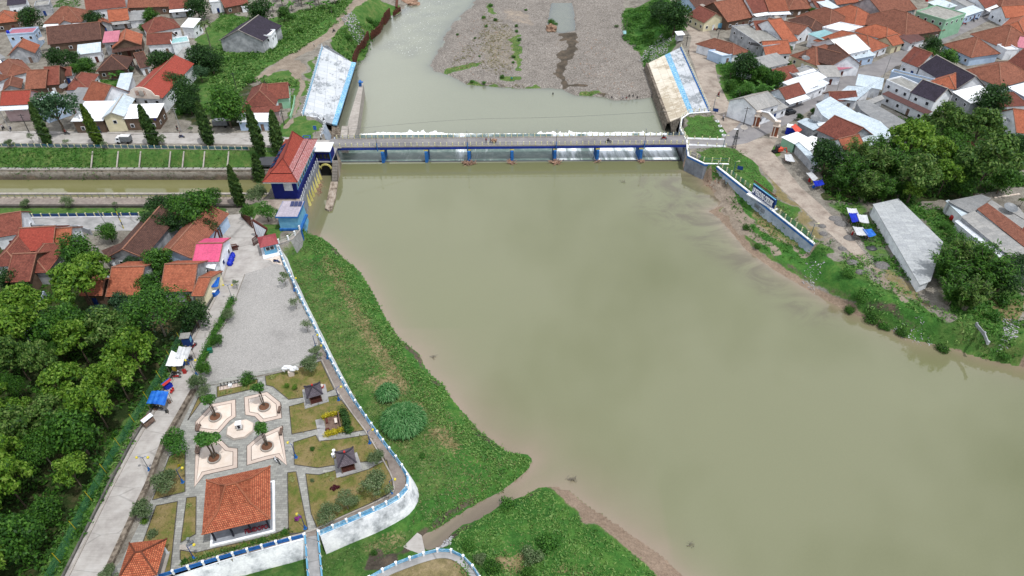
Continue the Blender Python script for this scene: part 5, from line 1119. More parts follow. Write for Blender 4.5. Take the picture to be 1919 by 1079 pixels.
# roadside stalls
def canopy(name,pts,z,m,lb,cat='stall',sag=.15,posts=True,goods=None,rz_=0):
    pts = [P(x,y,z) for x,y in pts]; c = sum(pts,Vector()) / len(pts); t_ = thing(name,(c.x,c.y,0),lb,cat); b = MB(); n = 8
    for i in range(n):
        u0,u1 = i / n,(i + 1) / n; f0 = lambda u: Vector((0,0,-sag * math.sin(u * math.pi) + .06 * math.sin(u * 21)))
        b.slab([pts[3].lerp(pts[2],u0) + f0(u0),pts[3].lerp(pts[2],u1) + f0(u1),pts[0].lerp(pts[1],u1) + f0(u1) + Vector((0,0,.25)),pts[0].lerp(pts[1],u0) + f0(u0) + Vector((0,0,.25))],.05)
    b.build('canopy',m,t_)
    if posts:
        for p in pts: q_ = p.lerp(c,.08); MB().bar(Vector((q_.x,q_.y,0)),q_,.07).build('post','bark_pale',t_)
    rg = random.Random(int(c.x * 7))
    for k in range(goods or 0):
        q_ = c.lerp(pts[k % 4],rg.uniform(.15,.85)); b = MB(); s_ = rg.uniform(.35,.75); b.box((q_.x,q_.y,0),(s_,s_ * .8,rg.uniform(.5,1.1)),rg.random())
        b.build('crate',rg.choice(['tarp_blue','white_paint','plastic_red','yellow','wood','metal_dark']),None,GOODS.get((lb,k)) or f'{("small", "low", "tall", "narrow", "wide", "battered")[k % 6]} box of goods under the {lb}'.replace('shelter at the corner of the bamboo grove','shelter by the bamboo'),'crate','goods at the ' + lb)
    return t_
GOODS = {}
canopy('food_stall',[(336,650),(360,652),(351,672),(328,670)],2.6,'tarp_white','upper white stall canopy',goods=4)
canopy('food_stall',[(322,658),(347,668),(342,685),(310,685)],2.35,'sheet_white','lower white stall canopy',goods=5)
canopy('food_stall',[(285,734.5),(317,735.5),(309,760),(274,756)],2.4,'tarp_blue','bright blue stall canopy',goods=4,sag=-.2)
c = P(354,645); t_ = thing('booth',c,'tall deep blue wooden booth with a grey roof beside the access road','booth'); b = MB(); b.box(c,(1.5,1.4,2.3),.15); b.build('wall','navy',t_); b = MB(); b.box(c + Vector((-.1,0,2.3)),(1.9,1.7,.1),.15); b.build('roof','sheet_grey',t_); MB().box(c + Vector((.76,0,.9)),(.06,.9,.9),.15).build('window','blue_light',t_)
c = P(281,796); t_ = thing('food_cart',c,'pale wooden food cart with a sloping red and white top below the blue canopy','food cart'); f = Fr(c,rad(60)); b = MB(); b.box(f.p(0,0,.5),(1.9,.9,.7),f.a); b.build('body','wood',t_); b = MB(); b.slab([f.p(-1,-.6,1.9),f.p(1,-.6,1.9),f.p(1,.1,2.2),f.p(-1,.1,2.2)],.05); b.build('roof','sheet_white',t_); MB().slab([f.p(-1,.1,2.2),f.p(1,.1,2.2),f.p(1,.5,1.95),f.p(-1,.5,1.95)],.05).build('roof_flap','sheet_red',t_)
for x in (-.9,.9):
    for y in (-.4,.4): MB().bar(f.p(x,y,0),f.p(x,y,2.05),.06).build('post','wood_pale',t_)
c = P(317,727); t_ = thing('drink_stand',c,'small stand under a red and blue umbrella sheet between the two canopies','stall'); f = Fr(c,rad(60)); MB().box(f.p(0,0,0),(1.4,.6,.9),f.a).build('counter','tarp_deep',t_); MB().slab([f.p(-.9,-.4,1.6),f.p(.9,-.4,1.6),f.p(.9,.1,1.75),f.p(-.9,.1,1.75)],.04).build('red_cover','plastic_red',t_); MB().slab([f.p(-.9,.1,1.75),f.p(.9,.1,1.75),f.p(.9,.5,1.6),f.p(-.9,.5,1.6)],.04).build('blue_cover','tarp_blue',t_)
c = P(395,660); t_ = thing('trash_bin',c,'green wheeled rubbish bin standing at the edge of the gravel lot','rubbish bin'); MB().box(c,(.8,.7,.85),.2).build('bin_body','plastic_green',t_); MB().box(c + Vector((0,0,.85)),(.88,.78,.1),.2).build('lid','plastic_green',t_)
for px,py,lb in ((325,733,'pale red plastic chair beside the drink stand'),(322,737,'red plastic chair nearest the blue canopy')):
    c = P(px,py); t_ = thing('plastic_chair',c,lb,'chair'); MB().box(c + Vector((0,0,.4)),(.4,.4,.05)).build('seat','plastic_red',t_); MB().box(c + Vector((0,.2,.45)),(.4,.05,.4)).build('backrest','plastic_red',t_); [MB().box(c + Vector((x,y,0)),(.04,.04,.4)).build('leg','plastic_red',t_) for x in (-.17,.17) for y in (-.17,.17)]
# green net fence on the forest side of the road
fl_ = off_line(bl,-1.3); fl_ = resample([fl_[i] for i in range(2,len(fl_))],2.6); nf = thing('net_fence',fl_[0],'green net fence on leaning bamboo posts along the forest edge','fence')
for i,p in enumerate(fl_): MB().tube([p,p + Vector((-.5,.3,2.2))],.05,5).build('post','leaf_yellow' if i % 2 else 'leaf_bright',nf)
t = NT('net_mat',.9); tb = t.n.new('ShaderNodeBsdfTransparent'); mx = t.n.new('ShaderNodeMixShader'); mx.inputs[0].default_value = .45; t.col(S(60,120,80)); t.l.new(tb.outputs[0],mx.inputs[1]); t.l.new(t.b.outputs[0],mx.inputs[2]); t.l.new(mx.outputs[0],t.n['Material Output'].inputs['Surface'])
b = MB()
for a,c_ in zip(fl_,fl_[1:]): b.face([a,c_,c_ + Vector((-.4,.25,1.6)),a + Vector((-.4,.25,1.6))])
b.build('net','net_mat',nf)
# pump by the left planter, boxes
c = P(358,1020); t_ = thing('water_pump',c,'grey pump on a pale slab beside the left strip lawn','pump'); b = MB(); b.box(P(347,1025),(1.5,1.0,.12),.3); b.build('slab','kerb',t_); b = MB(); b.tube([c,c + Vector((0,0,1.4))],.14,8); b.tube([c + Vector((-.5,-.3,.2)),c + Vector((.4,.2,.6))],.2,8); b.box(c + Vector((0,0,1.4)),(.4,.4,.3)); b.build('pump_body','metal_grey',t_)
c = P(625,856); t_ = thing('water_tank',c,'pair of white drums left of the lower hut','drum')
for dy in (0,.75): MB().tube([c + Vector((0,dy,.1)),c + Vector((0,dy,.85))],.28,10).build('drum','white_paint',t_)
# street gate arch
ag = thing('gate_arch',P(1416,233),'cream and brick gateway with a gabled beam spanning the east street','gate')
T_ = []
for px,py in ((1416,237),(1450,256)):
    c = P(px,py); an = rad(-20); b = MB(); b.box(c,(2.4,1.9,.35),an); q_ = b.build('pillar_base','cream_stone',ag); b = MB(); b.box(c + Vector((0,0,.35)),(1.5,1.2,3.1),an); q_ = b.build('pillar','brick',ag)
    b = MB(); b.box(c + Vector((0,0,3.45)),(2.1,1.7,.3),an); b.box(c + Vector((0,0,3.75)),(1.0,.9,1.1),an); b.box(c + Vector((0,0,4.85)),(1.7,1.4,.25),an); b.build('pillar_head','cream_stone',q_)
    b = MB()
    for x in (-.5,.5): b.box(c + Vector((x,-.62,.35)),(.3,.1,3.0),an)
    b.build('pilaster','cream_stone',q_); T_.append(c)
m_ = (T_[0] + T_[1]) / 2; b = MB(); a_,c_ = T_[0] + Vector((.4,0,4.0)),T_[1] + Vector((-.3,0,4.0)); b.slab([a_,c_,c_ + Vector((0,.2,.9)),m_ + Vector((0,.3,5.7)),a_ + Vector((0,.2,.9))],.5); b.build('beam','cream_stone',ag)
b = MB(); b.bar(a_ + Vector((0,.2,1.0)),m_ + Vector((0,.3,5.9)),.6,.2); b.bar(c_ + Vector((0,.2,1.0)),m_ + Vector((0,.3,5.9)),.6,.2); b.build('beam_coping','white_paint',ag)
# utility poles
def upole(px,py,h,lb,arm=True,m='metal_dark',z=0,lean=0):
    c = G(px,py); t_ = thing('utility_pole',c,lb,'pole'); b = MB(); b.tube([c,c + Vector((lean,0,h))],[.14,.09],6); b.build('pole',m,t_)
    if arm: b = MB(); b.bar(c + Vector((lean - .9,0,h - .5)),c + Vector((lean + .9,0,h - .5)),.1); b.bar(c + Vector((lean - .5,0,h - 1.2)),c + Vector((lean + .5,0,h - 1.2)),.08); b.build('crossarm',m,t_)
for a_ in ((1594,102,7,'thin black pole standing before the white gabled roof'),(1763,50,9,'utility pole at the corner of the green building'),(1752,190,6,'short dark pole in front of the slate roofed row house'),(155,178,6,'thin pole before the bright orange gabled roof'),(444,168,6,'thin pole beside the large tree left of the red roofed house'),
           (533,234,5,'thin pole at the lower right corner of the red roofed house'),(55,248,6,'thin pole at the road near the leftmost cypress'),(1343,82,5,'thin pole at the corner of the dirt road and the east lane'),(1286,86,4.5,'short pole at the far end of the right revetment'),(1393,235,6,'dark pole beside the blue walled corner house')): upole(*a_)
upole(217,448,8,'grey leaning concrete pole behind the long house roofs on the left',False,'concrete_grey',lean=-1.2)
c = P(232,428); t_ = thing('marker_pole',c,'yellow and black banded pole beside the south road','pole')
for k in range(6): MB().tube([c + Vector((0,0,k * 1.0)),c + Vector((0,0,k + 1.0))],.12,6).build('band',('yellow','metal_dark')[k % 2],t_)
def lattice_mast(px,py,h,lb):
    c = P(px,py); t_ = thing('lattice_mast',c,lb,'mast'); b = MB(); s_ = .45
    for dx,dy in ((-s_,-s_),(s_,-s_),(s_,s_),(-s_,s_)): b.bar(c + Vector((dx,dy,0)),c + Vector((dx * .3,dy * .3,h)),.1)
    for k in range(12):
        z0,z1 = h * k / 12,h * (k + 1) / 12; w0,w1 = s_ * (1 - .7 * k / 12),s_ * (1 - .7 * (k + 1) / 12)
        for sx_,sy_ in ((1,1),(1,-1),(-1,1),(-1,-1)): b.bar(c + Vector((w0 * sx_,w0 * sy_,z0)),c + Vector((-w1 * sx_ if k % 2 else w1 * sx_,w1 * sy_ if k % 2 else -w1 * sy_,z1)),.05)
    b.build('lattice','metal_dark',t_); b = MB(); b.box(c + Vector((-.6,0,h)),(1.2,.3,.2)); b.build('lamp_head','white_paint',t_)
lattice_mast(1375,277,5.8,'tall dark lattice lamp mast at the road junction by the bridge')
for px,py,h,lb in ((1355,276,3.6,'street lamp on the pale road wall beside the lattice mast'),(1374,325,3.6,'green street lamp on the lawn behind the flood wall'),(1336,208,4.2,'street lamp at the lower corner of the right revetment'),(1519,443,3.6,'street lamp near the lower end of the flood wall')):
    c = P(px,py); t_ = thing('street_lamp',c,lb,'street lamp'); MB().tube([c,c + Vector((0,0,h))],[.1,.06],6).build('pole','teal_rail',t_); b = MB(); b.tube([c + Vector((0,0,h)),c + Vector((.7,0,h + .25))],.04,5); b.box(c + Vector((.8,0,h + .15)),(.5,.25,.12)); b.build('lamp_head','yellow_pale',t_)
for px,py,lb in ((1385,322,'small dark blue notice board on the lawn by the flood wall'),(1340,213,'small dark notice board at the corner of the right revetment')):
    c = P(px,py); t_ = thing('notice_board',c,lb,'sign'); MB().slab([c + Vector((-.7,0,.8)),c + Vector((.7,-.5,.8)),c + Vector((.7,-.3,1.8)),c + Vector((-.7,.2,1.8))],.08).build('board','navy',t_); MB().box(c,(.1,.1,.9)).build('post','metal_dark',t_)
c = P(576,267); t_ = thing('blue_cage',c,'open blue steel frame box on the lawn behind the red roof','frame'); b = MB()
for x in (-1,1):
    for y in (-.8,.8): b.box((c.x + x,c.y + y,0),(.15,.15,1.9))
for z in (.9,1.85): [b.bar(c + Vector((x0,y0,z)),c + Vector((x1,y1,z)),.14) for x0,y0,x1,y1 in ((-1,-.8,1,-.8),(1,-.8,1,.8),(1,.8,-1,.8),(-1,.8,-1,-.8))]
b.build('cage_frame','blue_paint',t_); MB().box(c,(1.6,1.2,.9)).build('tank','blue_light',t_)
c = P(592,250); t_ = thing('sign_post',c,'small stack of direction signs on a post in the lawn by the bridge','sign'); MB().box(c,(.1,.1,2.4)).build('post','metal_grey',t_); MB().box(c + Vector((0,0,1.2)),(.9,.06,1.3)).build('board','tarp_blue',t_)
for k,(px,py) in enumerate(((1344,228),(1349,237),(1352,246),(1356,254))):
    c = P(px,py); b = MB(); n = 12
    for i in range(n): a0,a1 = 2 * math.pi * i / n,2 * math.pi * (i + 1) / n; b.bar(c + Vector((.5 * math.cos(a0),.5 * math.sin(a0),.15)),c + Vector((.5 * math.cos(a1),.5 * math.sin(a1),.15)),.16,.3)
    b.build('stone_ring','white_paint',None,('farthest','second','third','nearest')[k] + ' of the four small white planting rings along the lawn edge','planting ring','white rings on the lawn')
# east side kiosks and tarps
c = P(1480,250); t_ = thing('kiosk',c,'blue and white kiosk box at the corner of the east street','kiosk'); MB().box(c,(2.6,2.2,2.3),-.45).build('wall','tarp_deep',t_); MB().box(c + Vector((0,0,2.3)),(2.7,2.3,.15),-.45).build('roof','white_paint',t_)
canopy('kiosk_awning',[(1482,237),(1490,233),(1503,243),(1493,249)],2.6,'tarp_orange','orange awning over the blue kiosk counter','awning',goods=2)
canopy('tarp_stall',[(1510,325),(1520,323),(1533,334),(1524,339)],1.7,'tarp_white','white and cyan cloth stall below the grey kiosk',goods=3)
canopy('tarp_stall',[(1523,340),(1540,338),(1545,345),(1528,349)],1.7,'tarp_deep','deep blue tarp shelter at the corner of the bamboo grove',goods=1)
canopy('tarp_stall',[(1470,290),(1482,290),(1490,303),(1472,300)],1.2,'tarp_white','crumpled white sheet shelter beside the kiosk wall',goods=2)
canopy('tarp_shelter',[(1586,390),(1604,392),(1610,402),(1590,400)],2.0,'tarp_white','white tarp roof at the top of the work camp','shelter'); canopy('tarp_shelter',[(1590,400),(1606,400),(1609,414),(1597,416)],2.0,'tarp_deep','blue tarp roof in the middle of the work camp','shelter',goods=2)
canopy('tarp_shelter',[(1605,402),(1624,404),(1629,418),(1611,415)],2.1,'tarp_white','plain white tarp roof at the right of the work camp','shelter'); canopy('tarp_shelter',[(1597,425),(1616,427),(1627,440),(1606,440)],1.9,'tarp_white','ragged white tarp roof of the lower camp','shelter',goods=2)
canopy('tarp_shelter',[(1616,430),(1632,430),(1642,440),(1628,444)],1.9,'tarp_blue','cyan tarp roof of the lower camp','shelter',goods=2)
c = P(1459,285); t_ = thing('excavator',c,'small orange red digger parked on the dirt beside the kiosk','digger'); MB().box(c + Vector((-.9,0,0)),(1.8,1.5,.5),.3).build('tracks','tyre',t_); b = MB(); b.box(c + Vector((.2,0,.5)),(1.5,1.2,.9),.3); b.build('body','tarp_orange',t_); MB().box(c + Vector((-.6,.1,.5)),(.9,.9,1.5),.3).build('cab','metal_dark',t_); b = MB(); b.bar(c + Vector((.6,0,1.2)),c + Vector((1.7,-.5,1.7)),.22); b.bar(c + Vector((1.7,-.5,1.7)),c + Vector((2.0,-.9,.3)),.18); b.build('arm','tarp_orange',t_)
mat('heap_gravel',[S(104,102,102),S(128,125,124),S(150,146,144)],3,fine=.5)
# gravel heaps
rg = random.Random(3)
for k,(px,py,r1,m_,lb) in enumerate(((1566,410,2.3,'cobble','grey gravel heap at the top left of the camp'),(1576,419,2.2,'cobble','grey gravel heap below the topmost one'),(1541,424,1.3,'cobble','small gravel heap beside the dirt road'),(1543,438,1.4,'cobble','gravel heap nearest the flood wall end'),(1592,446,2.0,'cobble','gravel heap left of the lower camp roofs'),(1633,465,1.8,'metal_dark','dark sand heap right of the camp'),(1653,497,2.6,'cobble','wide gravel heap at the factory wall'),(1598,492,1.9,'cobble','gravel heap on the dirt right of the path'),(1612,510,1.5,'cobble','lowest gravel heap by the green bank'),(1578,466,1.4,'cobble','gravel heap in the middle of the dirt yard'))):
    c = P(px,py); b = MB(); b.ball(c - Vector((0,0,.25)),(r1 * .8,r1 * .66,.75),0,14,8,k,.12); b.build('gravel_heap','heap_gravel' if m_ == 'cobble' else m_,None,lb,'gravel heap','gravel heaps in the dirt yard',smooth=True)
# sheet piles
def piles(pts,lb,h0,h1):
    pts = resample([Vector(p) for p in pts],.85); t_ = thing('sheet_pile_wall',pts[0],lb,'sheet piles'); rg = random.Random(8)
    for i,(a,c) in enumerate(zip(pts,pts[1:])):
        zt_ = h0 + (h1 - h0) * i / len(pts) + rg.uniform(-.35,.25); o = Vector((.0,.22,0)) * (1 if i % 2 else -1)
        b = MB(); b.bar(a + o + Vector((0,0,-1)),a + o + Vector((0,0,zt_)),.62,.3); b.build('pile','rust',t_)
piles(PP('664,124 672,104 684,90 692,72',ZL),'rusty brown sheet pile wall nearest the left revetment',3.9,3.6)
piles(PP('697,74 712,62 720,44',ZL),'middle stretch of rusty sheet piles along the upper left shore',3.2,3.4); piles(PP('722,46 732,32',ZL),'short rusty sheet pile stretch near the bend of the river',4.6,4.2); piles(PP('738,30 752,20',ZL),'farthest low rusty sheet piles at the upper left shore',2.2,2)
b = MB(); b.bar(P(743,14,-6),P(745,-12,-4),1.0,.8); b.build('fallen_pile','rust',None,'rusty brown pile lying up the bank at the top of the photo','pile')
# weeping rubbish heaps
def heap(poly,z,n,m_,nm,lb,cat,s0=.15,s1=.5,seed=1,h=.25):
    pts = PP(poly,z); rg = random.Random(seed); A_ = XY(pts); b = MB(); k = 0
    while k < n:
        x,y = rg.uniform(A_[:,0].min(),A_[:,0].max()),rg.uniform(A_[:,1].min(),A_[:,1].max())
        if not inside(pts,np.array([x]),np.array([y]))[0]: continue
        k += 1; s_ = rg.uniform(s0,s1); d = Vector((rg.uniform(-1,1),rg.uniform(-1,1),rg.uniform(-.4,.4))).normalized() * s_; c = Vector((x,y,zt(x,y) + rg.uniform(0,h))); b.bar(c - d,c + d,s_ * rg.uniform(.4,1.2),s_ * .4)
    return b.build(nm,m_,None,lb,cat,None,'stuff')
heap('1200,96 1212,76 1240,62 1262,75 1250,95 1225,102',-3,520,'trash','rubbish','white and grey rubbish spilled down the bank by the right revetment','rubbish',.1,.36,2,.3)
heap('640,45 660,32 685,50 675,68 655,62',-2,260,'trash','rubbish','rubbish tipped beside the dirt track on the upper left bank','rubbish',.15,.45,3,.3)
heap('1658,605 1720,608 1760,640 1690,632',-3,120,'trash','rubbish','rubbish lying on the muddy right bank','rubbish',.06,.2,4,.15); heap('1510,490 1540,505 1530,540 1505,520',-3,90,'trash','rubbish','rubbish strewn on the right bank below the path','rubbish',.06,.2,5,.15)
heap('1320,330 1345,335 1352,345 1330,350',-3.6,60,'debris','rubble','pale rubble at the foot of the flood wall','rubble',.1,.3,6,.15); heap('1880,595 1910,600 1905,640 1880,640',0,120,'trash','rubbish','rubbish heap on bare soil at the right edge','rubbish',.08,.3,7,.2)
heap('820,1030 840,1010 848,1005 845,1025 832,1030',ZU,90,'trash','rubble','pale stones at the mouth of the small creek','rubble',.1,.3,8,.1); heap('112,0 130,5 140,20 115,15',0,10,'trash','rubble','small rubble by a house at the top left','rubble',.2,.4,9,.1)
heap('1060,150 1150,180 1180,182 1190,150 1160,100 1100,60 1080,120',-6.8,160,'debris','river_stones','scattered stones and sticks over the gravel bar','stones',.08,.3,10,.1); heap('840,120 860,60 890,30 950,60 960,140 900,150',-6.8,200,'debris','river_stones','scattered sticks and stones on the left part of the gravel bar','stones',.08,.28,11,.1)
# rubble block in the pool
c = P(1033,56,-6.9); b = MB(); b.ball(c,(2.6,2.0,2.4),0,12,8,5,.5); b.build('mud_block','debris',None,'big clump of soil and rubble standing at the pool edge on the gravel bar','mound')
c = P(775,8,ZL); b = MB(); b.ball(c,(3,2,1.2),0,12,8,6,.5); b.ball(c + Vector((-4,6,0)),(5,4,1.4),0,12,8,7,.5); b.build('rock_outcrop','debris',None,'pale rocks at the top edge of the river','rocks')
for px,py,lb in ((811,670,'small clump of twigs poking out of the pond'),(1071,899,'tangle of bare branches in the water off the grass spit'),(1296,1023,'tiny snag in the pond near the bottom'),(1168,341,'branch floating near the bridge')):
    c = P(px,py,ZU); b = MB(); rg = random.Random(int(px))
    for k in range(26 if px == 1071 else 9): d = Vector((rg.gauss(0,.5),rg.gauss(0,.35),rg.uniform(.1,.8))); b.tube([c + Vector((rg.gauss(0,.5),rg.gauss(0,.3),-.1)),c + d],.035,4)
    b.build('snag','bark_pale',None,lb,'branch')

def wires(pts,lb):
    b = MB()
    for a,c in zip(pts,pts[1:]):
        for o_ in (-.4,.4): b.tube([a + Vector((o_,0,0)),a.lerp(c,.5) + Vector((o_,0,-.8)),c + Vector((o_,0,0))],.03,3)
    b.build('power_line','metal_dark',None,lb,'cable')
for k,(px,py) in enumerate(((1560,196),(1655,146),(1700,118))): upole(px,py,8,('first','second','third')[k] + ' roadside electricity pole up the east street from the gateway',m='concrete_grey')
wires([P(1560,196,7.5),P(1655,146,7.5),P(1700,118,7.5),P(1763,50,8.5)],'black power lines along the east street')
for k,px in enumerate((20,160,340)): upole(px,247,8,('leftmost','middle','rightmost')[k] + ' electricity pole on the far kerb of the north road',m='concrete_grey')
wires([P(20,247,7.5),P(160,247,7.5),P(340,247,7.5),P(444,168,5.5)],'black power lines over the houses along the north road')
# ================================================================ HOUSES
WL = {'w': 'wall_white','b': 'wall_blue','c': 'wall_cream','g': 'render_grey','n': 'wall_brown','p': 'wall_pink','G': 'wall_green'}
hr = random.Random(77)
def openings(root,f,L,D,z0,h,sides,front='win',many=1):
    """doors and windows on the walls that can be seen"""
    def one(kind,p,a,w,hh):
        b = MB(); b.box(p,(w,.1,hh),a); o = b.build(kind,'white_paint' if kind == 'window' else hr.choice(['wood','brown_metal','navy','white_old']),root)
        if kind == 'window': b = MB(); q_ = Vector(p) + Vector((math.sin(a),-math.cos(a),0)) * .04 + Vector((0,0,.1)); b.box(q_,(w - .22,.06,hh - .2),a); b.build('pane','glass',o)
    for s_ in sides:
        n = max(1,min(4,int((L if s_ == 'f' else D) / 3)));
        if not many: n = min(n,1)
        for k in range(n):
            u = (k + .5) / n
            if s_ == 'f': p,a = f.p(L * u,-.03,z0),f.a
            elif s_ == 'r': p,a = f.p(L + .03,D * u,z0),f.a + math.pi / 2
            else: p,a = f.p(-.03,D * u,z0),f.a - math.pi / 2
            if s_ == 'f' and k == n // 2 and h < 4.6: one('door',p,a,.95,2.05)
            else: one('window',p + Vector((0,0,.95 if h < 4.6 else h - 2.1)),a,1.1,1.15)
def house(t,ax,ay,bx,by,D,ty,rm,label,ev=3.0,pi_=.5,sk=0,wl='w',aw=None,cat='house',name='house',win=1,ov=.45,caps=True,par=0):
    if ty[0] in 'gh' and ty != 'gy' or rm == 'R': pi_ *= 1.3
    if ty == 'gy': pi_ *= 1.12
    if ty[0] in 'gh': D *= 1.2
    A_,B_ = P(ax,ay,ev,t),P(bx,by,ev,t); d = B_ - A_; L = d.length; a = math.atan2(d.y,d.x); f = Fr((A_.x,A_.y,0),a)
    if ty[0] in 'gh': L += .7; f.o = f.p(-.35,0)
    K = lambda y: sk * y / D
    root = thing(name,f.p(L / 2,D / 2),label,cat)
    pt = lambda x,y,z: f.p(x + K(y),y,z)
    T = .14; roof = MB(); cp = MB(); wall_ = MB(); o = ov
    w0,w1,v0,v1 = o,L - o,o,D - o
    foot = [tuple(pt(x,y,0))[:2] for x,y in ((w0,v0),(w1,v0),(w1,v1),(w0,v1))]
    if ty == 'fl':
        foot = [tuple(pt(x,y,0))[:2] for x,y in ((0,0),(L,0),(L,D),(0,D))]
        wall_.prism(foot,0,ev - .02); ins = inset([(p[0],p[1],0) for p in foot],.2)
        roof.prism([(p[0],p[1]) for p in ins],ev - .1,ev + .02)
        for i in range(4): j = (i + 1) % 4; cp.bar(Vector((*foot[i],ev + .15)),Vector((*foot[j],ev + .15)),.22,.42)
    elif ty == 'sh':
        r = pi_ * .35 * D; wall_.prism(foot,0,ev - .02)
        roof.slab([pt(0,0,ev),pt(L,0,ev),pt(L,D,ev + r),pt(0,D,ev + r)],.08)
        e0,e1 = Vector((*foot[3],ev - .02)),Vector((*foot[2],ev - .02)); zz = Vector((0,0,r - .1)); wall_.face([e0,e1,e1 + zz,e0 + zz]); g0,g1 = Vector((*foot[0],ev - .02)),Vector((*foot[1],ev - .02))
        wall_.face([g1,e1,e1 + zz]); wall_.face([e0,g0,e0 + zz])
    elif ty[0] == 'g':
        if ty == 'gx':
            r = pi_ * D / 2; R_0,R_1 = pt(0,D / 2,ev + r),pt(L,D / 2,ev + r)
            roof.slab([pt(0,0,ev),pt(L,0,ev),R_1,R_0],T); roof.slab([pt(L,D,ev),pt(0,D,ev),R_0,R_1],T); cp.bar(R_0 + Vector((0,0,.05)),R_1 + Vector((0,0,.05)),.3,.16)
            wall_.prism(foot,0,ev + pi_ * o - .16)
            for x in (w0,w1): zz = ev + pi_ * o - .16; wall_.face([pt(x,v0,zz),pt(x,v1,zz),pt(x,D / 2,ev + r - .16)])
            for x in (.06,L - .06): cp.bar(pt(x,0,ev + .04),pt(x,D / 2,ev + r + .04),.14,.14); cp.bar(pt(x,D,ev + .04),pt(x,D / 2,ev + r + .04),.14,.14)
        else:
            r = pi_ * L / 2; R_0,R_1 = pt(L / 2,0,ev + r),pt(L / 2,D,ev + r)
            roof.slab([pt(0,D,ev),pt(0,0,ev),R_0,R_1],T); roof.slab([pt(L,0,ev),pt(L,D,ev),R_1,R_0],T); cp.bar(R_0 + Vector((0,0,.05)),R_1 + Vector((0,0,.05)),.3,.16)
            wall_.prism(foot,0,ev + pi_ * o - .16)
            for y in (v0,v1): zz = ev + pi_ * o - .16; wall_.face([pt(w0,y,zz),pt(w1,y,zz),pt(L / 2,y,ev + r - .16)])
            cp.bar(pt(0,.06,ev + .04),pt(L / 2,.06,ev + r + .04),.16,.16); cp.bar(pt(L,.06,ev + .04),pt(L / 2,.06,ev + r + .04),.16,.16)
    else:
        sp = min(L,D) / 2; r = pi_ * sp; wall_.prism(foot,0,ev + .05)
        if ty == 'hx' and L < D: ty = 'hy'
        if ty == 'hx': R_0,R_1 = pt(sp * .92,D / 2,ev + r),pt(L - sp * .92,D / 2,ev + r)
        else: R_0,R_1 = pt(L / 2,sp * .92,ev + r),pt(L / 2,D - sp * .92,ev + r)
        E = [pt(0,0,ev),pt(L,0,ev),pt(L,D,ev),pt(0,D,ev)]
        if ty == 'hx': Q = [[E[0],E[1],R_1,R_0],[E[1],E[2],R_1],[E[2],E[3],R_0,R_1],[E[3],E[0],R_0]]; C_ = [(E[0],R_0),(E[1],R_1),(E[2],R_1),(E[3],R_0)]
        else: Q = [[E[0],E[1],R_0],[E[1],E[2],R_1,R_0],[E[2],E[3],R_1],[E[3],E[0],R_0,R_1]]; C_ = [(E[0],R_0),(E[1],R_0),(E[2],R_1),(E[3],R_1)]
        for q_ in Q: roof.slab(q_,T)
        for p,q_ in C_ + [(R_0,R_1)]: cp.bar(p + Vector((0,0,.05)),q_ + Vector((0,0,.05)),.24,.14)
    wall_.build('wall',WL[wl],root); ro = roof.build('roof',RM[rm],root)
    if ty != 'sh' and cp.f and caps: cp.build('ridge_cap' if ty != 'fl' else 'parapet',('ridge_cap' if rm not in 'wsgd' else 'kerb') if ty != 'fl' else WL[wl],ro)
    if win: openings(root,Fr(pt(o if ty != 'fl' else 0,o if ty != 'fl' else 0,0),a),L - 2 * (o if ty != 'fl' else 0),D - 2 * (o if ty != 'fl' else 0),0,ev,['f'] + (['r'] if A_.x < 0 else ['l']) if abs(sk) < 1 else ['f'])
    if aw: z = ev - .25; MB().slab([pt(0,-1.9,z - .5),pt(L,-1.9,z - .5),pt(L,.3,z),pt(0,.3,z)],.06).build('awning',RM[aw],root)
    return root
def poly(t,s,ev,rm,label,wl='w',cat='shed',name='shed',tilt=0,win=0):
    """single sheet roof on walls over an odd outline; tilt lifts the roof away from the viewer"""
    pts = PP(s,ev,t); ys_ = [p.y for p in pts]; y0 = min(ys_); up = lambda p,dz=0: Vector((p.x,p.y,ev + (p.y - y0) * tilt + dz)); c = sum(pts,Vector()) / len(pts)
    root = thing(name,(c.x,c.y,0),label,cat); b = MB(); a = sum(pts[i].x * pts[(i + 1) % len(pts)].y - pts[(i + 1) % len(pts)].x * pts[i].y for i in range(len(pts)))
    if a < 0: pts = pts[::-1]
    roof = [up(p) for p in pts]; m = max(range(len(pts)),key=lambda i: (pts[(i + 1) % len(pts)] - pts[i]).length); roof = roof[m:] + roof[:m]; b.slab(roof,.1); b.build('roof',RM[rm],root)
    ins = [Vector(p) for p in inset([(p.x,p.y,0) for p in pts],.3)]; b = MB(); n = len(ins)
    for i in range(n): j = (i + 1) % n; p,q_ = ins[i],ins[j]; b.face([p,q_,up(q_,-.08),up(p,-.08)])
    b.build('wall',WL[wl],root); return root
H = house
# top left town (tile A)
H('A',60,50,235,30,8,'sh','d','dark slate lean roof behind the round tree at the top left corner',4)
H('A',310,60,440,45,7,'fl','f','flat concrete roof between the top left tree and the lawn',4,wl='g')
H('A',-60,215,150,190,9,'hx','o','orange hipped house cut by the left edge, beside the round tree',3.5,wl='n')
H('A',400,212,725,200,11,'hx','t','terracotta hipped house with a long white corrugated awning in front',3.6,aw='w')
H('A',535,222,640,206,5,'gy','t','small white gabled porch roof rising from the awning house',3.9,win=0)
H('A',780,95,1125,60,10,'gx','r','long red roofed house at the top with a grey skylight',4)
H('A',985,195,1155,178,8,'gx','o','orange roofed house right of the gabled porch, above the grey awning',3.2,aw='g')
H('A',870,243,1000,214,8,'gy','o','orange gable fronted house with white trim beside the tree',3,wl='g')
H('A',1150,188,1290,178,8,'sh','g','grey sheet roof between the orange house and the dark tree',3)
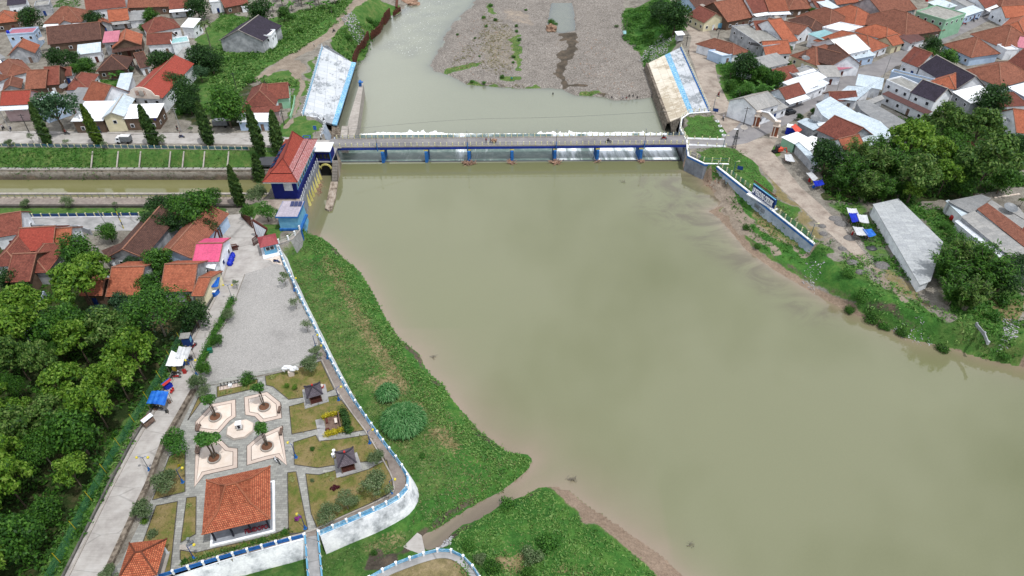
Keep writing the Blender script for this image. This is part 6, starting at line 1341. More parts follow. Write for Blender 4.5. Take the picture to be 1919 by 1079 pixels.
H('A',1150,70,1510,58,9,'gx','t','long terracotta roof at the top behind the dark tree',3.2,wl='n')
H('A',1528,82,1712,66,8,'gx','r','red roofed house with a white veranda near the top palm tree',3.6,aw='w')
H('A',60,312,300,296,6,'fl','p','pale blue box house with a pinkish flat roof and blue water tank',5.5,wl='b')
H('A',78,500,305,478,7,'gy','o','small orange gable roof with bare block walls below the blue box house',3.4,wl='g',pi_=.6)
H('A',-40,545,55,515,6,'sh','g','grey sheet roof at the left edge above the small white one',2.8)
H('A',-40,612,48,590,6,'sh','w','whitish sheet roof at the left edge beside the hipped house',2.8)
H('A',62,695,285,640,11,'hx','t','terracotta hipped house with crossing pale ridges on the left',3)
H('A',-70,760,92,690,9,'hx','t','terracotta hipped roof cut by the left edge, under the grey sheets',3)
H('A',232,800,400,792,10,'gx','t','mottled terracotta roof left of the white ridge line',3,wl='n')
H('A',402,768,524,758,10,'gx','r','red roofed house with bare brick end wall',3.2,wl='n')
H('A',28,818,180,795,7,'gy','t','small terracotta roof wedged between two larger roofs on the left',2.6,wl='g')
H('A',582,812,780,800,10,'hx','r','red hipped house left of the grass yard',3)
H('A',560,690,640,680,5,'gx','r','short red roof tucked behind the red hipped house',2.8)
H('A',750,900,908,942,9,'gx','o','bright orange tiled roof beside the little lawn',3.6,pi_=.6)
H('A',552,950,735,958,10,'sh','g','grey asbestos roof under the bright orange one',3)
H('A',5,948,252,936,7,'gx','h','pink fronted house with smooth red roof beside the leftmost cypress',5.4,wl='p',aw='w')
H('A',258,930,380,1005,8,'sh','s','pale blue grey sheet roof right of the pink fronted house',4,wl='b')
H('A',440,400,905,352,11,'gx','b','very long brown roof with a patch of silver sheets',3.4,wl='n')
H('A',690,492,905,466,7,'sh','s','silver patchwork sheet roof in front of the long brown roof',3.6)
H('A',918,385,1062,372,8,'sh','p','striped pink metal roof next to the long brown roof',5,wl='g')
H('A',1012,438,1262,405,10,'gy','o','orange and brown gabled house with a blue tarp under its canopy',3.6,wl='n',sk=.5,aw='b')
H('A',872,642,1135,622,9,'hx','b','dark brown hipped house beside the banana plants',3,wl='n')
H('A',1332,300,1620,245,9,'hx','r','red hipped roof behind the twin ridged red house',3.4)
H('A',1325,405,1538,392,7,'gx','r','plain red roofed house left of the peeling cyan roof',3.8)
H('A',1545,398,1700,374,6,'fl','c','flat roof with peeling cyan paint beside the palm',4.4,wl='w')
H('A',1620,242,1738,248,7,'sh','w','white metal roof above the peeling cyan roof',4.2)
H('A',1545,545,1668,552,9,'sh','g','grey sheet roof below the peeling cyan roof',3)
H('A',1268,612,1345,596,9,'gx','b','dark brown roof peeking out beside the red hall',2.8)
H('A',1138,868,1448,884,23,'gy','h','long red tiled meeting hall with a curved white parapet facade',5,pi_=.42,sk=-3.2,wl='w')
H('A',1008,898,1130,890,20,'sh','s','long narrow silver roof along the left side of the red hall',3.4,sk=-2.5,pi_=.1)
H('F',632,132,925,126,11,'sh','w','wide white sheet roof of the roadside shops left of the grey porch',4,wl='n',pi_=.35)
H('F',925,104,1102,92,11,'gy','s','grey gabled porch roof of the roadside shop with a yellow sign',4.6,wl='c',pi_=.45)
H('F',1098,108,1412,98,8,'sh','w','white sheet roof of the shop with a purple blue fascia right of the porch',4,wl='n',pi_=.35)
c0_,c1_ = P(1142,868,5,'A'),P(1440,882,5,'A'); dd = c1_ - c0_; pr_ = [Vector((0,0,0)),Vector((0,0,1.0)),dd * .12 + Vector((0,0,1.2)),dd * .2 + Vector((0,0,2.6)),dd * .35 + Vector((0,0,3.4)),dd * .5 + Vector((0,0,3.7)),dd * .65 + Vector((0,0,3.4)),dd * .8 + Vector((0,0,2.6)),dd * .88 + Vector((0,0,1.2)),dd + Vector((0,0,1.0)),dd]
b = MB(); o_ = c0_ + Vector((0,-.3,-.2)); b.face([o_ + p for p in pr_][::-1]); b.face([o_ + p + Vector((0,.35,0)) for p in pr_]); [b.face([o_ + pr_[i],o_ + pr_[i] + Vector((0,.35,0)),o_ + pr_[(i + 1) % 11] + Vector((0,.35,0)),o_ + pr_[(i + 1) % 11]]) for i in range(11)]
hall = [o for o in COL.objects if o.get('label','').startswith('long red tiled meeting hall')][0]; b.build('facade','cream_stone',hall)
b = MB(); q_ = c0_ + dd * .5 + Vector((0,-.4,.6)); b.ball(q_ + Vector((0,0,.9)),(.9,.12,1.0),0,12,8); b.build('emblem','kerb',hall)
for k in (-1.7,-1.3,-.9,.9,1.3,1.7): MB().box(q_ + Vector((k,0,.2)),(.12,.1,1.6)).build('facade_stripe','brick',hall)
MB().box(P(1010,118,3.2,'F'),(4.6,.15,.9),0).build('shop_sign','yellow',None,'yellow shop sign board under the grey gabled porch','sign'); MB().box(P(1255,120,3.0,'F'),(10,.15,.6),0).build('shop_sign','tarp_deep',None,'long blue and purple fascia board of the roadside shop','sign')
for x in (1150,1230,1310,1370): MB().box(P(x,165,0,'F') + Vector((0,.6,0)),(1.0,.5,1.1)).build('shop_counter',hr.choice(['plastic_red','wood','cloth_pale']),None,{1150: 'leftmost',1230: 'second',1310: 'third',1370: 'rightmost'}[x] + ' counter of goods in front of the blue fascia shop','counter','shop counters')
# tile B, G
H('B',152,362,532,372,14,'gy','d','dark purple roofed house with a big grey block gable wall in the green field',4.6,pi_=.42,wl='g',sk=1.5,win=0)
H('B',545,322,612,322,6,'fl','w','white flat roofed annex with small windows right of the purple roof',5,wl='w')
H('B',205,68,408,28,9,'gx','r','red roofed open shed at the top beside the field',3,wl='n'); H('B',62,22,178,12,7,'fl','w','white two storey house at the top with parked motorcycles below',4.5)
H('B',352,68,404,60,2,'fl','w','tiny white cabin at the right corner of the red open shed',2,wl='w',win=0)
H('B',372,962,645,950,12,'hx','r','red roofed roadside house with complex ridges, main part',3.6,wl='w'); H('B',600,895,770,880,8,'gx','r','right wing of the red roofed roadside house with pale green wall',3.6,wl='G')
H('G',318,70,692,42,3.2,'sh','r','narrow red tiled strip roof in front of the roadside house',3.4,wl='p'); H('G',304,138,602,136,4.5,'sh','w','white sheet veranda roof of the roadside house behind two cypresses',3,wl='b')
# right town (tile D)
H('D',868,205,1050,172,9,'gy','r','rust red gable house with cyan shopfront at the corner of the dirt road',3.6,wl='c',aw=None)
MB().box(P(955,262,0,'D') + Vector((0,.2,.2)),(6.2,.15,2.0),.12).build('shopfront','blue_light',None,'cyan shopfront panel under the corner gable house','shopfront')
H('D',1050,168,1140,145,8,'sh','g','grey sheet roof between the gable house and the big orange roof',3.6); H('D',1078,198,1320,150,14,'gx','t','big rust coloured roof in the top row of the right town',3.4,wl='n',sk=-3)
H('D',795,75,985,35,9,'gx','b','dark brown roof at the top beside the large dark tree',3.4,sk=-2,wl='b'); H('D',1190,110,1306,60,12,'fl','f','grey violet flat building in the top row',4.6,wl='b',sk=-2)
H('D',1310,118,1452,98,13,'gx','r','red tiled part of the row with white awning at the top',5,aw='w',sk=-1.5); H('D',1452,104,1622,96,13,'gx','o','bright orange tiled part of the row with white awning at the top',5,aw='w',sk=-1.5)
H('D',1625,88,1835,76,9,'hx','t','terracotta hipped house right of the bright orange row roof',3.2,wl='n'); H('D',1865,60,1960,40,7,'gx','r','small red roof at the top above the little round tree',3)
H('D',1110,238,1385,418,9.5,'fl','f','unfinished white flat roofed concrete house with an open stair well',5,wl='g'); b = MB(); b.box(P(1318,398,5.03,'D'),(3.2,2.4,.12),-.55); b.build('stair_well_shade','shade_paint',None,'dark plate painted as the shade of a stair well in the flat white concrete roof','painted shade')  # closed plate on the roof, darkness of the stair opening is painted
H('D',1388,418,1582,382,6,'fl','f','white flat roof wing with sand spilled on it',4.4,wl='g'); H('D',1345,302,1502,292,8,'gx','r','rust red roof rising behind the flat concrete house',4.2)
H('D',1592,384,1702,366,15,'gx','o','orange roof with a deep dark gutter on its left side',3.4,sk=-5); H('D',1718,312,1842,272,12,'gy','t','terracotta roof with long pale ridge going up to the left',3.6,sk=-5)
H('D',1130,492,1272,465,12,'hx','t','terracotta roofed house with white flat annex by the roadside verge',3.2,sk=-6,wl='w'); H('D',1022,506,1136,490,6,'fl','w','white flat annex with pale blue wall at the verge',3,wl='b',sk=-2)
H('D',1418,492,1640,480,8,'gx','o','long rust roof strip below the flat concrete house',3); H('D',1640,500,1862,588,13,'hx','t','big terracotta roof with a satellite dish in the right town',3.2,wl='c')
H('D',1428,612,1635,562,7,'sh','g','grey patched sheet roof at the edge of the little wood',2.8); H('D',1556,738,1738,690,8,'gx','r','rust red roof next to the small cage shed above the white roofs',3,pi_=.4)
H('D',1240,652,1308,642,5,'gx','r','tiny red roof hidden among the trees of the little wood',3,win=0); H('D',1700,692,1890,640,5,'fl','g','grey barred cage shed on the roofs',4,wl='g')
H('D',1636,742,1775,812,6,'sh','w','white metal roof left of the brown strip near the street',3.2); H('D',1765,848,1960,770,9,'sh','w','wide white metal roof along the street',3.2,pi_=.3)
H('D',1602,895,1770,842,6,'gx','r','small rust red roof over the shops on the street',3.4,aw='w'); H('D',1436,852,1590,900,4,'sh','s','narrow silver roof left of the small shop roof',3)
H('D',1342,992,1545,935,8,'gx','g','grey roofed two storey corner house with white walls and two dark windows',5.2,pi_=.4,sk=-3); H('D',1345,1060,1622,962,4.5,'sh','g','long low grey roof in front of the corner house',3)
H('D',622,318,692,312,3,'sh','w','little white roofed hut at the far end of the dirt road',2.4,wl='g',win=0)
# right town (tile E)
H('E',165,85,262,62,8,'sh','s','pale sheet roof in the top row between two orange roofs',3.4); H('E',240,42,432,16,8,'gx','o','orange roofed shop in the top row with grey shutter',3.6,wl='g'); H('E',-40,55,60,20,8,'hx','t','terracotta roof at the top above the round street tree',3); H('E',60,70,150,55,5,'gx','r','short red roof beside the round tree in the top row',3)
H('E',178,245,395,200,13,'hx','t','hipped terracotta roof left of the white flat roof',3.2,sk=-3); H('E',398,238,655,200,14,'hx','o','orange and dark hipped roof behind the white flat roof',3.4,sk=-4); H('E',0,278,175,270,11,'hx','b','dark brown hipped roof left of the terracotta one',3.2,sk=-3)
H('E',664,142,955,82,13,'gx','t','large terracotta roof above a long grey wall at the top',5,wl='g',sk=-4); H('E',500,60,640,100,6,'sh','l','pale grey violet wall and roof at the top',4.4,wl='p')
H('E',860,325,1205,272,19,'hx','t','largest terracotta hipped roof left of the green balcony building',3.6,pi_=.42,sk=-7,wl='n')
H('E',310,292,470,245,8,'fl','w','plain white flat roof in the middle of the right town',4,sk=-3); H('E',545,470,705,412,16,'hx','o','rust orange roof with a white gutter, right of the white gabled roof',3,sk=-7); H('E',690,362,850,332,11,'hx','o','orange hipped roof with a white ridge in the right town',3.4,sk=-4); H('E',745,412,838,388,6,'gx','o','small orange roof above the pale green wall',3,wl='c',sk=-1)
H('E',900,392,1040,350,6,'sh','B','dark brown metal roof below the largest terracotta roof',3); H('E',322,490,537,440,11,'gx','w','white metal gabled roof facing the street',5,pi_=.4,sk=-4); H('E',350,540,592,495,4.5,'sh','s','pale cyan grey sheet awning roof beneath the white gabled roof',3.2,wl='b')
H('E',150,372,302,332,7,'sh','c','translucent cyan sheet roof beside the white gabled roof',3.6,sk=-3); H('E',5,432,182,588,9,'gx','b','long dark maroon roof running down to the street',4,wl='w'); H('E',185,585,372,540,9,'gy','b','maroon gable end with a white finial facing the street',3.8,sk=-4,wl='n'); H('E',190,640,415,600,3,'sh','p','pink sheet awning above the blue shopfront',3)
H('E',0,745,150,695,6,'sh','w','white sheet roof at the street beside the silver awning',3.4); H('E',0,832,172,745,4,'sh','w','lower white sheet roof by the roadside planting',2.8); H('E',110,690,285,690,7,'sh','g','grey sheet roof between the white roofs and the pink awning',3)
H('E',1215,185,1395,125,12,'fl','f','pale green two storey building with a balcony at the street corner',7.4,wl='G',name='green_building'); H('E',1020,120,1235,205,7,'fl','f','railed roof terrace of the green building above a maroon wall',4.2,wl='n',name='terrace_block'); H('E',1050,20,1200,85,6,'sh','s','silver canopy roof over the green building terrace',7.2,wl='G')
H('E',1295,205,1405,150,5,'sh','s','white sheet awning shop at the foot of the green building',3,wl='b'); H('E',1400,145,1560,92,5,'sh','s','long silver awning shop beside the green building',3.2,wl='b'); H('E',1410,60,1590,10,8,'sh','g','grey roofed shop in the top right shopping row',4); H('E',1575,75,1745,5,9,'gx','r','red roofed shop in the top right row',3.4,aw='w'); H('E',1740,5,1860,-50,9,'gx','b','brown roofed shop at the very top right of the row',3.4,aw='s')
H('E',1690,262,1918,312,14,'hx','o','large orange hipped roof at the right edge above the white edging',3.4,wl='w'); H('E',1760,160,1960,150,8,'gx','o','orange roof at the right edge close to the street',3.4,wl='w'); H('E',1720,60,1960,40,10,'hx','t','terracotta roof at the top right corner below the street',3)
H('E',1436,308,1735,436,13,'hx','t','wide terracotta hipped roof at the bend right of the street',3.2,wl='w'); H('E',1192,402,1435,515,11,'hx','t','terracotta hipped roof with a satellite dish right of the two trees',3.2,wl='b'); H('E',1350,640,1705,782,15,'hx','t','very wide terracotta hipped roof behind the slate row house',3.4,wl='g',pi_=.42)
H('E',1765,565,1960,640,12,'gx','r','red roofed house at the right edge beside the grey gutter',3.4,wl='g'); H('E',1760,450,1865,445,5,'fl','w','small white flat roofed box between terracotta roofs at the right edge',3.6); H('E',1850,420,1960,440,7,'gx','p','pinkish red roof at the right edge',3.2)
H('E',820,548,968,605,9,'gx','r','rust red end of the long row house at the street corner',4,sk=-1,pi_=.55); H('E',972,608,1308,800,9,'gx','d','dark slate middle of the long row house at the street corner',4,pi_=.55); H('E',1310,802,1462,724,7,'hx','o','orange hip end of the long row house',4,sk=-4)
H('E',725,648,1092,742,2.6,'fl','f','pale blue flat roofed front strip of the row house',3.8,wl='b'); H('E',1062,722,1258,822,3,'sh','w','long white awning before the slate roofed row house',3.2); H('E',1272,822,1442,930,9,'sh','w','large white metal roof at the lower end of the row house',4.6,wl='g')
H('E',1765,780,1960,890,12,'sh','w','white metal roof with tall blue grey wall at the right edge',5,wl='b'); H('E',682,722,902,822,6.5,'fl','f','mossy flat concrete roof of the pale walled house',5,wl='w'); H('E',902,832,1112,912,8,'gx','d','mottled grey and slate roof of the pale walled house',5,wl='w')
H('E',402,765,640,805,7,'sh','s','silver sheet roof nearest the street opposite the row house',3.4); H('E',185,888,410,905,0.1+8,'sh','s','striped silver roof with rusty patches beside the courtyard',3.2,sk=6); H('E',640,842,1042,1030,2.6,'sh','B','long thin maroon awning along the courtyard wall',3)
H('E',190,912,420,905,5,'gx','r','rust red strip roof with rubble beside the striped silver roof',2.8); H('E',1710,960,1960,950,7,'hx','r','red roofed house at the right edge under the dark tree',3.2); H('I',1860,232,1990,250,11,'gx','o','orange roof at the right edge with grey sheets beneath',3,sk=-3)
poly('E','40,955 170,890 440,1035 230,1120 100,1040',3.4,'s','broad pale silver roof left of the red roof on the inner block','w',tilt=.05)
poly('I','270,130 420,75 620,150 755,262 545,358 430,300 510,262',3.4,'s','broad pale silver roof behind the tree grove','w',tilt=.05)
poly('E','400,930 480,915 660,1000 1000,1180 770,1230 700,1170 440,1000',3.2,'g','long ribbed grey roof beside the open courtyard','g',tilt=.04); poly('E','455,920 640,850 665,885 500,960',3.2,'g','short grey roof at the head of the courtyard','g')
H('I',60,212,300,320,9,'gx','r','rust red roof with bare white branches in front',3.4,wl='g',sk=2); H('I',330,428,500,385,7,'gx','o','orange roof half hidden by bamboo',2.8,win=0); H('I',1388,395,1478,372,5,'gx','r','red roof glimpsed inside the tree grove',3,win=0)
poly('k','385,125 510,75 800,155 610,245',2.8,'s','silver roof of the fenced stall behind the kiosk','g',cat='stall'); poly('k','650,150 940,100 860,135 680,190',3,'w','thin white roof beside the satellite dish','g')
poly('k','170,335 390,262 530,335 355,430',3,'w','white roofed kiosk with green front wall','G',cat='kiosk',name='kiosk'); poly('k','400,390 590,315 660,340 640,480 550,520',2.9,'w','white roof of the middle kiosk part','w',cat='kiosk',name='kiosk'); poly('k','355,430 440,400 560,520 690,700 620,715 480,560',2.7,'s','long pale sheet roof of the grey kiosk by the dirt road','g',cat='kiosk',name='kiosk')
# factory and right sheds
poly('.','1633,388 1681,378 1766,456 1744,527 1724,535',2.3,'F','long pale asbestos roofed factory shed on the right','w',cat='factory',name='factory',tilt=.03)
poly('.','1775,378 1838,366 1857,373 1822,401',3.4,'g','grey corrugated roof at the top of the right sheds','g',tilt=.04); poly('.','1772,376 1778,374 1820,401 1806,409',3,'s','narrow pale awning beside the path of the right sheds','w'); poly('.','1827,398 1846,387 1960,463 1960,495',3.6,'t','long terracotta strip roof of the right sheds','w',tilt=.05)
poly('.','1847,383 1858,374 1960,438 1960,460',3.4,'g','dark grey corrugated strip right of the terracotta strip','g'); poly('.','1798,410 1824,400 1960,490 1960,530 1888,480',3.4,'g','broad grey roof left of the terracotta strip','g',tilt=.03); poly('.','1789,414 1797,411 1886,479 1871,482',3.1,'w','white edge roof along the lowest of the right sheds','w'); H('.',1905,446,1960,470,5,'gx','r','maroon roof corner at the right edge beside the palm',3)
poly('I','1750,895 1870,900 1919,960 1919,1010 1800,940',3,'g','small grey roof with a round tank behind the terracotta strip','g')
# lower left houses
H('K',-60,222,190,182,8,'gx','r','red roof with white edging at the left edge by the road',3.6); H('K',160,345,462,326,8,'gx','h','smooth red roof in the middle of the big left house',3.8); H('K',-80,480,160,470,12,'hx','r','large red roof with white flecks cut by the left edge',3.8); H('K',165,540,410,532,9,'hx','r','front hip of the big red house with an open veranda',3.6,wl='g')
H('K',60,620,255,612,9,'gx','r','nearest slope of the big red house above the dark carport',3.4,wl='n',sk=1); H('K',468,322,625,308,7,'gx','o','orange roof wing right of the big red house',3.4)
H('K',985,392,1282,402,15,'gy','b','brown roofed house with a white triangular porch gable',3.4,pi_=.5,sk=.5,wl='g'); H('K',978,425,1150,355,4,'sh','b','low brown porch roof of the brown house',2.8)
H('K',1405,392,1705,405,15,'gy','t','terracotta gable roofed house in the shade of large trees',3.4,pi_=.5,sk=1.5,wl='b'); H('L',298,437,520,432,7.5,'gx','P','bright pink metal roof house by the park gate',3.6,pi_=.3,wl='w')
poly('L','240,470 270,418 395,432 505,432 512,440 490,500 385,478',2.8,'w','white and cyan sheet lean-to under the pink roof','w'); H('K',1455,705,1728,700,9,'gx','o','ridged terracotta roof on low stone walls',3.2,pi_=.45,wl='g'); H('L',292,742,380,742,7,'gx','o','small terracotta roof beside the road drain',3.0,sk=1.2,wl='c',pi_=.3,win=0)
H('K',962,748,1235,742,10,'gx','o','orange roofed house below the brown house',3.2,wl='g',pi_=.4); H('K',728,742,905,740,5,'gx','o','small orange roof under the broken white sheet',3,wl='n'); H('K',850,650,930,640,4,'gx','t','broken terracotta roof beside the white sheet',2.8,win=0)
heap('190,515 215,513 218,522 196,536',3,90,'tarp_white','collapsed_sheet','crumpled white sheets lying between two orange roofs','sheets',.3,.8,13,2.6)
canopy('road_awning',[(400,521),(413,520),(409,536),(396,538)],2.5,'tarp_blue','small blue awning on the wall beside the access road','awning',posts=False); c = P(405,552); t_ = thing('vendor_cart',c,'blue and white vendor cart at the kerb below the blue awning','cart'); MB().box(c,(.9,1.7,1.0),-.2).build('body','tarp_blue',t_); MB().box(c + Vector((0,0,1.2)),(.8,1.3,.08),-.2).build('top','white_paint',t_); MB().box(c + Vector((-.4,0,1)),(.06,.06,.25)).build('post','metal_grey',t_)
# compound walls
def lwall(name,s,h,th,m,lb,t='.'):
    pts = PP(s,0,t); root = thing(name,pts[0],lb,'wall'); b = MB()
    for a,c in zip(pts,pts[1:]): b.bar(a + Vector((0,0,h / 2)),c + Vector((0,0,h / 2)),th,h)
    b.build('wall_body',m,root); n = 0
    for p in resample(pts,3.4)[:40]: MB().box(p,(th + .16,th + .16,h + .15)).build('pillar',m,root)
lwall('yard_wall','38,430 150,432 172,440',1.6,.2,'render_grey','grey and white wall with pillars along the south road'); lwall('yard_wall','90,562 78,585 66,620 58,640',2.2,.2,'blue_wall_pale','pale blue grey wall running down into the forest on the left')
lwall('yard_wall','62,562 90,562',1.0,.2,'concrete_dark','low dark wall behind the forest edge trees'); lwall('drain_wall','428,482 415,510 395,552',.9,.5,'stone_wall','stone drain wall between the pink roof and the road'); lwall('yard_wall','1828,610 1843,628 1850,645',.7,.2,'render_grey','broken white wall leaning on the green right bank')
lwall('yard_wall','545,222 550,205 553,185',1.0,.2,'wall_green','low pale green yard wall right of the red roofed house'); lwall('yard_wall','182,148 232,140',1.2,.2,'render_grey','grey block wall around the small lawn'); lwall('yard_wall','1630,402 1700,505',1.2,.2,'render_grey','grey wall along the foot of the factory shed')
lwall('factory_fence','1785,395 1790,412',1.2,.15,'metal_grey','short fence by the path of the right sheds')
# satellite dishes, water tanks
def dish(t,x,y,z,r,lb):
    c = P(x,y,z,t); root = thing('satellite_dish',c,lb,'satellite dish'); MB().tube([c - Vector((0,0,1.2)),c],.06,6).build('mast','metal_dark',root); b = MB(); n = 14; ax = Vector((0,-.25,.95)).normalized(); u = Vector((1,0,0)); v = ax.cross(u)
    for k in range(n):
        a0,a1 = 2 * math.pi * k / n,2 * math.pi * (k + 1) / n; m0,m1 = u * math.cos(a0) + v * math.sin(a0),u * math.cos(a1) + v * math.sin(a1)
        b.face([c,c + m0 * r * .55 + ax * .1,c + m1 * r * .55 + ax * .1]); b.face([c + m0 * r * .55 + ax * .1,c + m0 * r + ax * .36,c + m1 * r + ax * .36,c + m1 * r * .55 + ax * .1])
    b.build('bowl','metal_grey' if r > 1.2 else 'kerb',root)
for a_ in (('D',1772,525,5.4,1.4,'large mesh satellite dish on the big terracotta roof in the right town'),('E',1490,405,5,1.4,'satellite dish on the terracotta roof right of the two trees'),('k',630,90,3.6,1.5,'large grey satellite dish behind the silver stall roof'),('I',1745,125,4,1.3,'satellite dish at the right edge above the grey sheets'),('I',1795,912,4.4,1.6,'big round dish behind the right sheds'),
           ('A',575,778,4,1.3,'mesh satellite dish left of the red hipped house'),('A',380,352,4.5,1.2,'satellite dish beside the blue box house'),('D',845,55,5.2,1.1,'satellite dish on the dark brown roof beside the large tree'),('D',1515,160,5,1.1,'white dish behind the flat concrete house'),('.',1394,240,3.5,1.1,'grey dish on the wall of the corner house')): dish(*a_)
for a_ in (('A',78,302,5.6,'tarp_deep','deep blue water tank on the pinkish flat roof'),('E',1042,10,9,'plastic_red','red water tank on top of the green building'),('I',1265,1012,.1,'plastic_red','red round tank in the grass beside the sheds'),('K',1345,238,3.2,'navy','dark water tank between the brown and terracotta houses'),('D',968,512,.1,'tarp_blue','blue tarp bundle at the verge of the dirt road')):
    c = P(a_[1],a_[2],a_[3],a_[0]); b = MB(); b.tube([c,c + Vector((0,0,1.0)),c + Vector((0,0,1.2))],[.55,.55,.25],12); b.build('water_tank',a_[4],None,a_[5],'water tank')
# courtyard ground
sheet('courtyard',PP('560,985 640,935 880,1060 800,1140',0,'E'),.03,'concrete_dark')
# ================================================================ VEGETATION
def leaf_mesh(name,C,Nn,size,m,rs,asp=1.6,droop=0):
    """many small leaf faces at points C with rough normals Nn"""
    n = len(C); N = Nn / np.maximum(np.linalg.norm(Nn,axis=1,keepdims=True),1e-6); R = rs.normal(size=(n,3)); U = np.cross(N,R); U /= np.maximum(np.linalg.norm(U,axis=1,keepdims=True),1e-6); V = np.cross(N,U)
    s = size * (.6 + .8 * rs.rand(n,1)); U = U * s * .5 * asp ** .5; V = V * s * .5 / asp ** .5
    co = np.stack([C - U,C + V * .9 - U * .1,C + U,C - V * .9 - U * .1],1); co[:,2,2] -= droop * s[:,0]
    me = bpy.data.meshes.new(name); me.vertices.add(n * 4); me.vertices.foreach_set('co',co.reshape(-1).astype(np.float32)); me.loops.add(n * 4); me.loops.foreach_set('vertex_index',np.arange(n * 4,dtype=np.int32))
    me.polygons.add(n); me.polygons.foreach_set('loop_start',np.arange(0,n * 4,4,dtype=np.int32)); me.update(calc_edges=True); me.materials.append(MATS[m]); return me
def blob_cloud(blobs,n,rs,up=.35,shell=.55):
    B = np.array(blobs,float); w = B[:,3] ** 2; idx = rs.choice(len(B),n,p=w / w.sum()); d = rs.normal(size=(n,3)); d[:,2] = d[:,2] * .8 + up; d /= np.linalg.norm(d,axis=1,keepdims=True)
    r = (shell + (1.05 - shell) * rs.rand(n,1) ** .5) * B[idx,3:4] * (1 + .12 * rs.normal(size=(n,1))); sc = np.array([1,1,.8]); C = B[idx,:3] + d * r * sc; Nn = d + rs.normal(size=(n,3)) * .55 + np.array([0,0,.35]); return C,Nn
def tree_proto(kind,seed):
    """unit trees: crown radius about 1, base at z 0; returns (crown mesh, trunk mesh)"""
    rs = np.random.RandomState(seed); rg = random.Random(seed); K = KINDS[kind]; H,fl,nb,br,n,s,m = K['h'],K['flat'],K['nb'],K['br'],K['n'],K['s'],K['m']; blobs = []
    for i in range(nb):
        a = i * 2.4 + rg.uniform(-.4,.4); q_ = math.sqrt((i + .5) / nb) * (1 - br * .75); z = H + fl * (1 - q_ * q_) * rg.uniform(.3,1.2) - .25 * q_; blobs.append((math.cos(a) * q_ * rg.uniform(.7,1.3),math.sin(a) * q_ * rg.uniform(.7,1.3),z,br * rg.uniform(.6,1.35)))
        if K.get('deep'): blobs.append((math.cos(a) * q_ * .9,math.sin(a) * q_ * .9,z - fl * .8,br * .8))
    C,Nn = blob_cloud(blobs,n,rs,shell=K.get('shell',.5)); cm = leaf_mesh(kind + '_crown',C,Nn,s,m,rs,K.get('asp',1.5),K.get('droop',.15))
    b = MB(); r = K['tr']; top = H * K.get('fork',.6); ns = K.get('stems',1)
    for k in range(ns):
        o = Vector((.12 * math.cos(k * 2.1),.12 * math.sin(k * 2.1),0)) * (ns > 1); b.tube([o,o * 1.4 + Vector((rg.uniform(-.05,.05),rg.uniform(-.05,.05),top * .5)),o * 1.8 + Vector((0,0,top))],[r,r * .8,r * .65],6)
    for bl in blobs[:min(len(blobs),9)]:
        c = Vector(bl[:3]); p = Vector((0,0,top)); b.tube([p,p.lerp(c,.5) + Vector((0,0,-.06)),c],[r * .55,r * .35,r * .15],5)
    return cm,b.mesh(kind + '_trunk',K.get('bark','bark'))
ORD = 'leftmost,second,third,fourth,fifth,sixth,seventh,eighth,ninth,tenth,eleventh,twelfth,thirteenth,fourteenth,fifteenth,rightmost'.split(',')
KINDS = {'teak': dict(h=1.5,flat=.75,nb=24,br=.26,n=3800,s=.115,shell=.3,m='leaf_teak',tr=.045,droop=.3),'teak2': dict(h=1.45,flat=.8,nb=20,br=.28,n=3600,s=.105,shell=.3,m='leaf_teak_dull',tr=.045,droop=.3),
         'mango': dict(h=1.1,flat=.7,nb=14,br=.38,n=3400,s=.10,m='leaf_dark',tr=.07,deep=1),'mid': dict(h=1.15,flat=.65,nb=15,br=.36,n=3300,s=.10,m='leaf_mid',tr=.06,deep=1),'bright': dict(h=1.15,flat=.6,nb=9,br=.46,n=2600,s=.10,m='leaf_bright',tr=.06),
         'rain': dict(h=1.15,flat=.35,nb=14,br=.34,n=4200,s=.06,m='leaf_mid',tr=.04,bark='bark_pale'),'bluegreen': dict(h=1.05,flat=.65,nb=14,br=.34,n=2800,s=.09,m='leaf_blue',tr=.06),'olive': dict(h=1.05,flat=.6,nb=11,br=.36,n=2400,s=.085,m='leaf_olive',tr=.045,shell=.3,bark='bark_pale'),
         'airy': dict(h=1.5,flat=.5,nb=8,br=.34,n=420,s=.13,m='leaf_olive',tr=.04,shell=.2,bark='bark_pale'),'shrub': dict(h=.45,flat=.45,nb=8,br=.5,n=1500,s=.12,m='leaf_mid',tr=.06,deep=1),'bush': dict(h=.4,flat=.4,nb=8,br=.45,n=1300,s=.13,m='leaf_bright',tr=.05,deep=1),
         'olive_shrub': dict(h=.5,flat=.4,nb=8,br=.42,n=1300,s=.12,m='leaf_olive',tr=.05,deep=1),'variegated': dict(h=.25,flat=.3,nb=6,br=.4,n=260,s=.35,m='leaf_variegated',tr=.03,asp=4),'yellow': dict(h=.4,flat=.4,nb=6,br=.4,n=500,s=.2,m='leaf_yellow',tr=.04),
         'maroon': dict(h=.25,flat=.3,nb=6,br=.4,n=300,s=.3,m='leaf_maroon',tr=.03,asp=3),'purple': dict(h=.3,flat=.3,nb=6,br=.4,n=400,s=.2,m='purple_flower',tr=.03),'parktree': dict(h=3.3,flat=.7,nb=9,br=.46,n=1100,s=.2,m='leaf_bright',tr=.09,stems=3,fork=.72),'cone': dict(h=.9,flat=.3,nb=3,br=.8,n=700,s=.22,m='leaf_teak',tr=.08,deep=1)}
PROTO = {}
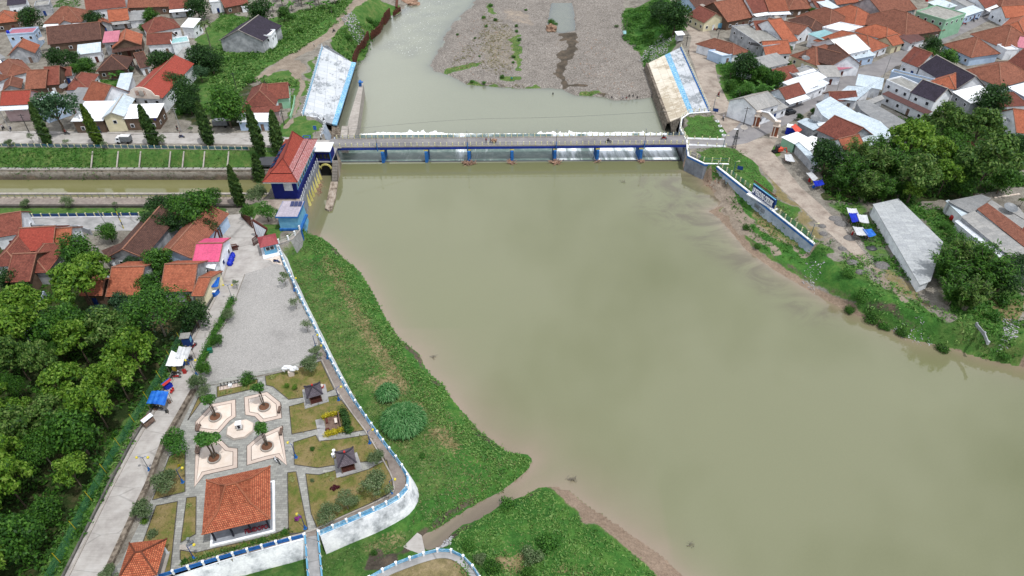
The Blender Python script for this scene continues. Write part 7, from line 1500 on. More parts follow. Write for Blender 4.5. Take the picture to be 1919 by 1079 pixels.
def plant(kind,px,py,r,label,name='tree',cat='tree',group=None,h=None,t='.',ground=False,rpx=True,zs=1.0,seed=None):
    """r is the crown radius in survey pixels; (px,py) the crown centre"""
    K = KINDS[kind]; hc = (K['h'] + K['flat'] * .4); x0,y0,s0 = ZT[t]; X,Yp = x0 + px * s0,y0 + py * s0
    if rpx: sc = (FL * math.sin(TH) + (Yp - CY) * math.cos(TH)) / (CH - 3); R = r * (s0 if t != '.' else 1) / sc
    else: R = r
    if ground: base = G(X,Yp)
    else:
        base = G(X,Yp); zz = base.z
        for _ in range(3): p = P(X,Yp,zz + hc * R * zs); zz = zt(p.x,p.y)
        base = Vector((p.x,p.y,zz))
    v = (seed if seed is not None else int(abs(X * 7 + Yp * 13))) % 3; key = (kind,v)
    if key not in PROTO: PROTO[key] = tree_proto(kind,hash(kind) % 1000 * 0 + len(PROTO) * 17 + v)
    cm,tm = PROTO[key]; root = thing(name,base,label,cat,group); root.rotation_euler = (0,0,(X * 1.7 + Yp) % 6.28); root.scale = (R,R,R * zs)
    for nm,me in (('trunk',tm),('crown',cm)):
        o = bpy.data.objects.new(nm,me); COL.objects.link(o); o.parent = root
    return root
# ---- left town and field
for a_ in (('mango',53,28,22,'round dark tree in front of the slate roof at the top left corner'),('mango',171,31,18,'dark oval tree between the awning house and the gabled porch'),('mid',281,26,17,'dark round tree right of the grey sheet roof at the top'),('mango',100,102,20,'dark tree in front of the long brown roof, left of its twin'),('mango',131,106,18,'dark tree in front of the long brown roof, right of its twin'),('mid',158,119,20,'lighter green tree beside the dark brown hipped house'),('mid',140,127,12,'small green tree below the twin dark trees'),
           ('bluegreen',96,196,40,'large dark spreading tree behind the second cypress'),('mango',302,112,27,'dark dense tree beside the grey sheet roof by the red hall'),('mango',371,98,26,'tall dark tree beside the palm'),('mango',393,110,21,'dark tree left of the purple roofed house'),('bluegreen',373,133,17,'smaller blue green tree below the tall dark one'),('mango',325,148,22,'dark tree at the upper right side of the red hall'),('mango',345,168,27,'dark tree at the right side of the red hall'),('mango',352,188,20,'lowest dark tree beside the red hall wall'),('mid',420,188,37,'broad green tree above the yellow truck'),
           ('mango',367,8,22,'dark tree at the top above the palm'),('mango',484,13,24,'dark tree at the top right of the open shed'),('mid',530,20,14,'mid green tree in the top banana thicket'),('bluegreen',243,128,8,'small papaya like tree beside the dark brown hipped house'),('bright',226,136,8,'bright green little tree left of the papaya tree'),('mid',268,50,9,'small green tree in the yard of the shaded white house'),('bluegreen',306,60,6,'small tree by the white lane in the top left town'),('mid',435,205,18,'low green tree behind the yellow truck')): plant(*a_)
for a_ in (('bush',705,42,12,'round light green bush above the sheet piles'),('shrub',652,60,8,'bush beside the dirt track on the upper left bank'),('shrub',620,78,9,'dark bush near the top of the left revetment'),('bush',467,146,14,'bush at the lower end of the dirt track'),('bush',404,215,10,'bush near the road behind the fourth cypress'),('bush',338,205,13,'bushy green growth by the rubble beside the side lane'),('shrub',440,205,10,'bush behind the roadside house'),('shrub',490,60,10,'bush in the field below the thicket'),('bush',520,68,9,'bush beside the white annex of the purple roofed house'),('shrub',560,55,8,'bush in the middle of the green field'),('bush',545,30,9,'bush at the foot of the banana thicket'),('bush',690,20,9,'bush on the upper left river bank near the top'),('bush',725,28,6,'bush over the far sheet piles')): plant(*a_[:5],name='bush',cat='bush')
# ---- cypresses
def cyp_mesh(seed,m):
    rs = np.random.RandomState(seed); n = 3600; z = rs.rand(n) ** .9; prof = np.interp(z,[0,.06,.25,.6,.85,1],[.35,.85,1,.8,.5,.12]); a = rs.rand(n) * 6.283; k = .62 + .22 * np.sin(a * (3 + seed) + z * (30 + 9 * seed)) + .12 * np.sin(a * 9 - z * 70) + .4 * rs.rand(n); r = prof * k
    C = np.stack([np.cos(a) * r,np.sin(a) * r,z * 9.6 + .25],1); N = np.stack([np.cos(a),np.sin(a),rs.rand(n) * .5 - .1],1) + rs.normal(size=(n,3)) * .3; cm = leaf_mesh('cypress_crown',C,N,.42,m,rs,2.2,.6); b = MB(); b.tube([(0,0,0),(0,0,4.5),(0,0,9.2)],[.16,.12,.04],6); return cm,b.mesh('cypress_trunk','bark')
cy = [cyp_mesh(1,'leaf_cypress'),cyp_mesh(2,'leaf_cypress'),cyp_mesh(3,'leaf_cypress_light')]
for bx,by,h,v,lb in ((91,270,12.8,0,'leftmost dark columnar tree beside the north road'),(187,271,12.6,2,'yellow green columnar tree beside the north road'),(291,271,12.4,0,'dark columnar tree in front of the white shop roof'),(393,270,13.2,1,'dark columnar tree left of the yellow truck'),(490,288,14.6,0,'tall dark columnar tree before the roadside house veranda'),(523,285,12.6,1,'dark columnar tree just left of the red roofed power house peak'),(492,346,9.8,0,'dark columnar tree between the canal and the service bridge'),(452,385,12.4,1,'nearest dark columnar tree at the canal end')):
    c = G(bx,by); s_ = h / 9.8; rt = thing('columnar_tree',c,lb,'tree','columnar trees along the canal'); rt.rotation_euler = (rad(hr.uniform(-2,2)),rad(hr.uniform(-3,1)),by % 6); w_ = hr.uniform(1.35,1.7); rt.scale = (w_,w_,s_)
    for nm,me in (('trunk',cy[v][1]),('crown',cy[v][0])): o = bpy.data.objects.new(nm,me); COL.objects.link(o); o.parent = rt
# ---- canal saplings
for px,py,r,lb in ((56,254,9,'thin sapling at the left end of the road railing'),(123,264,8,'small round sapling between the two left cypresses'),(194,268,8,'sapling at the foot of the yellow green columnar tree'),(300,259,11,'sapling at the foot of the third columnar tree'),(46,379,11,'sapling on the near canal verge at the left'),(127,374,14,'forked sapling on the near canal verge'),(215,381,7,'tiny sapling on the near canal verge left of the big trees'),(356,240,6,'bare little sapling by the rightmost slope gutters'),(17,266,10,'low sapling by the road at the left edge')):
    plant('olive' if r > 9 else 'airy',px,py,r,lb,name='sapling',cat='sapling',group='saplings along the canal')
# ---- trees near the gate and the lower left houses
for a_ in (('olive',482,366,24,'grey green tree beside the nearest columnar tree'),('bright',497,392,20,'bright green tree behind the right gate fin'),('mid',462,392,14,'green tree left of the bright one near the gate'),('mango',296,383,28,'dark round tree at the canal side, left of the large pair'),('mid',367,382,40,'large green tree over the road at the canal end'),('mid',330,384,24,'green tree between the dark round tree and the large one'),('mid',395,362,20,'tree at the canal edge right of the large pair'),('mango',284,412,24,'dark tree hanging over the brown roofed house'),('mango',316,412,24,'dark tree between the brown and the terracotta gable'),('mango',362,412,25,'dark tree hanging over the terracotta gable'),('mango',388,420,22,'dark tree at the left edge of the gate square'),('mid',200,430,20,'green shrub like tree by the road left of the brown house'),
           ('mid',137,462,34,'green tree right of the orange wing of the big red house'),('mid',292,483,30,'green tree between the brown house and the pink roof'),('bluegreen',246,488,17,'blue green papaya tree below the brown house porch'),('bright',344,480,12,'thin light green tree beside the pink roof'),('mid',277,528,26,'green tree over the orange roofed house'),('teak',143,515,46,'large bright green tree over the yard right of the big red house'),('teak',170,488,30,'bright green tree behind the large one in the yard'),('rain',283,570,60,'wide feathery bright tree below the orange roofed houses'),('mango',361,584,30,'dense dark tree at the edge of the access road below the houses'),('mango',14,516,24,'dark tree at the left edge beside the big red house'),
           ('bluegreen',225,565,26,'blue green tree left of the wide feathery tree'),('bluegreen',180,590,26,'dark blue green tree above the forest'),('bluegreen',145,600,22,'blue green tree at the top of the forest'),('mid',235,605,26,'green tree below the blue green trees'),('bluegreen',115,625,24,'blue green tree beside the pale yard wall'),('mid',255,640,20,'green tree at the forest clearing'),('mid',40,540,20,'green tree right of the dark one at the left edge')): plant(*a_)
# ---- forest
fp = PP('-170,575 60,600 90,640 150,640 210,640 265,650 290,690 250,745 215,810 190,870 150,930 110,1010 70,1090 20,1230 -300,1230 -260,800'); fa_ = XY(fp); rg = random.Random(21); pts = []
tries = 0
while tries < 6000:
    tries += 1; x,y = rg.uniform(fa_[:,0].min(),fa_[:,0].max()),rg.uniform(fa_[:,1].min(),fa_[:,1].max())
    if not inside(fp,np.array([x]),np.array([y]))[0]: continue
    if all((x - a) ** 2 + (y - b_) ** 2 > 4.9 ** 2 for a,b_,_ in pts): pts.append((x,y,rg.uniform(2.3,4.9)))
for x,y,R in pts:
    kind = rg.choice(['teak','teak','teak','teak2','teak2','rain','mid']); v = rg.randrange(3); key = (kind,v)
    if key not in PROTO: PROTO[key] = tree_proto(kind,len(PROTO) * 17 + v)
    lb = {'teak': 'yellow green large leaved tree in the dense wood left of the access road','teak2': 'dull green large leaved tree in the dense wood left of the access road','rain': 'feathery mid green tree in the dense wood left of the access road','mid': 'dark green round tree in the dense wood left of the access road'}[kind]
    rt = thing('forest_tree',(x,y,0),lb,'tree',{'teak': 'yellow green trees of the left wood','teak2': 'dull green trees of the left wood','rain': 'feathery trees of the left wood','mid': 'dark trees of the left wood'}[kind]); rt.rotation_euler = (0,0,rg.uniform(0,6.28)); rt.scale = (R,R * rg.uniform(.85,1.1),(R * .6 + 1.5) * rg.uniform(.9,1.5))
    for nm,me in (('trunk',PROTO[key][1]),('crown',PROTO[key][0])): o = bpy.data.objects.new(nm,me); COL.objects.link(o); o.parent = rt
# ---- right grove
for a_ in (('teak',1717,250,38,'large leaved tree at the left of the right grove'),('teak2',1780,218,34,'pale flowering tree at the top of the right grove'),('teak2',1844,228,36,'tree at the upper right of the grove'),('rain',1795,250,34,'dark feathery tree in the middle of the right grove'),('teak2',1865,288,48,'biggest tree at the right of the grove'),('teak',1759,270,28,'yellow green tree in the centre of the grove'),('teak2',1728,318,38,'tree beside the bamboo in the grove'),('teak',1780,318,30,'bright tree at the lower middle of the grove'),('mid',1832,310,34,'green tree below the biggest one'),('teak',1712,350,20,'small yellow green tree at the bottom of the grove'),('mid',1682,282,22,'dark tree at the left rim of the grove'),('mid',1810,345,24,'lowest green tree of the grove beside the path'),('mid',1885,330,26,'green tree at the lower right rim of the grove'),('mango',1911,264,20,'dark tree at the right edge beside the grove'),('mid',1800,285,26,'green tree behind the centre of the grove'),
           ('mango',1552,284,33,'dark tree over the grey kiosk roof'),('mango',1748,82,20,'dark tree above the street corner row house'),('mid',1776,106,24,'round green tree beside the row house'),('mid',1745,98,14,'smaller green tree beside the row house'),('mango',1863,180,30,'dark round tree beside the large white roof'),('mid',1524,20,9,'small round street tree in the top right town'),('mango',1268,20,31,'large dark tree at the far end of the dirt road'),('mango',1240,12,22,'dark tree left of the large one at the far bank'),('mango',1398,117,25,'dark tree at the top of the little wood'),('mid',1428,134,19,'green tree right of the dark one in the little wood'),('mid',1455,142,19,'green tree at the right of the little wood'),('bright',1372,130,14,'light green tree at the verge of the little wood'),('mid',1478,119,8,'small tree between grey roofs'),('mango',1499,217,7,'clipped round tree on the east street'),('mid',1524,206,6,'smaller clipped tree on the east street'),
           ('mid',1370,155,13,'green tree in the lower part of the little wood'),('bright',1400,165,14,'bright tree in the lower part of the little wood'),('bright',1430,168,15,'bright broad leaved tree near the white roofs'),('bluegreen',1395,190,11,'small blue green tree above the corner house'),('mid',1350,85,0.1+5,'tiny bush tree at the corner of the dirt road'),
           ('mango',1889,510,34,'dark broad tree at the right edge below the sheds'),('mango',1915,490,22,'dark tree at the right edge under the grey roof'),('mid',1480,90,7,'tiny tree among the rust roofs'),('bright',1786,433,11,'bright green papaya tree beside the factory shed'),('bright',1770,420,8,'small bright tree beside the factory shed'),('mid',1800,445,12,'green tree behind the bamboo by the factory')): plant(*a_)
# ---- bamboo
def bamboo_mesh(seed):
    rs = np.random.RandomState(seed); rg = random.Random(seed); Cs = []; Ns = []; b = MB()
    for k in range(26):
        a = rg.uniform(0,6.28); lean = rg.uniform(.15,.75); L = rg.uniform(1.5,2.3); p0 = Vector((math.cos(a) * .1,math.sin(a) * .1,0)); pts = []
        for i in range(8):
            u = i / 7; pts.append(p0 + Vector((math.cos(a),math.sin(a),0)) * lean * u ** 2.0 * 1.1 + Vector((0,0,L * (u - .28 * lean * u ** 3))))
        b.tube(pts,[.012] * 7 + [.004],4)
        for i in range(110):
            u = rg.uniform(.3,1); q_ = pts[min(6,int(u * 7))].lerp(pts[min(7,int(u * 7) + 1)],u * 7 % 1); Cs.append(q_ + Vector((rg.gauss(0,.09),rg.gauss(0,.09),rg.gauss(-.02,.07)))); Ns.append((rg.gauss(0,.6),rg.gauss(0,.6),1))
    return leaf_mesh('bamboo_foliage',np.array(Cs),np.array(Ns),.1,'leaf_mid' if seed % 2 else 'leaf_teak_dull',rs,3.2,.5),b.mesh('bamboo_culms','bark_pale')
bm = [bamboo_mesh(11),bamboo_mesh(12),bamboo_mesh(13)]
for k,(px,py,R,lb) in enumerate(((1592,345,5.2,'bamboo clump left of the middle of the right bamboo grove'),(1634,345,6,'bamboo clump in the middle of the right bamboo grove'),(1665,340,5.4,'bamboo clump at the right of the grove beside large leaved trees'),(1572,360,4,'low bamboo clump nearest the deep blue tarp shelter'),(1612,378,4.6,'front bamboo clump above the factory shed corner'),(1645,378,4,'front bamboo clump behind the factory shed'),(1680,370,3.6,'small bamboo clump at the path by the factory'),(1600,315,5,'rear bamboo clump before the orange roof'),(1640,310,5,'rear bamboo clump behind the middle one'),
                                 (1762,530,5.0,'bamboo clump covering the low end of the factory shed'),(1792,520,5.4,'bamboo clump in the middle of the lower bamboo stand'),(1828,530,5.6,'tallest bamboo clump of the lower stand'),(1775,570,4.2,'bamboo clump at the left front of the lower stand'),(1806,580,4.4,'bamboo clump at the front of the lower stand'),(1845,550,4.6,'right bamboo clump of the lower stand'),(1785,490,4.2,'rear bamboo clump against the factory roof'))):
    c = G(px,py); rt = thing('bamboo_clump',c,lb,'bamboo','bamboo clumps on the right bank'); rt.rotation_euler = (0,0,k * 1.3); rt.scale = (R,R,R * .85)
    for nm,me in (('culms',bm[k % 3][1]),('foliage',bm[k % 3][0])): o = bpy.data.objects.new(nm,me); COL.objects.link(o); o.parent = rt
# ---- palms and bananas
def frond_mesh(seed,nf,L,w,droop,m,h,tr,nseg=7):
    rg = random.Random(seed); b = MB()
    for k in range(nf):
        a = k * 2.4 + rg.uniform(-.2,.2); el = rg.uniform(.2,1.0); prev = None; d = Vector((math.cos(a),math.sin(a),0)); sd = Vector((-d.y,d.x,0))
        for i in range(nseg + 1):
            u = i / nseg; p = Vector((0,0,h)) + d * L * u * (1 - .25 * el * u) + Vector((0,0,L * (el * u - droop * u * u))); ww = w * math.sin(math.pi * min(1,u * .9 + .1)) * (1 - u * .3)
            if prev: pp,pw = prev; b.face([pp,pp + sd * pw - Vector((0,0,pw * .45)),p + sd * ww - Vector((0,0,ww * .45)),p]); b.face([pp,p,p - sd * ww - Vector((0,0,ww * .45)),pp - sd * pw - Vector((0,0,pw * .45))])
            prev = (p,ww)
    t_ = MB(); t_.tube([(0,0,0),(.1,.05,h * .5),(0,0,h)],[tr,tr * .8,tr * .7],7); return b.mesh('fronds',m),t_.mesh('palm_trunk','bark_pale')
pm_ = frond_mesh(1,22,3.6,.55,.9,'leaf_palm',9.5,.2); bn_ = frond_mesh(2,9,2.2,.5,.75,'leaf_bright',2.2,.16); bn2 = frond_mesh(3,10,2.6,.5,.7,'leaf_mid',2.6,.16)
def put(nm,px,py,s_,data,lb,cat,grp=None):
    rt = thing(nm,G(px,py),lb,cat,grp); rt.rotation_euler = (0,0,px % 6); rt.scale = (s_,) * 3
    for n_,me in (('trunk',data[1]),('fronds',data[0])): o = bpy.data.objects.new(n_,me); COL.objects.link(o); o.parent = rt
put('palm_tree',396,93,1.05,pm_,'tall coconut palm between the purple roof and the cyan roof','palm'); put('palm_tree',1919,392,.5,pm_,'small palm at the right edge by the stepping stones','palm'); put('palm_tree',1905,398,.4,pm_,'second small palm near the right edge','palm')
for k,(px,py,s_) in enumerate(((512,22,1.3),(530,12,1.4),(548,20,1.3),(566,10,1.5),(582,20,1.4),(598,10,1.5),(612,18,1.4),(628,8,1.3),(590,3,1.5),(560,2,1.4),(520,2,1.3),(622,25,1.1))): put('banana_plant',px,py,s_,(bn_,bn2)[k % 2],ORD[(0,2,3,5,7,8,9,11,0,4,1,10)[k] if k != 8 else 6] + ' banana plant, counted from the left, in the thicket topping the green field','banana plant','banana plants at the top of the field')
for k,(px,py,s_) in enumerate(((1400,172,1.1),(1412,180,1.2),(1424,172,1.1),(1440,178,1.2),(1385,182,1),(1450,165,1.1),(1415,192,1.1))): put('banana_plant',px,py,s_,(bn2,bn_)[k % 2],('second','third','fifth','sixth','leftmost','seventh','fourth')[k] + ' banana plant from the left in the little wood behind the corner house','banana plant','banana plants in the little wood')
put('banana_plant',215,150,.9,bn_,'banana plant beside the dark brown hipped house','banana plant'); put('banana_plant',497,158,.9,bn2,'banana plant above the red roofed roadside house','banana plant');
# ---- park plants
for i,(px,py,cx_,cy_,R,lb) in enumerate(((404,781,387,750,1.15,'upper left'),(496,761,489,727,1.1,'upper right'),(402,858,384,818,2.0,'lower left'),(501,836,491,806,1.2,'lower right'))):
    key = ('parktree',i); PROTO[key] = tree_proto('parktree',50 + i); c = P(px,py); rt = thing('plaza_tree',c + Vector((0,0,.2)),f'slim multi stemmed tree in the {lb} plaza planter','tree','trees in the plaza planters'); rt.rotation_euler = (0,0,i * 1.4); rt.scale = (R,R,4.6 / 3.6 if R < 1.5 else 1.35)
    for nm,me in (('trunk',PROTO[key][1]),('crown',PROTO[key][0])): o = bpy.data.objects.new(nm,me); COL.objects.link(o); o.parent = rt
for a_ in (('shrub',463,708,17,'dense round shrub over the top planter'),('olive',578,678,22,'grey green tree at the lot corner beside the white sculpture'),('olive',592,657,15,'grey green tree by the wall at the lot corner'),('olive',366,713,21,'grey green tree where the hedge meets the park'),('olive',381,732,14,'small grey green tree above the left triangle lawn'),('mid',383,688,14,'green tree at the lower end of the hedge'),('mid',405,636,12,'green tree in the middle of the hedge'),('olive',425,586,14,'olive tree in the upper part of the hedge'),('airy',441,529,9,'thin leafed tree at the top of the hedge'),('airy',531,517,15,'airy tree at the wall near the parked motorcycle'),('airy',552,563,13,'airy tree at the wall beside the gravel lot middle'),('airy',573,606,14,'airy tree at the wall in the lower half of the gravel lot'),
           ('olive',305,897,30,'wide olive tree on the left lawn of the park'),('olive',262,952,26,'olive tree leaning over the access road'),('olive',204,1072,20,'olive tree at the bottom beside the orange shelter'),('bright',325,822,27,'bright green tree at the ditch by the upper left plaza'),('olive',704,855,19,'olive tree at the promenade right of the lower hut'),('olive',706,903,31,'big olive tree in the corner of the park lawn'),('olive',648,937,24,'olive tree in the lower lawn, left of the big corner one'),('olive',609,957,24,'olive tree nearest the footbridge')): plant(*a_,group=None)
for a_ in (('cone',537.5,722,5,'yellow green cone shrub left of the upper hut'),('cone',552,725,5.5,'yellow green cone shrub right of its twin by the upper hut'),('variegated',509,707,6,'pale shrub beside the white sculpture'),('shrub',585,840,6,'small dark cone shrub in the middle lawn'),('bush',655,805,9,'bright shrub beside the dark hedge of the deck'),('bush',652,790,7,'bright shrub above its neighbour by the deck'),('bush',492,1012,9,'bright green round shrub below the pavilion'),('bush',532,996,8,'bright shrub at the lower right of the pavilion'),('cone',459,1021,5,'small yellow shrub below the pavilion'),('bush',473,1016,5,'small shrub below the pavilion, right of the yellow one'),('shrub',441,1028,5,'little dark shrub below the pavilion'),('shrub',346,1051,7,'dark shrub by the lower left lamp'),('variegated',547,897,6,'cream leaved shrub in the strip right of the pavilion'),('variegated',612,890,6,'cream leaved shrub below the lower hut'),('variegated',623,897,6,'second cream leaved shrub below the lower hut'),('variegated',355,946,6,'cream leaved shrub in the left strip lawn'),('olive_shrub',285,998,12,'silvery shrub above the orange shelter'),('variegated',675,917,7,'cream leaved shrub in the corner lawn'),('maroon',628,914,8,'dark maroon shrub in the corner lawn'),('purple',556,972,6,'purple flowering shrub by the footbridge lamp'),('purple',562,968,4,'smaller purple flowering shrub'),('olive_shrub',585,900,5,'tiny grey shrub in the corner lawn'),('variegated',420,735,6,'cream shrub at the left of the top planter'),('variegated',432,733,5,'cream shrub in the top planter'),('variegated',458,727,6,'cream shrub in the middle of the top planter'),('variegated',474,722,7,'cream shrub at the right of the top planter'),('cone',270,975,7,'yellow green low shrub under the leaning olive tree'),('variegated',385,1035,5,'pale shrub by the lower flower bed'),('yellow',334,872,4,'small yellow green shrub on the left lawn')): plant(*a_[:5],name='shrub',cat='shrub')
def hedge(nm,s,w,h,m,n,lb,seed=1,t='.'):
    pts = PP(s,0,t); rs = np.random.RandomState(seed); rp = resample(pts,.5); i = rs.randint(0,len(rp),n); C = np.array([rp[k][:] for k in i]) + np.stack([rs.normal(size=n) * w * .4,rs.normal(size=n) * w * .4,rs.rand(n) ** .6 * h],1); N = rs.normal(size=(n,3)) * .6 + [0,0,.8]
    o = bpy.data.objects.new(nm,leaf_mesh(nm,C,N,.22,m,rs)); COL.objects.link(o); return tag(o,lb,'hedge')
hedge('hedge','436,563 424,590 402,628 388,660 372,692',1.0,.9,'leaf_bright',5200,'long clipped green hedge between the access road and the gravel lot',3); hedge('hedge','607,784 620,780 634,777',.5,.8,'leaf_yellow',800,'yellow flowering hedge along the upper side of the deck',4)
hedge('hedge','613,816 626,813 640,808',.6,.8,'leaf_yellow',900,'yellow flowering hedge along the lower side of the deck',5); hedge('hedge','643,772 649,792 652,810',.9,1.1,'leaf_dark',1300,'dark green hedge at the right side of the deck',6); hedge('hedge','346,1056 400,1040 443,1029 500,1013 541,1001',.9,.4,'leaf_teak_dull',1500,'low ragged flower bed between the pavilion and the promenade',7)
# ---- reed clumps and bank bushes
def reed(px,py,rp,lb,n,seed):
    c = G(px,py); sc = (FL * math.sin(TH) + (py - CY) * math.cos(TH)) / (CH - c.z - 1); R = rp / sc; rs = np.random.RandomState(seed); b = MB(); rg = random.Random(seed)
    for k in range(n):
        a = rg.uniform(0,6.28); q_ = R * .8 * math.sqrt(rg.random()); p = c + Vector((math.cos(a) * q_,math.sin(a) * q_,0)); zt_ = 1.6 * (1 - (q_ / R) ** 2) + .9; p.z += zt_ * rg.uniform(.4,.9); d = Vector((math.cos(a) * rg.uniform(.2,1) + rg.gauss(0,.5),math.sin(a) * rg.uniform(.2,1) + rg.gauss(0,.5),rg.uniform(.4,1.2))).normalized(); L = rg.uniform(.6,1.5); s_ = d.cross(Vector((0,0,1))).normalized() * .085
        m1 = p + d * L * .6; e = m1 + (d + Vector((0,0,-1.1))).normalized() * L * .6; b.face([p - s_,p + s_,m1 + s_ * 1.2,m1 - s_ * 1.2]); b.face([m1 - s_ * 1.2,m1 + s_ * 1.2,e])
    return b.build('reed_clump','leaf_reed',None,lb,'tall grass')
reed(757,795,44,'large round clump of tall blue green grass on the left bank',5200,1); reed(728,743,18,'smaller round clump of tall grass above the large one',1300,2)
for a_ in (('bush',951,942,20,'round light green bush at the creek mouth'),('bush',1027,1016,26,'leafy light green bush on the bottom grass spit'),('olive_shrub',998,1040,24,'grey green bush beside the leafy one on the spit'),('shrub',922,1060,18,'dark green bush beside the curved yard wall'),('olive_shrub',898,1045,15,'greyish bush behind the curved wall end'),('shrub',990,1075,18,'green bush at the very bottom of the spit'),('bush',878,1020,15,'low green bush at the creek bank'),('bush',792,853,7,'tiny bush on the left grass bank'),('shrub',700,1035,8,'low weed clump below the white park wall'),
           ('bush',1672,578,14,'round bush on the muddy right bank'),('shrub',1704,590,12,'dark bush beside the rubbish on the right bank'),('shrub',1606,548,12,'bush at the right shore above the mud'),('shrub',1788,620,14,'bush low on the right bank'),('shrub',1400,425,9,'bush on the silty point below the flood wall'),('shrub',1420,460,8,'small bush at the silty shore'),('bush',1865,590,16,'bush in the green at the right edge'),('shrub',1880,560,18,'dark bush under the lower bamboo stand'),('bush',1900,640,12,'bush at the right edge shore'),('shrub',1650,565,16,'bush in the green belt of the right bank'),('bush',1620,540,15,'bright bush in the green belt of the right bank'),('bush',1590,510,14,'bright bush at the head of the green belt'),
           ('bush',1196,30,12,'bush on the far right bank near the top'),('bush',1215,60,14,'bush above the rubbish slope'),('shrub',1180,45,7,'bush at the edge of the gravel bar'),('bush',1225,30,14,'bright bush beside the large dark trees'),('bush',1250,65,9,'bush at the hut end of the dirt road'),('bush',1260,95,8,'bush at the upper corner of the right revetment'),('olive_shrub',1155,48,5,'dry tuft on the gravel bar by the right bank')): plant(*a_[:5],name='bush',cat='bush')
for k,(px,py,r) in enumerate(((968,50,4.5),(968,60,4.5),(973,76,5.5),(963,108,4.5),(962,118,4),(906,34,5),(928,39,5),(911,50,4),(890,72,3),(857,66,3.5),(884,154,5),(907,156,5),(941,146,6),(899,106,3),(985,20,4),(1032,44,8),(1040,48,7),(920,12,6))): plant('bush' if k % 3 else 'shrub',px,py,r,ORD[(12,13,15,11,10,3,7,5,1,0,14 if k == 999 else 2,4,9,6,14,8,0,0)[k] if k != 17 else 8] + ' small bush from the left on the gravel bar' if k not in (15,16) else 'bush on top of the soil clump at the pool',name='bush',cat='bush',group='bushes on the gravel bar' if k not in (15,16) else 'bushes on the soil clump',ground=True)
# ---- ground cover
def scatter(nm,polys,dens,size,m,h,lb,seed=1,z=0,cat='undergrowth',k=4,water=True):
    rs = np.random.RandomState(seed); Cs = []
    for s in polys:
        pts = PP(s,z); A_ = XY(pts); ar = (A_[:,0].max() - A_[:,0].min()) * (A_[:,1].max() - A_[:,1].min()); n = int(ar * dens); X = rs.uniform(A_[:,0].min(),A_[:,0].max(),n); Y = rs.uniform(A_[:,1].min(),A_[:,1].max(),n); ok = inside(pts,X,Y)
        if water: ok &= ~inside(W_UP,X,Y) & ~((X > 7) & (Y < 70) & (X > -20) & (dist(W_UP,X,Y) < 3.2)) & ~inside(W_LO,X,Y)
        ok &= (vnoise(X,Y,3.5,seed + 40) + .35 * rs.rand(n)) > .5; Cs.append(np.stack([X[ok],Y[ok]],1))
    XYs = np.concatenate(Cs); Z = np.array([zt(x,y) for x,y in XYs]); hs = h * (.4 + .6 * vnoise(XYs[:,0],XYs[:,1],2.2,seed + 7)); C = np.repeat(np.concatenate([XYs,Z[:,None]],1),k,0); n = len(C); C[:,:2] += rs.normal(size=(n,2)) * size * .7; C[:,2] += rs.rand(n) * np.repeat(hs,k) + .03
    N = rs.normal(size=(n,3)) * .6 + [0,0,.8]; o = bpy.data.objects.new(nm,leaf_mesh(nm,C,N,size,m,rs,2.2,.3)); COL.objects.link(o); return tag(o,lb,cat,None,'stuff')
LB = '540,462 600,462 622,482 655,532 700,600 750,660 788,706 825,752 875,815 935,852 970,872 935,905 870,940 800,975 770,985 783,940 783,905 740,850 660,735 600,640 560,545'
scatter('bank_grass',[LB],5.0,.26,'leaf_grass',.22,'uneven green grass over the left river bank',1,-3.8,'grass',3); scatter('bank_grass_tall',['560,436 600,440 650,480 700,540 760,625 810,690 860,742 905,800 960,840 1010,860 985,900 870,965 800,1000 800,965 880,930 920,880 860,830 800,770 740,680 700,620 650,545'],6,.34,'leaf_lush',.5,'lush taller grass along the edge of the left bank',2,-3.4,'grass',3)
scatter('spit_grass',['840,1020 865,985 905,965 950,945 1000,912 1040,918 1062,938 1110,985 1175,1030 1230,1079 1330,1150 900,1200'],6,.32,'leaf_lush',.4,'lush grass over the bottom spit',3,-3.7,'grass',3); scatter('wall_foot_grass',['600,1045 780,990 790,1000 740,1045 650,1079 560,1100'],4,.26,'leaf_grass',.25,'patchy grass below the white park wall',4,-3.8,'grass',3)
scatter('dry_grass',[LB,'930,1030 980,1010 990,1040 975,1065 920,1062'],1.2,.26,'leaf_grass_dry',.2,'dry tufts on the left bank',5,-3.8,'grass',3); scatter('field_weeds',['400,90 440,60 500,62 560,20 650,0 650,30 600,65 560,95 500,125 470,150 430,195 400,180 390,130','480,150 560,150 545,190 500,160'],2.2,.6,'leaf_lush',.9,'dense leafy weeds in the green field at the top left',6)
scatter('field_weeds_dark',['400,110 520,60 600,20 650,0 660,10 580,60 500,110 430,170','640,60 700,20 740,0 690,80 670,110 610,95','330,190 400,210 390,225 330,215'],1.2,.6,'leaf_mid',1.0,'darker weeds through the green field at the top left',7,-1); scatter('slope_grass',['0,284 200,284 200,316 0,316'],3,.4,'leaf_bright',.5,'rank grass at the left end of the canal slope',8,-1.2,'grass',3)
scatter('slope_grass_short',['0,284 468,284 468,316 0,316'],4,.26,'leaf_grass',.2,'short grass on the canal slope',9,-1.2,'grass',3); scatter('forest_floor',['60,600 160,600 270,640 340,650 300,740 200,920 110,1079 -100,1200 -100,700'],1.6,.55,'leaf_mid',.8,'shaded undergrowth beneath the left wood',10); scatter('verge_weeds',['330,655 350,650 300,745 255,810 200,925 110,1079 60,1090 180,880 250,780'],4.5,.4,'leaf_lush',.6,'bright weeds along the forest edge of the access road',11)
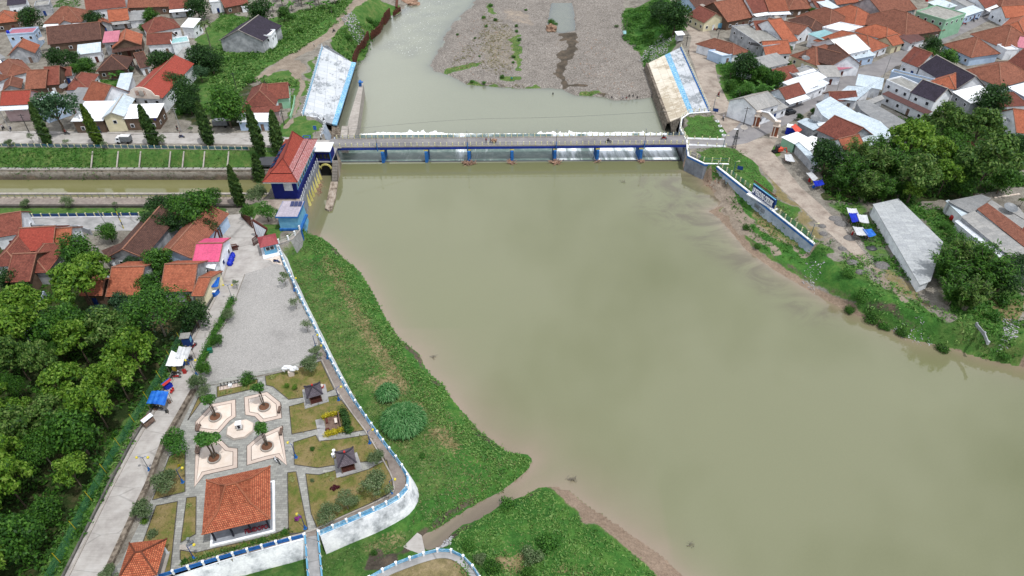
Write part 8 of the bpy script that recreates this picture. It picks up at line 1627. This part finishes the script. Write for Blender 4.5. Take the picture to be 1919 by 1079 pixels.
scatter('yard_weeds',['200,545 300,590 340,640 250,640 150,600'],1.6,.5,'leaf_blue',.7,'blue green undergrowth below the orange roofed houses',12); scatter('right_belt',['1560,500 1600,470 1660,535 1760,590 1900,645 1919,690 1860,670 1780,645 1700,625 1620,590 1560,550'],1.8,.42,'leaf_lush',.8,'dense green belt along the right bank',13,-1.5); scatter('right_strip',['1345,335 1385,360 1440,410 1520,475 1560,470 1540,500 1500,498 1440,470 1402,440 1372,395'],1.6,.32,'leaf_bright',.5,'weeds on the strip below the flood wall',14,-3.3)
scatter('right_yard',['1683,372 1770,390 1800,425 1880,490 1919,500 1919,680 1860,650 1790,600 1760,520 1765,460 1700,390','1560,380 1640,380 1700,500 1740,540 1650,510 1610,440'],2.2,.5,'leaf_bright',.7,'leafy weeds around the factory and the right sheds',15); scatter('grove_floor',['1520,260 1700,220 1919,230 1919,350 1700,380 1560,380 1530,330'],1.5,.6,'leaf_mid',1.0,'undergrowth under the right grove',16)
scatter('wood_floor',['1345,115 1420,108 1470,160 1440,200 1395,208 1360,170'],3,.55,'leaf_bright',1.3,'undergrowth of the little wood',17); scatter('far_bank_weeds',['1170,0 1240,0 1285,50 1262,80 1225,75 1215,112 1205,80 1170,50'],3,.6,'leaf_bright',.9,'creeping weeds on the far right bank',18,-2); scatter('lawn_grass',['1300,278 1345,275 1400,285 1425,330 1450,360 1530,450 1500,445 1340,312','1280,214 1332,212 1345,225 1361,258 1340,262 1285,255'],4,.26,'leaf_grass',.2,'grass of the lawns behind the flood wall',19,0,'grass',3)
scatter('bar_weeds',['906,20 960,50 962,130 930,142 890,120 840,140 850,110 900,60','870,150 960,158 1020,160 1015,168 950,165 880,158','1077,172 1130,172 1140,180 1090,178'],.9,.35,'leaf_grass_dry',.3,'thin dry weeds on the gravel bar',20,-6.8); scatter('park_tufts',LAWNS[:9],3,.2,'leaf_grass_dry',.15,'worn grass tufts on the park lawns',21,0,'grass',3)
scatter('town_weeds',['165,150 225,150 218,180 195,185','110,0 150,0 150,12 95,14','420,0 480,0 480,60 400,60','185,375 260,375 260,392 185,392','65,530 130,540 150,600 90,600'],3,.35,'leaf_bright',.3,'small green patches between the houses on the left',22)
# ================================================================ VEHICLES AND PEOPLE
def person_mesh(pose):
    me = bpy.data.meshes.new('skin'); J = {'pel': (0,0,.95),'chest': (0,0,1.3),'neck': (0,0,1.48),'head': (0,.02,1.62),'top': (0,.02,1.72)}
    if pose == 'stand': L = [[(.1,0,.9),(.11,.06,.5),(.12,-.02,.08),(.12,.12,.04)],[(-.1,0,.9),(-.11,-.08,.5),(-.12,-.16,.1),(-.12,-.04,.04)]]; A = [[(.2,0,1.4),(.26,-.04,1.12),(.27,.08,.88)],[(-.2,0,1.4),(-.26,.05,1.12),(-.27,.14,.9)]]
    elif pose == 'ride': L = [[(.12,.05,.9),(.18,.42,.82),(.18,.3,.42),(.18,.42,.36)],[(-.12,.05,.9),(-.18,.42,.82),(-.18,.3,.42),(-.18,.42,.36)]]; A = [[(.2,.04,1.38),(.28,.25,1.15),(.3,.55,1.1)],[(-.2,.04,1.38),(-.28,.25,1.15),(-.3,.55,1.1)]]
    else:
        for k in J: J[k] = (J[k][0],J[k][1] + max(0,J[k][2] - .95) * .35,J[k][2] - .68)
        L = [[(.12,0,.28),(.18,.4,.45),(.16,.3,.06),(.16,.42,.04)],[(-.12,0,.28),(-.18,.4,.45),(-.16,.3,.06),(-.16,.42,.04)]]; A = [[(.2,.15,.72),(.26,.35,.5),(.15,.55,.5)],[(-.2,.15,.72),(-.26,.35,.5),(-.12,.55,.5)]]
    v = [J[k] for k in ('pel','chest','neck','head','top')]; r = [(.15,.11),(.19,.12),(.06,.06),(.1,.11),(.07,.08)]; e = [(0,1),(1,2),(2,3),(3,4)]
    for l in L: i = len(v); v += l; r += [(.09,.09),(.065,.065),(.045,.045),(.04,.04)]; e += [(0,i),(i,i + 1),(i + 1,i + 2),(i + 2,i + 3)]
    for a in A: i = len(v); v += a; r += [(.06,.06),(.045,.045),(.035,.035)]; e += [(1,i),(i,i + 1),(i + 1,i + 2)]
    me.from_pydata(v,e,[]); o = bpy.data.objects.new('skin',me); COL.objects.link(o); m = o.modifiers.new('s','SKIN')
    for i,q_ in enumerate(r): me.skin_vertices[0].data[i].radius = q_
    me.skin_vertices[0].data[0].use_root = True; o.modifiers.new('u','SUBSURF').levels = 1; bpy.context.view_layer.update(); dg = bpy.context.evaluated_depsgraph_get(); out = bpy.data.meshes.new_from_object(o.evaluated_get(dg)); bpy.data.objects.remove(o); return out
PM = {k: person_mesh(k) for k in ('stand','ride','squat')}
def person(p,rz,pose,top,low,lb,parent=None,hair='tyre',z=0):
    me = PM[pose].copy(); me.materials.clear(); [me.materials.append(MATS[m]) for m in (top,low,'skin',hair)]; zz = {'stand': (.93,1.5),'ride': (.93,1.5),'squat': (.34,.78)}[pose]
    for f_ in me.polygons: c = f_.center; f_.material_index = 3 if c.z > zz[1] + .14 or (c.z > zz[1] + .03 and c.y < .03) else 2 if c.z > zz[1] else (1 if c.z < zz[0] else (2 if abs(c.x) > .22 and c.z < zz[0] + .25 and pose != 'squat' else 0)); f_.use_smooth = True
    o = bpy.data.objects.new('person',me); COL.objects.link(o); o.location = Vector(p) + Vector((0,0,z)); o.rotation_euler = (0,0,rz); return tag(o,lb,'person')
def moto(p,rz,m,lb,rider=None):
    f = Fr(p,rz); t_ = thing('motorcycle',p,lb,'motorcycle'); R90 = lambda y: [f.p(0,y + .28 * math.cos(a),.3 + .28 * math.sin(a)) for a in [2 * math.pi * k / 12 for k in range(13)]]
    for y in (-.62,.62): b = MB(); b.tube(R90(y),.06,5,cap=False); w = b.build('wheel','tyre',t_); MB().tube([f.p(-.05,y,.3),f.p(.05,y,.3)],.17,8).build('hub','metal_grey',w)
    b = MB(); b.ball(f.p(0,-.3,.62),(.13,.38,.17) if abs(math.cos(rz)) > .7 else (.38,.13,.17),0,8,6); b.ball(f.p(0,.2,.55),(.15,.3,.2) if abs(math.cos(rz)) > .7 else (.3,.15,.2),0,8,6); b.bar(f.p(0,.5,.45),f.p(0,.42,1.0),.14); b.bar(f.p(0,-.5,.45),f.p(0,.5,.42),.16); b.build('body',m,t_)
    b = MB(); b.bar(f.p(0,-.65,.8),f.p(0,.05,.78),.24,.09); b.build('seat','tyre',t_); b = MB(); b.bar(f.p(-.33,.42,1.05),f.p(.33,.42,1.05),.05); b.build('handlebar','metal_dark',t_); MB().box(f.p(0,.52,.86),(.18,.12,.16),rz).build('headlight','white_paint',t_)
    if rider: person(f.p(0,-.25,0),rz,'ride',rider[0],rider[1],rider[2],hair=rider[3] if len(rider) > 3 else 'plastic_red')
E_ = -math.pi / 2
for px,py,rz,m,lb,rd in ((333,243,.4,'plastic_red','red motorcycle at the mouth of the side lane',('cloth_dark','cloth_dark','person in dark clothes riding the red motorcycle by the side lane')),(341,258,E_,'navy','motorcycle riding on the north road near the fourth cypress',('cloth_pale','cloth_dark','person in pale shirt riding on the north road')),(126,252,E_,'metal_dark','motorcycle on the north road behind the small sapling',('cloth_red','cloth_dark','person in red riding on the north road behind the sapling')),(7,242,.2,'metal_dark','motorcycle at the left edge of the north road',('cloth_pale','cloth_dark','person on the motorcycle at the left edge')),(21,243,.5,'navy','dark motorcycle parked before the pink fronted house',None),(1140,267,E_,'metal_dark','dark motorcycle crossing the bridge right of the middle',('cloth_dark','cloth_dark','person in dark clothes riding across the bridge','white_paint')),
                              (1244,261,E_,'plastic_red','red motorcycle near the right end of the bridge',('cloth_dark','cloth_dark','person riding the red motorcycle near the right bridge end')),(1355,224,math.pi,'metal_dark','motorcycle on the road beside the small lawn',('cloth_pale','cloth_dark','person in pale shirt riding beside the small lawn','white_paint')),(1346,180,.1,'plastic_red','motorcycle on the dirt road above the revetment corner',('cloth_red','cloth_dark','person in red riding down the dirt road')),(1340,57,.7,'plastic_red','red motorcycle parked before the cyan shopfront',None),(1347,56,.9,'metal_dark','dark motorcycle parked beside the red one at the shopfront',None),(1791,61,-.9,'metal_dark','motorcycle on the east street near the green building',('cloth_dark','cloth_dark','person riding on the east street near the green building')),(626,60,-.5,'metal_dark','motorcycle on the dirt track of the upper left bank',('cloth_dark','cloth_dark','person riding on the upper left dirt track')),
                              (519,492,E_ - .2,'navy','dark motorcycle parked at the corner of the gravel lot',None),(364.5,651,-.3,'cloth_red','maroon motorcycle parked under the blue booth',None),(331,702,E_ + .1,'metal_dark','black motorcycle parked just below the white canopies',None),(331,708,E_ + .1,'plastic_red','red motorcycle parked below the black one',None),(297,767,E_,'metal_dark','black motorcycle parked at the blue canopy',None),(520,866,.9,'white_paint','white and blue motorcycle parked at the upper right corner of the pavilion',None),(1822,40,.6,'metal_dark','dark motorcycle parked at the shops past the green building',None),(1828,37,.9,'navy','navy motorcycle parked at the shops past the green building',None),(1704,92,1,'metal_dark','motorcycle by the fence at the street corner yard',None),(1806,46,.9,'plastic_red','red motorcycle parked at the foot of the green building',None),(403,14,.8,'metal_dark','motorcycle parked at the white house at the top',None),(410,26,.8,'metal_dark','second motorcycle parked at the white house at the top',None)):
    z = .06 if 626 < px < 1290 and py > 255 else 0.04; c = P(px,py,z) if px != 626 else G(px,py); moto(c,rz,m,lb,rd)
for px,py,rz,pose,top,low,lb in ((911,268,.2,'stand','cloth_red','cloth_dark','person in a reddish shirt walking on the bridge'),(919,268,E_,'stand','cloth_dark','cloth_dark','person in dark clothes pushing a loaded barrow on the bridge'),(185,471,1,'stand','cloth_pale','cloth_dark','person in white standing in the yard right of the big red house'),(589,88,2,'stand','cloth_pale','cloth_dark','person walking on the dirt track above the left revetment'),(608,226,1,'squat','cloth_dark','cloth_dark','person sitting at the lower corner of the left revetment'),(1290,101,2,'stand','cloth_dark','cloth_dark','person leaning on the railing of the right revetment'),(548,520,1.5,'stand','cloth_pale','cloth_pale','person in white at the railing by the gravel lot')): person(P(px,py,.06 if 900 < px < 930 else .02),rz,pose,top,low,lb)
c = P(926,267.5,.06); t_ = thing('barrow',c,'barrow heaped with straw coloured load on the bridge','barrow'); MB().ball(c + Vector((0,0,.85)),(.95,.55,.5),0,12,8,4,.35).build('load','debris',t_); MB().box(c + Vector((0,0,.35)),(1.3,.6,.15)).build('tray','wood',t_); MB().tube([c + Vector((.2,-.35,.28)),c + Vector((.2,.35,.28))],.28,10).build('wheel','tyre',t_)
for k,(px,py,top) in enumerate(((1146,184,'cloth_dark'),(1166,184,'cloth_pale'),(1173,185,'cloth_red'),(1178,181,'cloth_dark'),(1185,181,'cloth_dark'),(1193,184,'cloth_dark'))): c = G(px,py,z0=-6.9); person(c,3.1 + k * .3,'squat',top,'cloth_dark',('leftmost person squatting alone','person in pale clothes squatting','person in a red shirt squatting','third from the right of those squatting','second from the right of those squatting','rightmost person squatting')[k] + ' at the water edge of the gravel bar')
c = G(959,148,z0=-6.8); person(c,3,'squat','cloth_teal','cloth_dark','person in bright teal squatting on the grassy edge of the gravel bar'); person(P(1036,181,-8.3),0,'stand','cloth_dark','cloth_dark','person standing chest deep in the water below the gravel bar'); c = G(1170,64,z0=-6); canopy('fishing_shade',[(1167,58),(1173,58),(1174,63),(1168,63)],c.z + 1.8,'sheet_cyan','small cyan shade on the right side of the gravel bar','shade')
def truck(p,rz,cabm,boxm,lb,L=4.4,covered=True):
    f = Fr(p,rz); t_ = thing('truck',p,lb,'truck'); W_ = 1.75
    b = MB(); pr = [(-L / 2 + 1.45,.45),(-L / 2 + 1.45,1.95),(-L / 2 + .55,1.95),(-L / 2 + .12,1.25),(-L / 2,1.1),(-L / 2,.45)]
    A_ = [f.p(x,-W_ / 2,z) for x,z in pr]; B_ = [f.p(x,W_ / 2,z) for x,z in pr]; b.face(A_); b.face(B_[::-1]); [b.face([A_[i],B_[i],B_[(i + 1) % 6],A_[(i + 1) % 6]]) for i in range(6)]; cb = b.build('cab',cabm,t_)
    b = MB(); b.slab([f.p(-L / 2 + .08,-W_ * .42,1.3),f.p(-L / 2 + .08,W_ * .42,1.3),f.p(-L / 2 + .5,W_ * .42,1.88),f.p(-L / 2 + .5,-W_ * .42,1.88)],-.03); b.build('windscreen','glass',cb)
    for s_ in (-1,1): MB().box(f.p(-L / 2 + .95,s_ * W_ / 2,1.3),(.7,.05,.5),rz).build('side_window','glass',cb)
    b = MB(); b.box(f.p(.72,0,.75),(L - 1.55,W_ + .1,1.5 if covered else .5),rz); bx = b.build('cargo_box',boxm,t_)
    if covered: b = MB(); b.bar(f.p(-.7,0,2.28),f.p(L / 2,0,2.28),W_ + .05,.14); b.build('box_roof','sheet_white',bx)
    for x in (-L / 2 + .75,L / 2 - .85):
        for s_ in (-1,1): MB().tube([f.p(x,s_ * W_ / 2 - .1,.36),f.p(x,s_ * W_ / 2 + .1,.36)],.36,12).build('wheel','tyre',t_)
    MB().box(f.p(.3,0,.45),(L - .4,.9,.25),rz).build('chassis','metal_dark',t_)
truck(P(234,267,.03),0,'white_paint','metal_grey','small white box truck driving on the north road'); truck(P(411,237,.0),.03,'yellow_pale','metal_grey','yellow cabbed truck with a grey box parked by the roadside house',6.0); 
c = P(1480,213,.05); f = Fr(c,.45); t_ = thing('parked_car',c,'small dark vehicle parked at the low grey roof beside the gateway','car'); b = MB(); b.box(f.p(0,0,.3),(3.6,1.6,.6),f.a); b.build('body','metal_dark',t_); b = MB(); b.prism(f.rect(-1.3,-.72,.9,.72),.9,1.4); b.build('cabin','glass',t_); [MB().tube([f.p(x,y - .1,.3),f.p(x,y + .1,.3)],.3,10).build('wheel','tyre',t_) for x in (-1.2,1.2) for y in (-.75,.75)]
# stepping stones
for k in range(8): c = P(1866 + k * 6,370 - k * .9); MB().box(c,(.9,.5,.12),.3).build('stepping_stone','cream_stone',None,ORD[k] + ' pale stepping stone in the row at the right edge path','stepping stone','stepping stones at the right edge')
